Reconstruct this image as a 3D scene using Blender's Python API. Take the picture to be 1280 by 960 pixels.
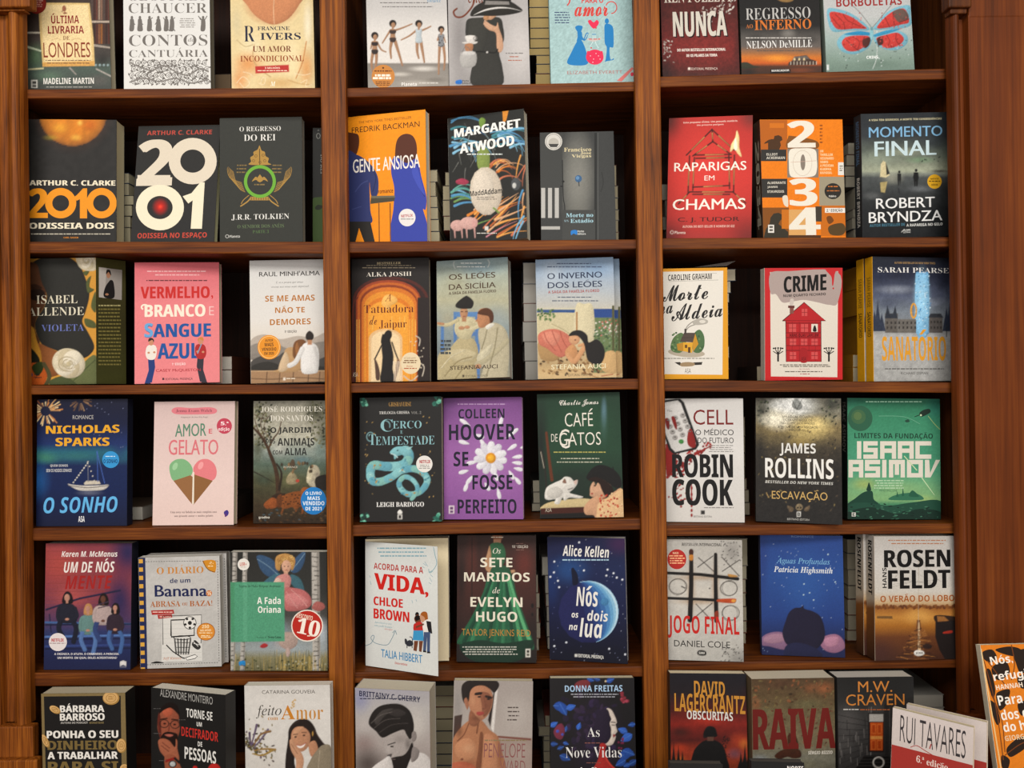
import bpy, bmesh, math, random
import numpy as np
from mathutils import Vector, Matrix
from mathutils.geometry import tessellate_polygon
import unicodedata

for o in list(bpy.data.objects): bpy.data.objects.remove(o)
S = bpy.context.scene
COL = S.collection
PI = math.pi

# ---------------------------------------------------------------- camera
CAM_D, F_PX, ROLL = 1.5, 980.0, 0.0125
cd = bpy.data.cameras.new('camera'); cam = bpy.data.objects.new('camera', cd); COL.objects.link(cam)
cd.sensor_fit = 'HORIZONTAL'; cd.sensor_width = 36.0; cd.lens = 36.0 * F_PX / 1280.0
CA, SA = math.cos(ROLL), math.sin(ROLL)
cam.matrix_world = Matrix(((CA, SA, 0, 0), (0, 0, -1, -CAM_D), (-SA, CA, 0, 0), (0, 0, 0, 1)))
cd.clip_start = 0.01; cd.clip_end = 50
S.camera = cam

# ---------------------------------------------------------------- light and exposure
S.view_settings.view_transform = 'Standard'; S.view_settings.look = 'None'
S.view_settings.gamma = 1.0; S.view_settings.exposure = 0.17
S.view_settings.use_curve_mapping = False
W_ = bpy.data.worlds.new('shop_air'); S.world = W_; W_.use_nodes = True
W_.node_tree.nodes['Background'].inputs[0].default_value = (1.0, .86, .70, 1)
W_.node_tree.nodes['Background'].inputs[1].default_value = 0.04

def area(name, loc, aim, sx, sy, power, col):
    l = bpy.data.lights.new(name, 'AREA'); l.shape = 'RECTANGLE'; l.size = sx; l.size_y = sy
    l.energy = power; l.color = col
    o = bpy.data.objects.new(name, l); COL.objects.link(o); o.location = loc
    o.rotation_euler = (Vector(aim) - Vector(loc)).to_track_quat('-Z', 'Y').to_euler()
    return o
area('ceiling_light', (-.1, -2.5, 1.55), (0, 0, -.35), 4.6, .8, 78, (1.0, .965, .915))
area('shop_window_light', (0, -4.2, .1), (0, 0, -.15), 5.0, 2.4, 98, (1.0, .97, .93))  # added low frontal fill, evens the light over the rows; no window behind it

# ---------------------------------------------------------------- photo rays
def ray(px, py):
    dx = (px - 640.0) / F_PX; dy = -(py - 480.0) / F_PX
    return np.array((dx * CA + dy * SA, 1.0, -dx * SA + dy * CA))
EYE = np.array((0.0, -CAM_D, 0.0))
def at(px, py, Y=0.0):
    return EYE + ray(px, py) * (Y + CAM_D)
def proj(P):
    P = np.asarray(P, float); d = P[..., 1] + CAM_D
    X = P[..., 0] / d; Z = P[..., 2] / d
    dx = X * CA - Z * SA; dy = X * SA + Z * CA
    return np.stack((640 + dx * F_PX, 480 - dy * F_PX), -1)

# ---------------------------------------------------------------- helpers
def lin(h):
    if not isinstance(h, str): return h
    h = h.lstrip('#')
    if len(h) == 3: h = ''.join(c * 2 for c in h)
    r = []
    for i in (0, 2, 4):
        v = int(h[i:i+2], 16) / 255.0
        r.append(v / 12.92 if v <= .04045 else ((v + .055) / 1.055) ** 2.4)
    return np.array(r)

def nt(name):
    m = bpy.data.materials.new(name); m.use_nodes = True
    t = m.node_tree; return m, t, t.nodes['Principled BSDF']

def plain(name, col, rough=.6, noise=.12, scale=60, spec=.3):
    m, t, b = nt(name)
    n = t.nodes.new('ShaderNodeTexNoise'); n.inputs['Scale'].default_value = scale; n.inputs['Detail'].default_value = 4
    c = t.nodes.new('ShaderNodeTexCoord'); t.links.new(c.outputs['Object'], n.inputs['Vector'])
    r = t.nodes.new('ShaderNodeValToRGB'); l = lin(col)
    r.color_ramp.elements[0].color = (*(l * (1 - noise)), 1); r.color_ramp.elements[1].color = (*np.minimum(l * (1 + noise), 1), 1)
    r.color_ramp.elements[0].position = .35; r.color_ramp.elements[1].position = .65
    t.links.new(n.outputs['Fac'], r.inputs[0]); t.links.new(r.outputs[0], b.inputs['Base Color'])
    b.inputs['Roughness'].default_value = rough; b.inputs['Specular IOR Level'].default_value = spec
    return m

def wood(name, axis, dark, mid, light, rough=.5, sc=1.0):
    """grain running along axis ('x','y' or 'z')"""
    m, t, b = nt(name); N, L = t.nodes, t.links
    c = N.new('ShaderNodeTexCoord'); mp = N.new('ShaderNodeMapping')
    s = {'x': (1.5, 62, 62), 'y': (62, 1.5, 62), 'z': (62, 62, 1.5)}[axis]
    mp.inputs['Scale'].default_value = tuple(v * sc for v in s)
    L.new(c.outputs['Object'], mp.inputs[0])
    n1 = N.new('ShaderNodeTexNoise'); n1.inputs['Scale'].default_value = 1.6; n1.inputs['Detail'].default_value = 8; n1.inputs['Roughness'].default_value = .62
    n1.inputs['Distortion'].default_value = .9
    L.new(mp.outputs[0], n1.inputs['Vector'])
    n2 = N.new('ShaderNodeTexNoise'); n2.inputs['Scale'].default_value = 9; n2.inputs['Detail'].default_value = 5
    L.new(mp.outputs[0], n2.inputs['Vector'])
    n3 = N.new('ShaderNodeTexNoise'); n3.inputs['Scale'].default_value = 5; n3.inputs['Detail'].default_value = 3
    L.new(c.outputs['Object'], n3.inputs['Vector'])
    mx = N.new('ShaderNodeMix'); mx.inputs[0].default_value = .38
    L.new(n1.outputs['Fac'], mx.inputs[2]); L.new(n2.outputs['Fac'], mx.inputs[3])
    m2 = N.new('ShaderNodeMix'); m2.inputs[0].default_value = .18
    L.new(mx.outputs[0], m2.inputs[2]); L.new(n3.outputs['Fac'], m2.inputs[3])
    r = N.new('ShaderNodeValToRGB'); e = r.color_ramp.elements
    e[0].position = .36; e[0].color = (*lin(dark), 1); e[1].position = .66; e[1].color = (*lin(light), 1)
    k = e.new(.5); k.color = (*lin(mid), 1)
    L.new(m2.outputs[0], r.inputs[0]); L.new(r.outputs[0], b.inputs['Base Color'])
    rr = N.new('ShaderNodeMapRange'); rr.inputs[3].default_value = rough - .08; rr.inputs[4].default_value = rough + .15
    L.new(n1.outputs['Fac'], rr.inputs[0]); L.new(rr.outputs[0], b.inputs['Roughness'])
    bp = N.new('ShaderNodeBump'); bp.inputs['Strength'].default_value = .12; bp.inputs['Distance'].default_value = .002
    L.new(mx.outputs[0], bp.inputs['Height']); L.new(bp.outputs[0], b.inputs['Normal'])
    b.inputs['Specular IOR Level'].default_value = .16
    return m

def printed(name, rough, coat=0.0):
    m, t, b = nt(name)
    a = t.nodes.new('ShaderNodeAttribute'); a.attribute_name = 'print'
    c = t.nodes.new('ShaderNodeTexCoord')
    n = t.nodes.new('ShaderNodeTexNoise'); n.inputs['Scale'].default_value = 900; n.inputs['Detail'].default_value = 2
    t.links.new(c.outputs['Object'], n.inputs['Vector'])
    mr = t.nodes.new('ShaderNodeMapRange'); mr.inputs[3].default_value = .88; mr.inputs[4].default_value = 1.12
    t.links.new(n.outputs['Fac'], mr.inputs[0])
    mx = t.nodes.new('ShaderNodeVectorMath'); mx.operation = 'SCALE'
    t.links.new(a.outputs['Color'], mx.inputs[0]); t.links.new(mr.outputs[0], mx.inputs['Scale'])
    t.links.new(mx.outputs[0], b.inputs['Base Color'])
    b.inputs['Roughness'].default_value = rough; b.inputs['Specular IOR Level'].default_value = .2
    b.inputs['Coat Weight'].default_value = coat; b.inputs['Coat Roughness'].default_value = .25
    return m
M_PRINT = printed('printed_cover_board', .55)

def pages_mat(name, col, axis):
    m, t, b = nt(name)
    c = t.nodes.new('ShaderNodeTexCoord'); w = t.nodes.new('ShaderNodeTexWave')
    w.bands_direction = axis; w.inputs['Scale'].default_value = 420; w.inputs['Distortion'].default_value = 2.5; w.inputs['Detail'].default_value = 2
    t.links.new(c.outputs['Object'], w.inputs['Vector'])
    r = t.nodes.new('ShaderNodeValToRGB'); l = lin(col)
    r.color_ramp.elements[0].color = (*(l * .85), 1); r.color_ramp.elements[1].color = (*np.minimum(l * 1.3, .92), 1)
    t.links.new(w.outputs['Fac'], r.inputs[0]); t.links.new(r.outputs[0], b.inputs['Base Color'])
    b.inputs['Roughness'].default_value = .85; b.inputs['Specular IOR Level'].default_value = .1
    return m
_pm = {}
def pagem(col, axis='Y'):
    if (col, axis) not in _pm: _pm[(col, axis)] = pages_mat('page_edges', col, axis)
    return _pm[(col, axis)]
_cm = {}
def boardm(col):
    if col not in _cm: _cm[col] = plain('cover_board', col, .5, .05, 200)
    return _cm[col]

def mesh_obj(name, verts, faces, mat, parent=None, loc=None):
    me = bpy.data.meshes.new(name); me.from_pydata([tuple(v) for v in verts], [], [tuple(f) for f in faces]); me.update()
    if mat: me.materials.append(mat)
    o = bpy.data.objects.new(name, me); COL.objects.link(o)
    if parent: o.parent = parent
    if loc is not None: o.location = loc
    return o

def bm_obj(name, bm, mat, parent=None, smooth=False):
    me = bpy.data.meshes.new(name); bmesh.ops.recalc_face_normals(bm, faces=bm.faces); bm.to_mesh(me); bm.free()
    if smooth:
        for p in me.polygons: p.use_smooth = True
    me.materials.append(mat)
    o = bpy.data.objects.new(name, me); COL.objects.link(o)
    if parent: o.parent = parent
    return o

def hexa(bm, c, bevel=0.0):
    """eight corners: front bl br tr tl, back bl br tr tl"""
    v = [bm.verts.new(tuple(p)) for p in c]
    fs = [bm.faces.new([v[i] for i in q]) for q in ((0,1,2,3),(5,4,7,6),(4,0,3,7),(1,5,6,2),(3,2,6,7),(4,5,1,0))]
    if bevel:
        es = list({e for f in fs for e in f.edges})
        bmesh.ops.bevel(bm, geom=es, offset=bevel, segments=2, affect='EDGES', profile=.5)

def box(bm, x0, x1, y0, y1, z0, z1, bevel=0.0):
    hexa(bm, [(x0,y0,z0),(x1,y0,z0),(x1,y0,z1),(x0,y0,z1),(x0,y1,z0),(x1,y1,z0),(x1,y1,z1),(x0,y1,z1)], bevel)

def empty(name, loc):
    o = bpy.data.objects.new(name, None); COL.objects.link(o); o.location = loc; o.empty_display_size = .05
    return o
def tag(o, label, cat, group=None):
    o['label'] = label; o['category'] = cat
    if group: o['group'] = group
    return o
def structure(o):
    o['kind'] = 'structure'; return o
# ================================================================= bookcase
WOOD_V = wood('stained_pine_upright', 'z', '#3d1c08', '#7c4112', '#ad661f')
WOOD_D = wood('stained_pine_dark', 'z', '#331a0a', '#52290d', '#6a3a16', .45, .6)
WOOD_X = wood('stained_pine_shelf', 'x', '#341708', '#62300d', '#884c17')
WOOD_P = wood('stained_pine_panel', 'z', '#48210a', '#652f0e', '#7f4115', .5, .3)
WOOD_B = wood('dark_back_boards', 'z', '#190c05', '#25120a', '#331a0d', .6)
DEPTH = .27
case = empty('bookcase', tuple(at(640, 1020) * np.array((0, 0, 1)) + np.array((0, 0, -.62))))
tag(case, 'tall stained wooden bookcase filling the wall, three bays wide with upright posts and thick shelves', 'bookcase')
CZ = np.array(case.location)

def child(name, bm, mat, parent=case, smooth=False):
    for v in bm.verts: v.co -= Vector(case.location)
    return bm_obj(name, bm, mat, parent, smooth)

# front edge lines of the shelves, photo pixels at the front plane: (left x, y top, y bottom, right x, y top, y bottom)
SH = {
 (1,0): (20,110.3,122.3, 417,108.3,120.3), (1,1): (417,109,121,  808,100.3,112.6), (1,2): (808,95,108.5, 1190,84,97.5),
 (2,0): (20,301.6,316,   419,301.6,316.5), (2,1): (419,301.8,316, 810,298.4,311), (2,2): (810,297.2,311.3, 1192,295.6,308.2),
 (3,0): (20,481.8,493.4, 421,480.3,492.4), (3,1): (421,479.3,491.4,812,473,486.6), (3,2): (812,474.8,489, 1194,478,491),
 (4,0): (22,661.3,676.8, 425,658.7,674), (4,1): (425,657.4,671.5, 816,648.3,662.3), (4,2): (816,657.2,671, 1196,655,667.5),
 (5,0): (22,842,859,     427,842,857.5), (5,1): (427,842,855.5, 820,833.3,846.8), (5,2): (820,829.4,841.5, 1200,825,836),
}
for q_, s_ in list(SH.items()):
    xa, ya, yb, xc, yc, yd = s_
    if q_[1] == 0: n_ = 11; f_ = (n_ - xa) / (xc - xa); SH[q_] = (n_, ya + (yc-ya)*f_, yb + (yd-yb)*f_, xc, yc, yd)
    if q_[1] == 2: n_ = 1215; f_ = (n_ - xa) / (xc - xa); SH[q_] = (xa, ya, yb, n_, ya + (yc-ya)*f_, yb + (yd-yb)*f_)
def shelf_z(row, bay, x):
    if row == 6: return COUNTER_Z
    s = SH[(row, bay)]; a = at(s[0], s[1]); b = at(s[3], s[4]); k = (x - a[0]) / (b[0] - a[0])
    return a[2] + k * (b[2] - a[2])
def shelf_tilt(row, bay):
    if row == 6: return 0.0
    s = SH[(row, bay)]; a = at(s[0], s[1]); b = at(s[3], s[4]); return math.atan2(b[2] - a[2], b[0] - a[0])
COUNTER_Z = at(640, 1018)[2]
ZTOP, ZBOT = at(640, -330)[2], COUNTER_Z
for (r, b), s in SH.items():
    bm = bmesh.new(); q = []
    for Y in (0.004, DEPTH):
        for (px, py) in ((s[0], s[2]), (s[3], s[5]), (s[3], s[4]), (s[0], s[1])):
            p = at(px, py, 0); p[1] = Y; q.append(p)
    hexa(bm, q, .0022)
    child('shelf', bm, WOOD_X)
# a shelf above the frame closes the top row
for b, (xa, xb, y) in enumerate(((11, 417, -118), (417, 808, -120), (808, 1215, -130))):
    bm = bmesh.new(); a = at(xa, y); c = at(xb, y)
    box(bm, a[0], c[0], .004, DEPTH, a[2], a[2] + .02, .002); child('shelf', bm, WOOD_X)
# uprights: a wide face board in front of a thinner divider
ST = [((399, 430.8), (412.3, 443.2)), ((792.3, 824.3), (806, 838))]     # x edges at y=0 and y=960
for (t0, t1), (b0, b1) in ST:
    up = None
    bm = bmesh.new(); q = []
    def xe(x0, x1, y): return x0 + (x1 - x0) * y / 960.0
    for Y in (-.010, .010):
        for (x0, x1, y) in ((t0, b0, 1018), (t1, b1, 1018), (t1, b1, -330), (t0, b0, -330)):
            p = at(xe(x0, x1, y), y, -.010); p[1] = Y; q.append(p)
    hexa(bm, q, .0025); up = child('upright', bm, WOOD_V)
    bm = bmesh.new(); xm0 = (t0 + t1) / 2; xm1 = (b0 + b1) / 2; q = []
    for Y in (.010, DEPTH):
        for (dx, y) in ((-.006, 1018), (.006, 1018), (.006, -330), (-.006, -330)):
            p = at(xe(xm0, xm1, y), y, -.012); p[0] += dx; p[1] = Y; q.append(p)
    hexa(bm, q); child('divider', bm, WOOD_D)
XL, XR = at(13, 480)[0], at(1212, 480)[0]
bm = bmesh.new(); box(bm, XL - .1, XR + .06, DEPTH, DEPTH + .012, ZBOT - .01, ZTOP)
# vertical tongue grooves on the back boards
child('back_panel', bm, WOOD_B)
bm = bmesh.new(); box(bm, XR, XR + .02, .004, DEPTH, ZBOT, ZTOP); child('side_panel', bm, WOOD_D)
bm = bmesh.new(); box(bm, XL - .022, XL, .004, DEPTH, ZBOT, ZTOP); child('side_panel', bm, WOOD_D)

def profile_post(name, prof, y0, y1, mat, k):
    """vertical moulding: prof = [(pixel x at mid height, Y)], follows the slight lean k px per px"""
    bm = bmesh.new(); rows = []
    for py in (y1, y0):
        row = []
        for (px, Y) in prof:
            p = at(px + k * (py - 480), py, -.01); p[1] = Y; row.append(bm.verts.new(tuple(p)))
        rows.append(row)
    n = len(prof)
    for i in range(n - 1): bm.faces.new((rows[0][i], rows[0][i+1], rows[1][i+1], rows[1][i]))
    return child(name, bm, mat)
def bead(x0, x1, Yb, r, n=9):
    return [(x0 + (x1 - x0) * (i / (n - 1)), Yb - r * math.sin(PI * i / (n - 1)) ** .6) for i in range(n)]
K = .0125; KR = .0168
# right pilaster
pr = [(1191.2, -.004)] + bead(1191.5, 1205, -.008, .016) + [(1205.5, -.002), (1207, -.006), (1209.5, -.002), (1213.5, -.002), (1214, -.02), (1300, -.02), (1430, -.02), (1430, .05)]
profile_post('pilaster', pr, 22, 888, WOOD_P, KR)
# left pilaster
pl = [(-190, .05), (-190, -.02), (0, -.02), (1, -.004), (11.5, -.004), (13, -.009), (15.5, -.004)] + bead(16.5, 33, -.008, .015) + [(33.2, .006)]
profile_post('pilaster', pl, 13, 904, WOOD_V, K)
def block(name, px0, px1, y0, y1, Y0, mat, bev=.003, Y1=.05):
    a = at(px0, y1, Y0); b = at(px1, y0, Y0); bm = bmesh.new()
    box(bm, a[0], b[0], Y0, Y1, a[2], b[2], bev); return child(name, bm, mat)
block('capital_block', -190, 33, -330, 11, -.034, WOOD_V, .003, -.010); block('capital_block', -190, 31, 11, 16, -.026, WOOD_V, .002, -.008)
block('capital_block', 1186, 1211, -330, 9, -.034, WOOD_D, .003, -.006); block('capital_block', 1188, 1209, 9, 17, -.027, WOOD_D, .002, -.006)
block('panel_board', 1211, 1430, -330, 22, -.021, WOOD_P)
block('plinth_block', -190, 41, 908, 1018, -.028, WOOD_V, .003, -.008); block('plinth_block', -190, 46, 950, 1018, -.042, WOOD_V, .003, -.022)
block('plinth_block', 1204, 1440, 890, 1018, -.026, WOOD_P, .003, -.004); 
# base cabinet under the frame
bm = bmesh.new(); box(bm, XL - .42, XR + .42, -.13, DEPTH + .012, COUNTER_Z - .03, COUNTER_Z, .004); child('counter_top', bm, WOOD_X)
bm = bmesh.new(); box(bm, XL - .40, XR + .40, -.11, DEPTH, CZ[2] + .08, COUNTER_Z - .03); box(bm, XL - .40, XR + .40, -.08, DEPTH, CZ[2], CZ[2] + .08)
child('base_cabinet', bm, WOOD_P)
# wall and floor
bm = bmesh.new(); box(bm, -3.2, 3.2, DEPTH + .015, DEPTH + .1, CZ[2], 1.7)
structure(bm_obj('wall_back', bm, plain('cream_plaster', '#a8906c', .85, .06, 8)))
bm = bmesh.new(); box(bm, -3.2, 3.2, -4, DEPTH + .1, CZ[2] - .05, CZ[2])
structure(bm_obj('floor', bm, wood('oak_floor', 'x', '#4a2c16', '#6d4423', '#835731', .4, .5)))
# ================================================================= printed covers
# alphabets of the text face: bold sans, bold serif, italic serif, script, bold italic sans, typewriter
AB = {'b': (0x1D5D4, 0x1D5EE, 0x1D7EC), 's': (0x1D400, 0x1D41A, 0x1D7CE), 'i': (0x1D434, 0x1D44E, None), 'k': (0x1D4D0, 0x1D4EA, None),
      'o': (0x1D63C, 0x1D656, 0x1D7EC), 'm': (0x1D670, 0x1D68A, 0x1D7F6), 'q': (0x1D468, 0x1D482, 0x1D7CE), 'r': None, 'l': (0x1D608, 0x1D622, 0x1D7E2)}
OFFS = {'B': ('b', .022), 'S': ('s', .012), 't': ('s', -.011), 'x': ('r', .011), 'K': ('k', .014), 'T': ('r', -.008), 'z': ('r', .018)}
def font(style):
    return OFFS.get(style, (style, 0.0))
def tr(style, s):
    base = AB[font(style)[0]]
    if base is None: return s
    o = ''
    for c in s:
        if 'A' <= c <= 'Z': o += chr(base[0] + ord(c) - 65)
        elif 'a' <= c <= 'z':
            o += 'ℎ' if (font(style)[0] == 'i' and c == 'h') else chr(base[1] + ord(c) - 97)
        elif c.isdigit() and base[2]: o += chr(base[2] + ord(c) - 48)
        else: o += c
    return o
def split_acc(s):
    """plain letters and the accents that stand on them"""
    out, acc = '', []
    for c in s:
        d = unicodedata.normalize('NFD', c); out += d[0]
        for m in d[1:]: acc.append((len(out) - 1, m))
    return out, acc
GL = {}
def need(style, s):
    p, acc = split_acc(s); GL[(style, p)] = None
    for i, _ in acc: GL[(style, p[:i+1])] = None; GL[(style, p[i])] = None
def bake_text():
    obs = []
    for (st, s) in GL:
        cu = bpy.data.curves.new('lettering', 'FONT'); cu.body = tr(st, s); cu.offset = min(font(st)[1], 0); cu.resolution_u = 3
        o = bpy.data.objects.new('lettering', cu); COL.objects.link(o); obs.append((st, s, o))
    dg = bpy.context.evaluated_depsgraph_get(); dg.update()
    for st, s, o in obs:
        e = o.evaluated_get(dg); me = e.to_mesh(); me.calc_loop_triangles()
        v = np.empty(len(me.vertices) * 3); me.vertices.foreach_get('co', v); v = v.reshape(-1, 3)[:, :2]
        t = np.empty(len(me.loop_triangles) * 3, int); me.loop_triangles.foreach_get('vertices', t)
        t = t.reshape(-1, 3); f = font(st)[1]
        if f > 0:                                       # heavier weights: the letters laid over themselves, slightly shifted
            n = len(v); sh_ = ((-f, 0), (0, 0), (f, 0)); v = np.concatenate([v + q for q in sh_]); t = np.concatenate([t + n*i for i in range(len(sh_))])
        GL[(st, s)] = (v, t); e.to_mesh_clear()
    for st, s, o in obs:
        c = o.data; bpy.data.objects.remove(o); bpy.data.curves.remove(c)

def pts(p):
    if isinstance(p, str): return [tuple(float(a) for a in q.split(',')) for q in p.split()]
    return [tuple(q) for q in p]
def spline(P, closed=True, n=6):
    P = np.array(P, float); m = len(P); out = []
    rng = range(m) if closed else range(m - 1)
    for i in rng:
        if closed: a, b, c, d = P[(i-1) % m], P[i], P[(i+1) % m], P[(i+2) % m]
        else: a, b, c, d = P[max(i-1, 0)], P[i], P[i+1], P[min(i+2, m-1)]
        for k in range(n):
            t = k / n
            out.append(.5 * (2*b + (c-a)*t + (2*a-5*b+4*c-d)*t*t + (3*b-a-3*c+d)*t**3))
    if not closed: out.append(P[-1])
    return [tuple(q) for q in out]

class Book: pass
BOOKS = []
K_ = None
def B(row, bay, quad, label, th=.022, spine=0, base='#2b2927', page='#d8cbab', Y=.038, lean=None, wb=None, kind='paperback_book', yaw=None, base_z=None, back=None):
    """a face-out book; quad = the cover's corners in the photo: tl tr br bl"""
    global K_
    K_ = Book(); K_.row, K_.bay, K_.q, K_.label, K_.th, K_.base, K_.page = row, bay, np.array(pts(quad)), label, th, base, page
    K_.Y, K_.lean, K_.wb, K_.kind, K_.ops, K_.soft, K_.grad, K_.noise, K_.yaw, K_.base_z = Y, lean, wb, kind, [], [], [(0, '#888')], [], yaw, base_z
    K_.photo = None; K_.insticker = False; K_.spine_txt = []; K_.flap = None; K_.open = 0; K_.upright = False; K_.roll0 = 0.0
    BOOKS.append(K_); return K_
def g(*st): K_.grad = [(y, lin(c)) for y, c in st]                      # background tones, top to bottom: print, on some covers with painted-in shelf shade
def s(cx, cy, rx, ry, col, a=1.0, e=1.0): K_.soft.append((cx, cy, rx, ry, lin(col), a, e))   # soft printed patch
def nz(amp, n=1): K_.noise.append((amp, n))
def ph(edge=.2, grain=.07, relief=.16, blur=1.0):
    """the picture of this cover is a printed photograph or painting: soft edges, modelled tones"""
    K_.photo = (edge, grain, relief, blur)
def _pic(): return K_.photo is not None and not K_.insticker
def p(P, col):
    if _pic(): K_.soft.append(('P', pts(P), lin(col), 0))
    else: K_.ops.append(('p', pts(P), lin(col)))
def c(P, col):
    if _pic(): K_.soft.append(('P', spline(pts(P), True, 4), lin(col), 1))
    else: K_.ops.append(('p', spline(pts(P)), lin(col)))
def r(x0, y0, x1, y1, col): p([(x0,y0),(x1,y0),(x1,y1),(x0,y1)], col)
def el(cx, cy, rx, ry, rot=0, n=28):
    a = math.radians(rot); o = []
    for i in range(n):
        t = 2*PI*i/n; x = rx*math.cos(t); y = ry*math.sin(t)
        o.append((cx + x*math.cos(a) - y*math.sin(a), cy + x*math.sin(a) + y*math.cos(a)))
    return o
def e(cx, cy, rx, ry, col, rot=0, n=28):
    if _pic(): K_.soft.append(('P', el(cx, cy, rx, ry, rot, min(n, 14)), lin(col), 1))
    else: K_.ops.append(('p', el(cx, cy, rx, ry, rot, n), lin(col)))
def ring(cx, cy, rx, ry, w, col, rot=0, a0=0, a1=360, n=36):
    o = el(cx, cy, rx, ry, rot, n); i_ = el(cx, cy, rx - w, ry - w, rot, n); L = []
    k0 = int(round(a0/360*n)); k1 = int(round(a1/360*n))
    if _pic():
        m_ = el(cx, cy, rx - w/2, ry - w/2, rot, n); K_.soft.append(('L', [m_[k % n] for k in range(k0, k1 + 1)], w, w, lin(col))); return
    for k in range(k0, k1):
        L.append([o[k % n], o[(k+1) % n], i_[(k+1) % n], i_[k % n]])
    K_.ops.append(('m', L, lin(col)))
def l(P, w, col, sm=True, w1=None):
    """stroke of width w (tapering to w1)"""
    P = pts(P)
    if sm and len(P) > 2: P = spline(P, False, 5)
    if _pic(): K_.soft.append(('L', [tuple(q) for q in P], w, w if w1 is None else w1, lin(col))); return
    P = np.array(P); m = len(P); L = []
    T = np.gradient(P, axis=0) if m > 2 else np.repeat((P[1]-P[0])[None], 2, 0)
    T = T / (np.linalg.norm(T, axis=1)[:, None] + 1e-9); N = np.stack((-T[:,1], T[:,0]), 1)
    ww = np.linspace(w, w if w1 is None else w1, m)[:, None] / 2
    A, C = P + N*ww, P - N*ww
    for i in range(m-1): L.append([tuple(A[i]), tuple(A[i+1]), tuple(C[i+1]), tuple(C[i])])
    K_.ops.append(('m', L, lin(col)))
def t(txt, x0, y0, x1, y1, col, st='b', rot=0, sl=0): 
    need(st, txt); K_.ops.append(('t', txt, x0, y0, x1, y1, lin(col), st, rot, sl))
def d(x0, y0, x1, y1, col, n=1, h=.55, seed=0):
    """tiny unreadable print: n lines of word-long marks"""
    rr = random.Random(int(x0*7 + y0*13 + seed)); L = []; lh = (y1 - y0) / n
    for k in range(n):
        x = x0 + (rr.random() * .12 * (x1-x0) if n > 1 else 0); xe = x1 - (rr.random() * .15 * (x1-x0) if n > 1 else 0); ya = y0 + k*lh
        while x < xe:
            w = min(rr.uniform(1.6, 6.5), xe - x)
            L.append([(x, ya), (x+w, ya), (x+w, ya+lh*h), (x, ya+lh*h)]); x += w + rr.uniform(.7, 1.1)
    K_.ops.append(('m', L, lin(col)))
def stick(cx, cy, rx, ry): K_.insticker = True; K_.ops.append(('stick', cx, cy, rx, ry))
def endstick(): K_.insticker = False; K_.ops.append(('endstick',))

def Rz(a): return np.array(((math.cos(a), -math.sin(a), 0), (math.sin(a), math.cos(a), 0), (0, 0, 1)))
def Rx(a): return np.array(((1, 0, 0), (0, math.cos(a), -math.sin(a)), (0, math.sin(a), math.cos(a))))
def Ry(a): return np.array(((math.cos(a), 0, math.sin(a)), (0, 1, 0), (-math.sin(a), 0, math.cos(a))))

def fit(k):
    """place the cover so that its corners fall where the photo shows them, standing on its shelf"""
    Q = k.q; hidden = k.row <= 3 and k.base_z is None
    def frame(u):
        x, Y, yaw, lean, roll, W, H = u
        R = Rz(yaw) @ Rx(-lean) @ Ry(roll)
        z = (k.base_z if k.base_z is not None else shelf_z(k.row, k.bay, x)) + .0006 + k.th * math.sin(max(lean, 0)) + abs(math.sin(roll + k.tilt)) * W / 2
        return R, np.array((x, Y, z)), W, H
    def res(u):
        R, O, W, H = frame(u)
        C = np.array(((-W/2,0,H),(W/2,0,H),(W/2,0,0),(-W/2,0,0))) @ R.T + O
        D = (proj(C) - Q)
        wt = np.ones((4, 2)) * 1.6
        wt[:2, 0] = 1.6
        if hidden: wt[2:, 1] = .05
        else: wt[2:, 1] = 1.0
        if k.row >= 6: wt[2:, 1] = 0.02
        sy, sl = .009, math.radians(2.5)
        if k.lean is not None: sl = math.radians(.5)
        pr = np.array(((u[1] - k.Y) / sy, (u[2] - math.radians(k.yaw or 0)) / math.radians(.5 if k.yaw is not None else 5), (u[3] - math.radians(k.lean if k.lean is not None else 7)) / sl, (u[4] + k.tilt - math.radians(k.roll0)) / math.radians(.8)))
        return np.concatenate(((D * wt).ravel(), pr))
    c_ = at(*(Q[2:].mean(0)), Y=k.Y)
    u = np.array((c_[0], k.Y, 0, math.radians(7), -k.tilt, (Q[1,0]-Q[0,0])*.0016, (Q[3,1]-Q[0,1])*.0016))
    for it in range(25):
        r0 = res(u); J = np.empty((len(r0), 7))
        for j in range(7):
            h = 1e-5; v = u.copy(); v[j] += h; J[:, j] = (res(v) - r0) / h
        u = u - np.linalg.lstsq(J.T @ J + np.eye(7) * 1e-9, J.T @ r0, rcond=None)[0]
    return frame(u) + (u,)

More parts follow.
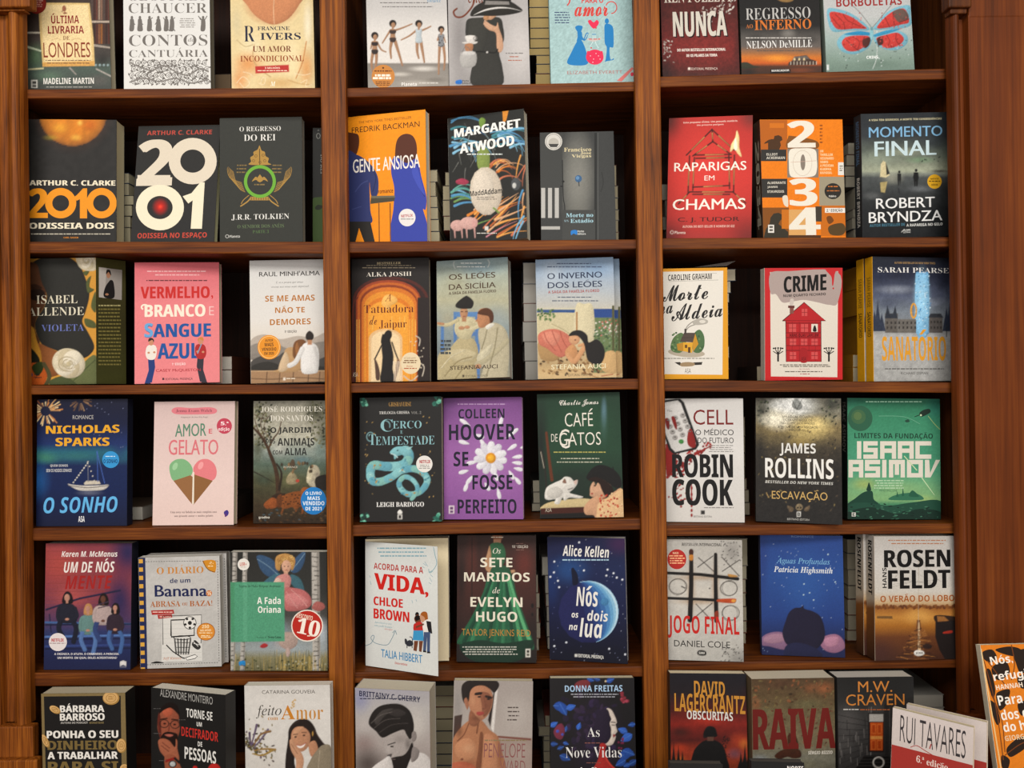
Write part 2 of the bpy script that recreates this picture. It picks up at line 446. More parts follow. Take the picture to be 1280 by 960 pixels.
LAYER = .00002
def paint(k):
    """all printed shapes of one cover as vertices, triangles and colours in the cover's own frame (x right, z up, front = -y)"""
    R, O, W, H = k.R, k.O, k.W, k.H
    n = R @ np.array((0., -1., 0.))
    def loc(P):
        P = np.asarray(P, float).reshape(-1, 2)
        D = np.stack([ray(a, b) for a, b in P])
        tt = ((O - EYE) @ n) / (D @ n)
        X = EYE + D * tt[:, None] - O
        L = X @ R
        return L[:, (0, 2)]
    sets = []; cur = {'V': [], 'F': [], 'C': []}; main = cur
    nv = [0]
    def add(v2, tris, col, y):
        """clip to the cover outline"""
        x0, x1, z0, z1 = (-W/2, W/2, 0, H)
        v2 = np.asarray(v2); tris = np.asarray(tris)
        ins = (v2[:,0] >= x0) & (v2[:,0] <= x1) & (v2[:,1] >= z0) & (v2[:,1] <= z1)
        ok = ins[tris].all(1)
        V = cur['V']; F = cur['F']; Cc = cur['C']; b = len(V)
        for q in v2: V.append((q[0], y, q[1])); Cc.append(col)
        for f in tris[ok]: F.append((b+f[0], b+f[1], b+f[2]))
        for f in tris[~ok]:
            P = [v2[i] for i in f]
            for ax, lim, sg in ((0,x0,1),(0,x1,-1),(1,z0,1),(1,z1,-1)):
                o = []
                for i in range(len(P)):
                    a, c2 = P[i-1], P[i]; da, dc = sg*(a[ax]-lim), sg*(c2[ax]-lim)
                    if (da >= 0) != (dc >= 0): o.append(a + (c2-a) * (da/(da-dc)))
                    if dc >= 0: o.append(c2)
                P = o
                if not P: break
            if len(P) >= 3:
                b2 = len(V)
                for q in P: V.append((q[0], y, q[1])); Cc.append(col)
                for i in range(1, len(P)-1): F.append((b2, b2+i, b2+i+1))
    y = -.0004
    # background grid
    pic = getattr(k, 'photo', None); gs = .0014 if pic else .0026
    nx = max(2, int(W / gs)); nzv = max(2, int(H / gs))
    us = np.linspace(-W/2, W/2, nx+1); vs = np.linspace(0, H, nzv+1)
    UU, VV = np.meshgrid(us, vs); L3 = np.stack((UU.ravel(), np.zeros(UU.size), VV.ravel()), 1)
    PX = proj(L3 @ R.T + O)
    ys = [a for a, _ in k.grad]; cs = np.array([lin(c_) for _, c_ in k.grad])
    C = np.stack([np.interp(PX[:,1], ys, cs[:,i]) for i in range(3)], 1) if len(ys) > 1 else np.repeat(cs, len(PX), 0)
    C = np.ascontiguousarray(C).copy()
    XX, YY = PX[:,0].reshape(nzv+1, nx+1), PX[:,1].reshape(nzv+1, nx+1)
    rg = np.random.RandomState(7)
    def ink(sd, ii, col, modelled):
        """lay one soft-edged, modelled tone on the picture"""
        edge, grain, relief, blur = pic
        al = np.clip(.5 - sd / blur, 0, 1)
        if not (al > 0).any(): return
        cc = np.ones(sd.shape)
        if modelled and min(sd.shape) > 3:
            gy, gx = np.gradient(sd); nn = np.sqrt(gx*gx + gy*gy) + 1e-6; dep = np.clip(-sd, 0, 99)
            size = max(1.0, min(6.0, dep.max() * .6)); fall = np.exp(-dep / size)
            cc = 1 - edge * np.exp(-dep / (size * .5)) * .6 + relief * fall * (-(gx/nn) * .7 + (gy/nn) * .7)
        cc = cc + grain * (rg.rand(*sd.shape) - .5) * 2
        G3 = C.reshape(nzv+1, nx+1, 3); sl_ = G3[ii]; sl_ += (np.clip(col * cc[..., None], 0, 1) - sl_) * al[..., None]
    def window(P, pad):
        P = np.asarray(P); m = (XX > P[:,0].min() - pad) & (XX < P[:,0].max() + pad) & (YY > P[:,1].min() - pad) & (YY < P[:,1].max() + pad)
        rr_, cc_ = np.where(m.any(1))[0], np.where(m.any(0))[0]
        return None if len(rr_) == 0 or len(cc_) == 0 else (slice(rr_[0], rr_[-1]+1), slice(cc_[0], cc_[-1]+1))
    def segdist(x, y, A, B):
        d_ = B - A; t_ = np.clip(((x[...,None]-A[:,0])*d_[:,0] + (y[...,None]-A[:,1])*d_[:,1]) / ((d_**2).sum(1) + 1e-9), 0, 1)
        return np.hypot(x[...,None]-A[:,0]-t_*d_[:,0], y[...,None]-A[:,1]-t_*d_[:,1]), t_
    for item in k.soft:
        if item[0] == 'P':
            P = np.array(item[1]); ii = window(P, 1.5)
            if ii is None: continue
            x, y_ = XX[ii], YY[ii]; A, B_ = P, np.roll(P, -1, 0)
            dd, _ = segdist(x, y_, A, B_); sd = dd.min(-1)
            cr = ((A[:,1] > y_[...,None]) != (B_[:,1] > y_[...,None])) & (x[...,None] < (B_[:,0]-A[:,0]) * (y_[...,None]-A[:,1]) / (B_[:,1]-A[:,1] + 1e-12) + A[:,0])
            ink(np.where(cr.sum(-1) % 2 == 1, -sd, sd), ii, item[2], item[3]); continue
        if item[0] == 'L':
            P = np.array(item[1]); w0, w1 = item[2], item[3]; ii = window(P, max(w0, w1) / 2 + 1.5)
            if ii is None or len(P) < 2: continue
            dd, tt_ = segdist(XX[ii], YY[ii], P[:-1], P[1:]); m = len(P) - 1
            ww = w0 + (w1 - w0) * (np.arange(m) + tt_) / m
            ink((dd - ww / 2).min(-1), ii, item[4], 1); continue
        (cx, cy, rx, ry, col, a, ex) = item
        dd = np.sqrt(((PX[:,0]-cx)/rx)**2 + ((PX[:,1]-cy)/ry)**2)
        w = np.clip(1.25 - dd, 0, .5) / .5 if ex == 0 else np.clip(1 - dd, 0, 1) ** ex
        w = (w*w*(3-2*w) if ex <= 1 else w) * a
        C = C * (1-w[:,None]) + col * w[:,None]
    rs = np.random.RandomState(int(abs(k.q[0,0]) * 31 + abs(k.q[0,1]) * 7) % 99991)
    for amp, nn in k.noise:
        G = rs.rand(nzv//nn + 2, nx//nn + 2)
        iy = np.repeat(np.arange(nzv+1)[:,None]/nn, nx+1, 1); ix = np.repeat(np.arange(nx+1)[None]/nn, nzv+1, 0)
        y0, x0 = iy.astype(int), ix.astype(int); fy, fx = iy-y0, ix-x0
        N = G[y0,x0]*(1-fy)*(1-fx) + G[y0+1,x0]*fy*(1-fx) + G[y0,x0+1]*(1-fy)*fx + G[y0+1,x0+1]*fy*fx
        C = C * (1 + amp * (N.ravel()[:,None]*2 - 1))
    C = np.clip(C, .002, 1)
    L3[:,1] = y; cur['V'].extend(map(tuple, L3)); cur['C'].extend(C)
    a = (np.arange(nzv)[:,None]*(nx+1) + np.arange(nx)[None]).ravel()
    cur['F'].extend(map(tuple, np.stack((a, a+1, a+nx+2, a+nx+1), 1).tolist()))
    placed = []
    def layer(op):
        """ink only rises over ink it overlaps"""
        if op[0] == 'p': A = np.array(op[1])
        elif op[0] == 'm': A = np.array([q for f in op[1] for q in f]) if op[1] else np.zeros((1, 2))
        elif op[0] == 't':
            w2, h2 = (op[4] - op[2]) / 2, (op[5] - op[3]) / 2
            cx, cy = (op[2] + op[4]) / 2, (op[3] + op[5]) / 2; m_ = max(w2, h2) if op[8] else 0
            hw, hh = (max(w2, m_), max(h2 * 1.9, m_) + abs(op[9]) + w2 * .25)
            A = np.array(((cx - hw, cy - hh), (cx + hw, cy + hh)))
        else: return 1
        bb = (A[:,0].min(), A[:,1].min(), A[:,0].max(), A[:,1].max()); L = 0
        for q, n_ in placed:
            if n_ > L and q[0] < bb[2] and bb[0] < q[2] and q[1] < bb[3] and bb[1] < q[3]: L = n_
        placed.append((bb, L + 1)); return L + 1
    for op in k.ops:
        y = -.0004 - LAYER * layer(op)
        if op[0] == 'p':
            P = loc(op[1])
            T = tessellate_polygon([[Vector((a, b, 0)) for a, b in P]])
            if T: add(P, T, op[2], y)
        elif op[0] == 'm':
            V, F = [], []
            for q in op[1]:
                b = len(V); V += q
                for i in range(1, len(q)-1): F.append((b, b+i, b+i+1))
            if V: add(loc(V), F, op[2], y)
        elif op[0] == 't':
            _, txt, x0, y0, x1, y1, col, st, rot, sl = op
            plain_, acc = split_acc(txt); v, tri = GL[(st, plain_)]
            if len(v) == 0: continue
            mn, mxx = v.min(0), v.max(0)
            ctr = loc([((x0+x1)/2, (y0+y1)/2)])[0]
            e4 = loc([(x0,(y0+y1)/2),(x1,(y0+y1)/2),((x0+x1)/2,y0),((x0+x1)/2,y1)])
            w = np.linalg.norm(e4[1]-e4[0]); h = np.linalg.norm(e4[3]-e4[2])
            sx = w/(mxx[0]-mn[0]); sy = h/(mxx[1]-mn[1]); sh = -sl*(w/(x1-x0))/w
            a = math.radians(rot); ca, sa = math.cos(a), math.sin(a)
            def mapv(q):
                q = (np.asarray(q) - (mn+mxx)/2) * (sx, sy)
                q = np.stack((q[:,0], q[:,1] + sh*q[:,0]), 1)
                return np.stack((q[:,0]*ca + q[:,1]*sa, -q[:,0]*sa + q[:,1]*ca), 1) + ctr
            if font(st)[1] > 0:
                n3, m3 = len(v) // 3, len(tri) // 3; mv = mapv(v)
                for i3 in range(3): add(mv[i3*n3:(i3+1)*n3], tri[:m3], col, y - .000005 * i3)
            else: add(mapv(v), tri, col, y)
            for i, m_ in acc:
                pv = GL[(st, plain_[:i+1])][0]; gv = GL[(st, plain_[i])][0]
                xr = pv[:,0].max(); gw = gv[:,0].max()-gv[:,0].min(); xc = xr - gw/2; top = gv[:,1].max(); bot = gv[:,1].min()
                kx = sy/sx; u = .16
                bold = .075 if st in 'bBSoKz' else .05
                def acute(s_): return [[(xc-.05*kx*s_-bold*.6*kx, top+.05), (xc-.05*kx*s_+bold*.6*kx, top+.05), (xc+.09*kx*s_+bold*.8*kx, top+.21), (xc+.09*kx*s_-bold*.8*kx, top+.21)]]
                if m_ == '\u0301': L = acute(1)
                elif m_ == '\u0300': L = acute(-1)
                elif m_ == '\u0303':
                    L = []; X = np.linspace(-.17, .17, 9); Yv = .035*np.sin(X/.17*PI)
                    for a_ in range(8): L.append([(xc+X[a_]*kx, top+.09+Yv[a_]), (xc+X[a_+1]*kx, top+.09+Yv[a_+1]), (xc+X[a_+1]*kx, top+.09+bold+Yv[a_+1]), (xc+X[a_]*kx, top+.09+bold+Yv[a_])])
                elif m_ == '\u0302': L = [[(xc-.16*kx, top+.05), (xc-.09*kx, top+.05), (xc+.03*kx, top+.2), (xc-.03*kx, top+.2)], [(xc+.09*kx, top+.05), (xc+.16*kx, top+.05), (xc+.03*kx, top+.2), (xc-.03*kx, top+.2)]]
                elif m_ == '\u0327': L = [[(xc-.03*kx, bot-.02), (xc+.03*kx, bot-.02), (xc+.03*kx, bot+.03), (xc-.03*kx, bot+.03)], [(xc-.02*kx, bot-.02), (xc+.1*kx, bot-.09), (xc+.05*kx, bot-.15), (xc-.09*kx, bot-.19), (xc-.1*kx, bot-.15), (xc, bot-.12)]]
                else: continue
                VV_, FF = [], []
                for q in L:
                    b_ = len(VV_); VV_ += q
                    for i_ in range(1, len(q)-1): FF.append((b_, b_+i_, b_+i_+1))
                add(mapv(VV_), FF, col, y)
        elif op[0] == 'v':
            _, txt, z0, z1, hf, col, st = op; v, tri = GL[(st, split_acc(txt)[0])]
            mn, mxx = v.min(0), v.max(0); q = (v - (mn + mxx) / 2) * ((z0 - z1) * H / (mxx[0] - mn[0]), hf * W / (mxx[1] - mn[1]))
            add(np.stack((q[:,1], -q[:,0] + (z0 + z1) / 2 * H), 1), tri, col, y)
        elif op[0] == 'stick':
            cur = {'V': [], 'F': [], 'C': []}; sets.append(cur)
        elif op[0] == 'endstick':
            cur = main
    return main, sets

def mesh_from(name, D, mat, parent, extra=None):
    V = list(D['V']); F = list(D['F']); C = [tuple(x) for x in D['C']]
    if extra:
        b = len(V); V += extra[0]; F += [tuple(b+i for i in f) for f in extra[1]]; C += [tuple(extra[2])] * len(extra[0])
    me = bpy.data.meshes.new(name); me.from_pydata(V, [], F); me.update()
    at_ = me.attributes.new('print', 'FLOAT_COLOR', 'POINT')
    at_.data.foreach_set('color', np.concatenate((np.clip(np.array(C, float), .001, 1) ** 1.13 * 1.02, np.ones((len(C), 1))), 1).ravel())
    me.materials.append(mat); o = bpy.data.objects.new(name, me); COL.objects.link(o); o.parent = parent
    return o

def boxvf(x0, x1, y0, y1, z0, z1):
    return ([(x0,y0,z0),(x1,y0,z0),(x1,y0,z1),(x0,y0,z1),(x0,y1,z0),(x1,y1,z0),(x1,y1,z1),(x0,y1,z1)],
            [(0,1,2,3),(5,4,7,6),(4,0,3,7),(1,5,6,2),(3,2,6,7),(4,5,1,0)])

def body(root, W, H, th, base, page, hard=False):
    """page block, spine and back board behind a front cover"""
    ct = .0004
    v, f = boxvf(-W/2 + .0004, W/2 - .0012, ct, th - ct, .0006, H - .0008)
    # slightly hollow fore edge
    bm = bmesh.new(); x0, x1 = -W/2 + .0006, W/2 - .0008
    ring_ = []
    for z in (.0006, H - .0006):
        row = [bm.verts.new((x0, ct, z))]
        for i in range(7):
            u_ = i / 6.0; row.append(bm.verts.new((x1 - .0006 * math.sin(PI*u_), ct + (th - 2*ct) * u_, z)))
        row.append(bm.verts.new((x0, th - ct, z))); ring_.append(row)
    m = len(ring_[0])
    for i in range(m): bm.faces.new((ring_[0][i], ring_[0][(i+1) % m], ring_[1][(i+1) % m], ring_[1][i]))
    bm.faces.new(ring_[0][::-1]); bm.faces.new(ring_[1])
    bm_obj('page_block', bm, pagem(page, 'Y'), root)
    bm = bmesh.new(); box(bm, -W/2, W/2, th - ct, th, 0, H); bm_obj('back_cover', bm, boardm(base), root)
    bm = bmesh.new(); box(bm, -W/2 - .0006, -W/2 + .0004, 0, th, 0, H, .0003); return bm_obj('spine', bm, boardm(base), root)

def sub_print(k, R, O, W, H, ops, grad, name, parent, soft=()):
    """another printed face of the same book (spine, flap)"""
    j = Book(); j.R, j.O, j.W, j.H, j.ops, j.grad, j.soft, j.noise, j.q = R, O, W, H, ops, grad, list(soft), [(.05, 1)], k.q
    main, _ = paint(j)
    o = mesh_from(name, main, M_PRINT, parent)
    T = Matrix.Translation(Vector(O)) @ Matrix([list(q) for q in R]).to_4x4()
    o.matrix_parent_inverse = Matrix(); o.matrix_basis = (Matrix.Translation(Vector(k.O)) @ Matrix([list(q) for q in k.R]).to_4x4()).inverted() @ T
    return o

def build_book(k):
    k.tilt = shelf_tilt(k.row, k.bay) if k.base_z is None else 0.0
    k.R, k.O, k.W, k.H, k.u = fit(k)
    root = empty(k.kind, (0, 0, 0)); k.root = root
    root.matrix_world = Matrix.Translation(Vector(k.O)) @ Matrix([list(q) for q in k.R]).to_4x4()
    main, sets = paint(k)
    if k.upright: v, f = boxvf(-k.W/2, k.W/2, -.0003, .001, 0, k.H)
    else: v, f = boxvf(-k.W/2, k.W/2, -.0003, .0004, 0, k.H)
    cov = mesh_from('spine' if k.upright else 'front_cover', main, M_PRINT, root, (v, f, lin(k.base)))
    for sset in sets: mesh_from('round_sticker', sset, M_PRINT, cov)
    tag(root, k.label, 'book', {1: 'face-out books on the top shelf', 2: 'face-out books on the second shelf', 3: 'face-out books on the third shelf', 4: 'face-out books on the fourth shelf', 5: 'face-out books on the fifth shelf', 6: 'face-out books along the bottom row'}.get(k.row, 'books on the display table'))
    if k.upright:
        bm = bmesh.new(); box(bm, -k.W/2+.0006, k.W/2-.0006, .001, k.th-.002, .001, k.H-.001); bm_obj('page_block', bm, pagem(k.page, 'X'), root)
        for nm, xa, xb in (('front_cover', k.W/2-.0006, k.W/2), ('back_cover', -k.W/2, -k.W/2+.0006)):
            bm = bmesh.new(); box(bm, xa, xb, .001, k.th, 0, k.H); bm_obj(nm, bm, boardm(k.base), root)
        return root
    n0 = len(root.children); sp = body(root, k.W, k.H, k.th, k.base, k.page)
    if any(w in k.label for w in ('drawn gold coins', 'glasses resting', 'four teenagers', 'gold fireworks')):
        bm = bmesh.new(); box(bm, k.W/2 - .0003, k.W/2 + .0003, 0, k.th, 0, k.H); bm_obj('cover_flap', bm, boardm(k.base), root)   # cover folded round the fore edge
    if k.open:
        M = Matrix.Translation((-k.W/2, 0, 0)) @ Matrix.Rotation(math.radians(k.open), 4, 'Z') @ Matrix.Translation((k.W/2, 0, .0048))
        for o in root.children:
            if o != cov: o.matrix_basis = M
    if k.spine_txt:
        R = k.R @ Rz(-PI/2); O = k.O + k.R @ np.array((-k.W/2 - .0003, k.th/2, 0))
        ops = []
        for (tx, z0, z1, hf, col, st) in k.spine_txt: ops.append(('v', tx, z0, z1, hf, lin(col), st))
        sp.name = 'spine'
        gr = getattr(k, 'spine_grad', [(0, lin(k.base))])
        sub_print(k, R, O, k.th - .0006, k.H, ops, gr, 'spine_print', sp)
    if k.flap:
        a = math.radians(48); R = k.R @ Rz(a); wf = .056
        O = k.O + k.R @ np.array((k.W/2, .0002, 0)) + R @ np.array((wf/2, 0, 0))
        L = lin
        ops = [('p', [(123.5,334),(152.5,337.5),(152,375),(123.5,371.5)], L('#9a938c')), ('p', [(123.5,334),(133,335),(131,372.5),(123.5,371.5)], L('#b3aca4')),
               ('p', spline([(136,352),(139,350),(142,354),(142.5,372),(130,371),(131,360)]), L('#1f1c1b')), ('p', el(135.5,343.5,2.6,4.4), L('#a87c60')), ('p', spline([(132.5,343),(133.5,337.5),(137.5,338),(138.8,344),(137.5,343),(135.5,340)]), L('#241d1a')), ('p', el(133.5,368,2.2,1.4), L('#a87c60'))]
        rr = random.Random(3)
        for n_ in range(17):
            y = 381 + n_ * 4.6; x = 123
            while x < 150:
                w = rr.uniform(1.5, 4.5); ops.append(('m', [[(x, y), (min(x+w,151), y+.1), (min(x+w,151), y+1.9), (x, y+1.8)]], L('#7d7440' if n_ else '#a8a070'))); x += w + .8
        f_ = sub_print(k, R, O, wf, k.H, ops, [(320, L('#4a4520')), (400, L('#3a3617')), (482, L('#42421a'))], 'flap', cov)
        bk = boxvf(-wf/2, wf/2, .0001, .0004, 0, k.H)
    return root
# ================================================================= top shelf
rnd = random.Random(5)
B(1, 0, '29,-52 134,-52 140,113 33,113', 'paperback with a parchment label over a photograph of old library shelves and a green table', .022, base='#57554a')
ph()
g((-52,'#4a3d36'),(20,'#463a34'),(70,'#4d4843'),(85,'#55635a'),(113,'#4e504c'))
nz(.12); s(45,70,18,22,'#5f7a5c',.8); s(60,95,28,10,'#67806a',.7); s(125,100,22,12,'#66625e',.7); s(128,75,14,14,'#33302d',.8)
for x in range(114,138,3): r(x, -8 if x%2 else -4, x+2.2, 25, ['#6b3f34','#8a6a58','#4b2a24','#a08a78','#5a4a44'][x%5]); r(x, 30, x+2.2, 55, ['#5b2f24','#96602f','#40261f','#8a5a3c','#53352a'][x%5])
r(113,26,140,28.5,'#b5a596'); p('116,55 140,59 140,61 116,58','#a79c90'); p('33,40 50,40 50,42 33,42','#c6bfae'); p('34,57 52,63 52,65 34,60','#b9c2a8')
p('33,86 55,84.5 55,86.5 33,88','#c9c29a'); p('120,85 140,95 140,97 120,87','#a8a29a'); p('88,84 96,93 95,94 86,85','#9a948c')
for x in range(119,139,5): e(x+1,81.5,1.6,1.6,'#8fa0a0')
p('48,5 60,3.5 112,4 117,48 118.5,82 53.5,83 50,40','#d8bd84'); p('51,7 64,6 110,6 114,48 115.5,80 56,81 53,40','#e6d0a0')
s(80,0,0.1,.1,'#000')
p('53,78 118,76 118.5,82.5 53.5,83.5','#d3a45e'); c('78,9 81,7 83,12 79,16 77,14 82,15 84,17 79,17','#a06a50')
t('ÚLTIMA',64,19.5,99,29.5,'#8d1f22','b'); t('LIVRARIA',60,32.5,105,42,'#8d1f22','b'); t('DE',79,45,87,50,'#8a5a3a','s'); t('LONDRES',54.5,53,113,72,'#8d3f26','r')
l('65,50 71,48 76,50',.7,'#c9a87a'); l('90,50 96,48 102,50',.7,'#c9a87a')
d(57,75,113,77,'#8a6a4a'); d(59,78.5,112,80.5,'#8a6a4a')
t('MADELINE MARTIN',54.5,97.5,117.5,105,'#e6e2da','b'); d(58,108.5,115,110,'#b9b6ae')
r(39,100,47,110,'#d9d6cc'); r(40.5,101.5,45.5,105,'#4a4844'); r(40.5,106,45.5,109,'#5a5854')
stick(46,5,12,12); e(46,5,12,12.5,'#8a2c22'); e(46,5,10.5,11,'#96352a'); d(39,-2,54,10,'#d0a090',5); endstick()

B(1, 0, '154,-55 261,-55 264,113 155,113', 'white paperback with grey serif lettering, tiny grey figures and a grey scrollwork panel', .026, base='#3a3835', page='#8d8470')
g((-55,'#d9d8d6'),(113,'#dedcd7'))
G1='#77726d'
t('GEOFFREY',160,-13,259,1,G1,'t'); t('CHAUCER',161,4,259,16.5,G1,'t'); t('CONTOS',161.5,43.5,259.5,57.5,G1,'t'); t('CANTUÁRIA',161.5,62.5,260,71.5,G1,'t')
t('de',235,47,243,52,G1,'i')
for x in (165,175,187,198,208,215,254):
    e(x,22,1.6,2,G1); c([(x-2,24),(x+2,24),(x+3,31),(x+3.4 if x in (175,198) else x+2,38.5),(x-3,38.5),(x-2.6,30)],G1)
    l([(x-1,26),(x+(4 if x%2 else -4),22 if x in (187,208,215,254) else 31)],1,G1)
    if x in (187,208,215): l([(x,34),(x+4,39)],1.2,G1)
l('251,25 248,20',1,G1); l('256,25 259,20',1,G1)
d(224,23,245,36,'#9a9590',5,.4)
for i in range(13):
    for j in range(4):
        x=165+i*7.6+(j%2)*2.5; y=78.5+j*7.8
        if x>259: continue
        ring(x,y,3.3,3.5,.75,G1,0,rnd.choice((0,40,80)),330); ring(x+.4,y+.2,1.5,1.6,.7,G1)
        for q in range(3):
            a=rnd.uniform(0,6.28); e(x+3.9*math.cos(a),y+3.9*math.sin(a),1.8,.9,G1,math.degrees(a)+rnd.uniform(20,80),8)
l('162,78 175,84 190,88 205,82 220,90 235,94 250,86 261,90',1.6,'#8d8883'); l('162,103 180,98 200,102 220,98 240,104 261,99',1.5,'#8d8883')

B(1, 0, '287,-55 390,-55 394,113 290,113', 'cream and peach paperback showing a draped blouse, with a small red banner under the title', .022, base='#3d3226', page='#6b5d45')
ph()
g((-55,'#c9a070'),(5,'#dcc99c'),(113,'#e0cda0'))
nz(.05,2); s(340,4,38,30,'#c4875c',1,.5); s(315,60,22,30,'#e6d9b4',.8); s(310,80,26,22,'#d99a5e',.9); s(300,100,16,22,'#db9a60',.8); s(383,85,14,34,'#d79a5c',.8); s(365,70,16,40,'#e9d9b0',.7); s(385,30,8,40,'#efe6cc',.8); s(350,104,40,12,'#c99a58',.6); s(296,30,10,30,'#cfc29e',.8)
c('307,-6 310,8 322,22 341,31 360,24 374,6 377,-8','#c78a62'); l('343,-6 342,14 343,30',1,'#e0b894'); l('318,56 316,70 322,84 338,96',1.2,'#c9a878'); l('383,52 378,78 370,98',1.2,'#c98a50')
l('296,50 306,58 316,56',1,'#c4ae84'); l('360,100 372,104 386,106',1,'#d0a870')
t('R',305,32.5,318.5,52,'#2f3246','t'); t('FRANCINE',322,33,362,38,'#3a3a48','s'); t('IVERS',325.5,41,376,50,'#2f3246','s'); t('UM AMOR',316,57.5,364,65,'#7c3c1e','s'); t('INCONDICIONAL',300.5,69.5,380,77,'#9a5228','s')
p('319,83 361,81 361.5,90 319.5,92','#bb3a34'); t('3 MILHÕES',331,84,350,86.2,'#f2dcc8','b'); d(322,88,359,89.8,'#f2dcc8')
t('M',338,102,344.5,108,'#f2ead6','q')
for q in ('296,104 304,96 312,104 306,110 300,104','326,106 328,98 332,98 330,106 324,104','376,104 384,100 382,108 390,106','304,90 312,92 316,96','368,92 380,94 388,92'): l(q,.8,'#f0dcb8')

B(1, 1, '456,-50 557.5,-50 561,113 461,113', 'pale grey paperback with a photograph of four women in swimsuits leaping on a beach', .02, base='#57524c')
ph()
g((-50,'#b8b5b3'),(10,'#c4c1be'),(40,'#d9d5d0'),(78,'#dcd7d1'),(80,'#8d8780'),(113,'#a39d95'))
nz(.05); s(530,86,26,5,'#d9d4cc',.9); s(500,93,20,4,'#cfc9c0',.8); s(545,100,20,5,'#7d776f',.7); s(475,98,18,5,'#7a746c',.6); s(520,104,30,5,'#c4bdb4',.6)
d(475,3,535,5,'#7d7a78'); d(478,8,541,10,'#7d7a78'); t('romance',534,-1,551,3,'#3a8ab0','i')
SK='#a98467'
def leaper(x,y,S,arms,legs,top,hat='#2f2722'):
    for q in arms: l([(x+a*S,y+b*S) for a,b in q],2.6*S,SK,True,1.6*S)
    for q in legs: l([(x+a*S,y+b*S) for a,b in q],4.4*S,SK,True,2.0*S)
    c([(x-3.5*S,y+7*S),(x+3.5*S,y+7*S),(x+3*S,y+14*S),(x+3.6*S,y+20*S),(x-3.6*S,y+20*S),(x-3*S,y+14*S)],SK)
    if top[0]: c([(x-3.8*S,y+8*S),(x+3.8*S,y+8*S),(x+3*S,y+12*S),(x-3*S,y+12*S)],top[1])
    else: c([(x-3.8*S,y+6.5*S),(x+3.8*S,y+6.5*S),(x+3.2*S,y+14*S),(x+4*S,y+23*S),(x-4*S,y+23*S),(x-3.2*S,y+14*S)],top[1])
    if top[0]: c([(x-3.9*S,y+17.5*S),(x+3.9*S,y+17.5*S),(x+3*S,y+22*S),(x,y+23*S),(x-3*S,y+22*S)],top[1])
    e(x,y-.5*S,4.6*S,4.6*S,hat); e(x+.6*S,y+1.6*S,2.7*S,3.5*S,SK); r(x-1.2*S,y+4*S,x+1.2*S,y+7.5*S,SK)
leaper(468.5,45,1.0,[((3,8),(8,17),(14,20)),((-3,8),(-5,16))],[((-2,20),(-4,32),(-3,44)),((2,20),(2,32),(0,42))],(1,'#3c3230'))
leaper(491,30,1.0,[((3,8),(12,5),(24,0)),((-3,8),(-8,16),(-13,24))],[((-1.5,22),(-3,32),(-2,43)),((3,22),(8,38),(12,52))],(1,'#4a3c38'))
leaper(523.5,30,1.0,[((4,8),(9,6),(15,3)),((-3,8),(-12,15),(-22,20))],[((-2,22),(-2,34),(0,43)),((2.5,22),(5,36),(7,48))],(0,'#b9c2c6'))
leaper(551.5,37,.9,[((-3,9),(-5,15),(1,8)),((3,9),(6,18))],[((-2,22),(-3,40),(-3.5,62)),((3,22),(5,40),(4,56))],(0,'#8d8f92'))
for k_ in range(14): e(551.5+rnd.uniform(-3.5,3.5),45+rnd.uniform(0,14),.7,.7,'#4d4a4a')
t('Planeta',502,103,521,107.5,'#e8e4de','b'); d(524,103,548,106,'#c9c4bd')
stick(479,96,15,15); e(479,95.5,14.5,14.5,'#c88a48'); d(468,88,490,91,'#7a4a20',1); d(466,93,491,100,'#f4ead8',2,.75); d(468,102,490,108,'#7a4a20',3,.5); e(479,85,1.2,1.2,'#5a3a1a'); endstick()

B(1, 1, '559,-55 658,-55 663,112 562,112', 'grey paperback showing a woman in black under a wide sun hat with coffee cup', .02, base='#6a6768')
ph()
g((-55,'#aaa6a5'),(60,'#b9b5b3'),(112,'#aeaaa8'))
nz(.04,2); s(575,50,20,80,'#85807f',.7); s(650,60,26,60,'#cbc6c3',.8); s(590,100,30,20,'#8f8b89',.5)
l('595,-14 592,4 586,14 578,21 570,21 567,15 571,11',2.2,'#7a3f28'); t('ena',585,-10,604,4,'#7a3f28','i'); t('de Paris',600,-10,640,-2,'#7a3f28','i')
D='#35332f'
c('585,24 600,22 624,22 629,34 630,50 624,66 628,84 627,107 591,107 589,88 594,70 583,48 582,34','#3f3e3a'); c('588,26 605,23 612,30 606,60 595,70 586,50','#45443f')
c('607,22 611,10 622,8 624,16 618,22 613,25','#c99f80'); c('604,22 612,8 610,25','#b98d68'); e(624,13,4,5.5,'#cda184'); e(626,17,1.3,.8,'#9a3a34')
c('588,20 592,10 604,2 618,-2 636,1 648,8 653,14 640,18 622,20 600,20',D); c('592,19 606,12 622,9 638,10 652,14 638,11 622,11 606,14','#d8d4cf'); c('605,3 608,-12 634,-12 638,4 622,0','#2d2b28'); p('607,1 636,2 637,6 606,6','#8a8682')
c('605,27 612,30 620,33 622,28 624,36 628,48 629,60 625,66 621,60 620,42 612,38 606,33','#c9a083'); l('606,26 616,34',1.5,'#d2ab90'); l('605,30 615,36',1.5,'#d2ab90')
l('588,66 600,64.5 618,66 622,62',1.8,'#2a2926'); e(609,65.5,1.3,1.3,'#c9c5c0')
c('582,45 594,45 593,52 587,54 583,51','#d9d4ce'); ring(594,48,2.5,2.5,.9,'#8f8a86'); c('578,53 596,52 594,55 582,55','#cfcac4'); c('581,56 591,55 590,64 584,67','#b0805f')
c('576,68 594,65 594,82 578,84','#b3b0ac'); e(585,67,9.3,3,'#c9c6c2'); l('577,67 582,58 588,63',.6,'#7d7a76')
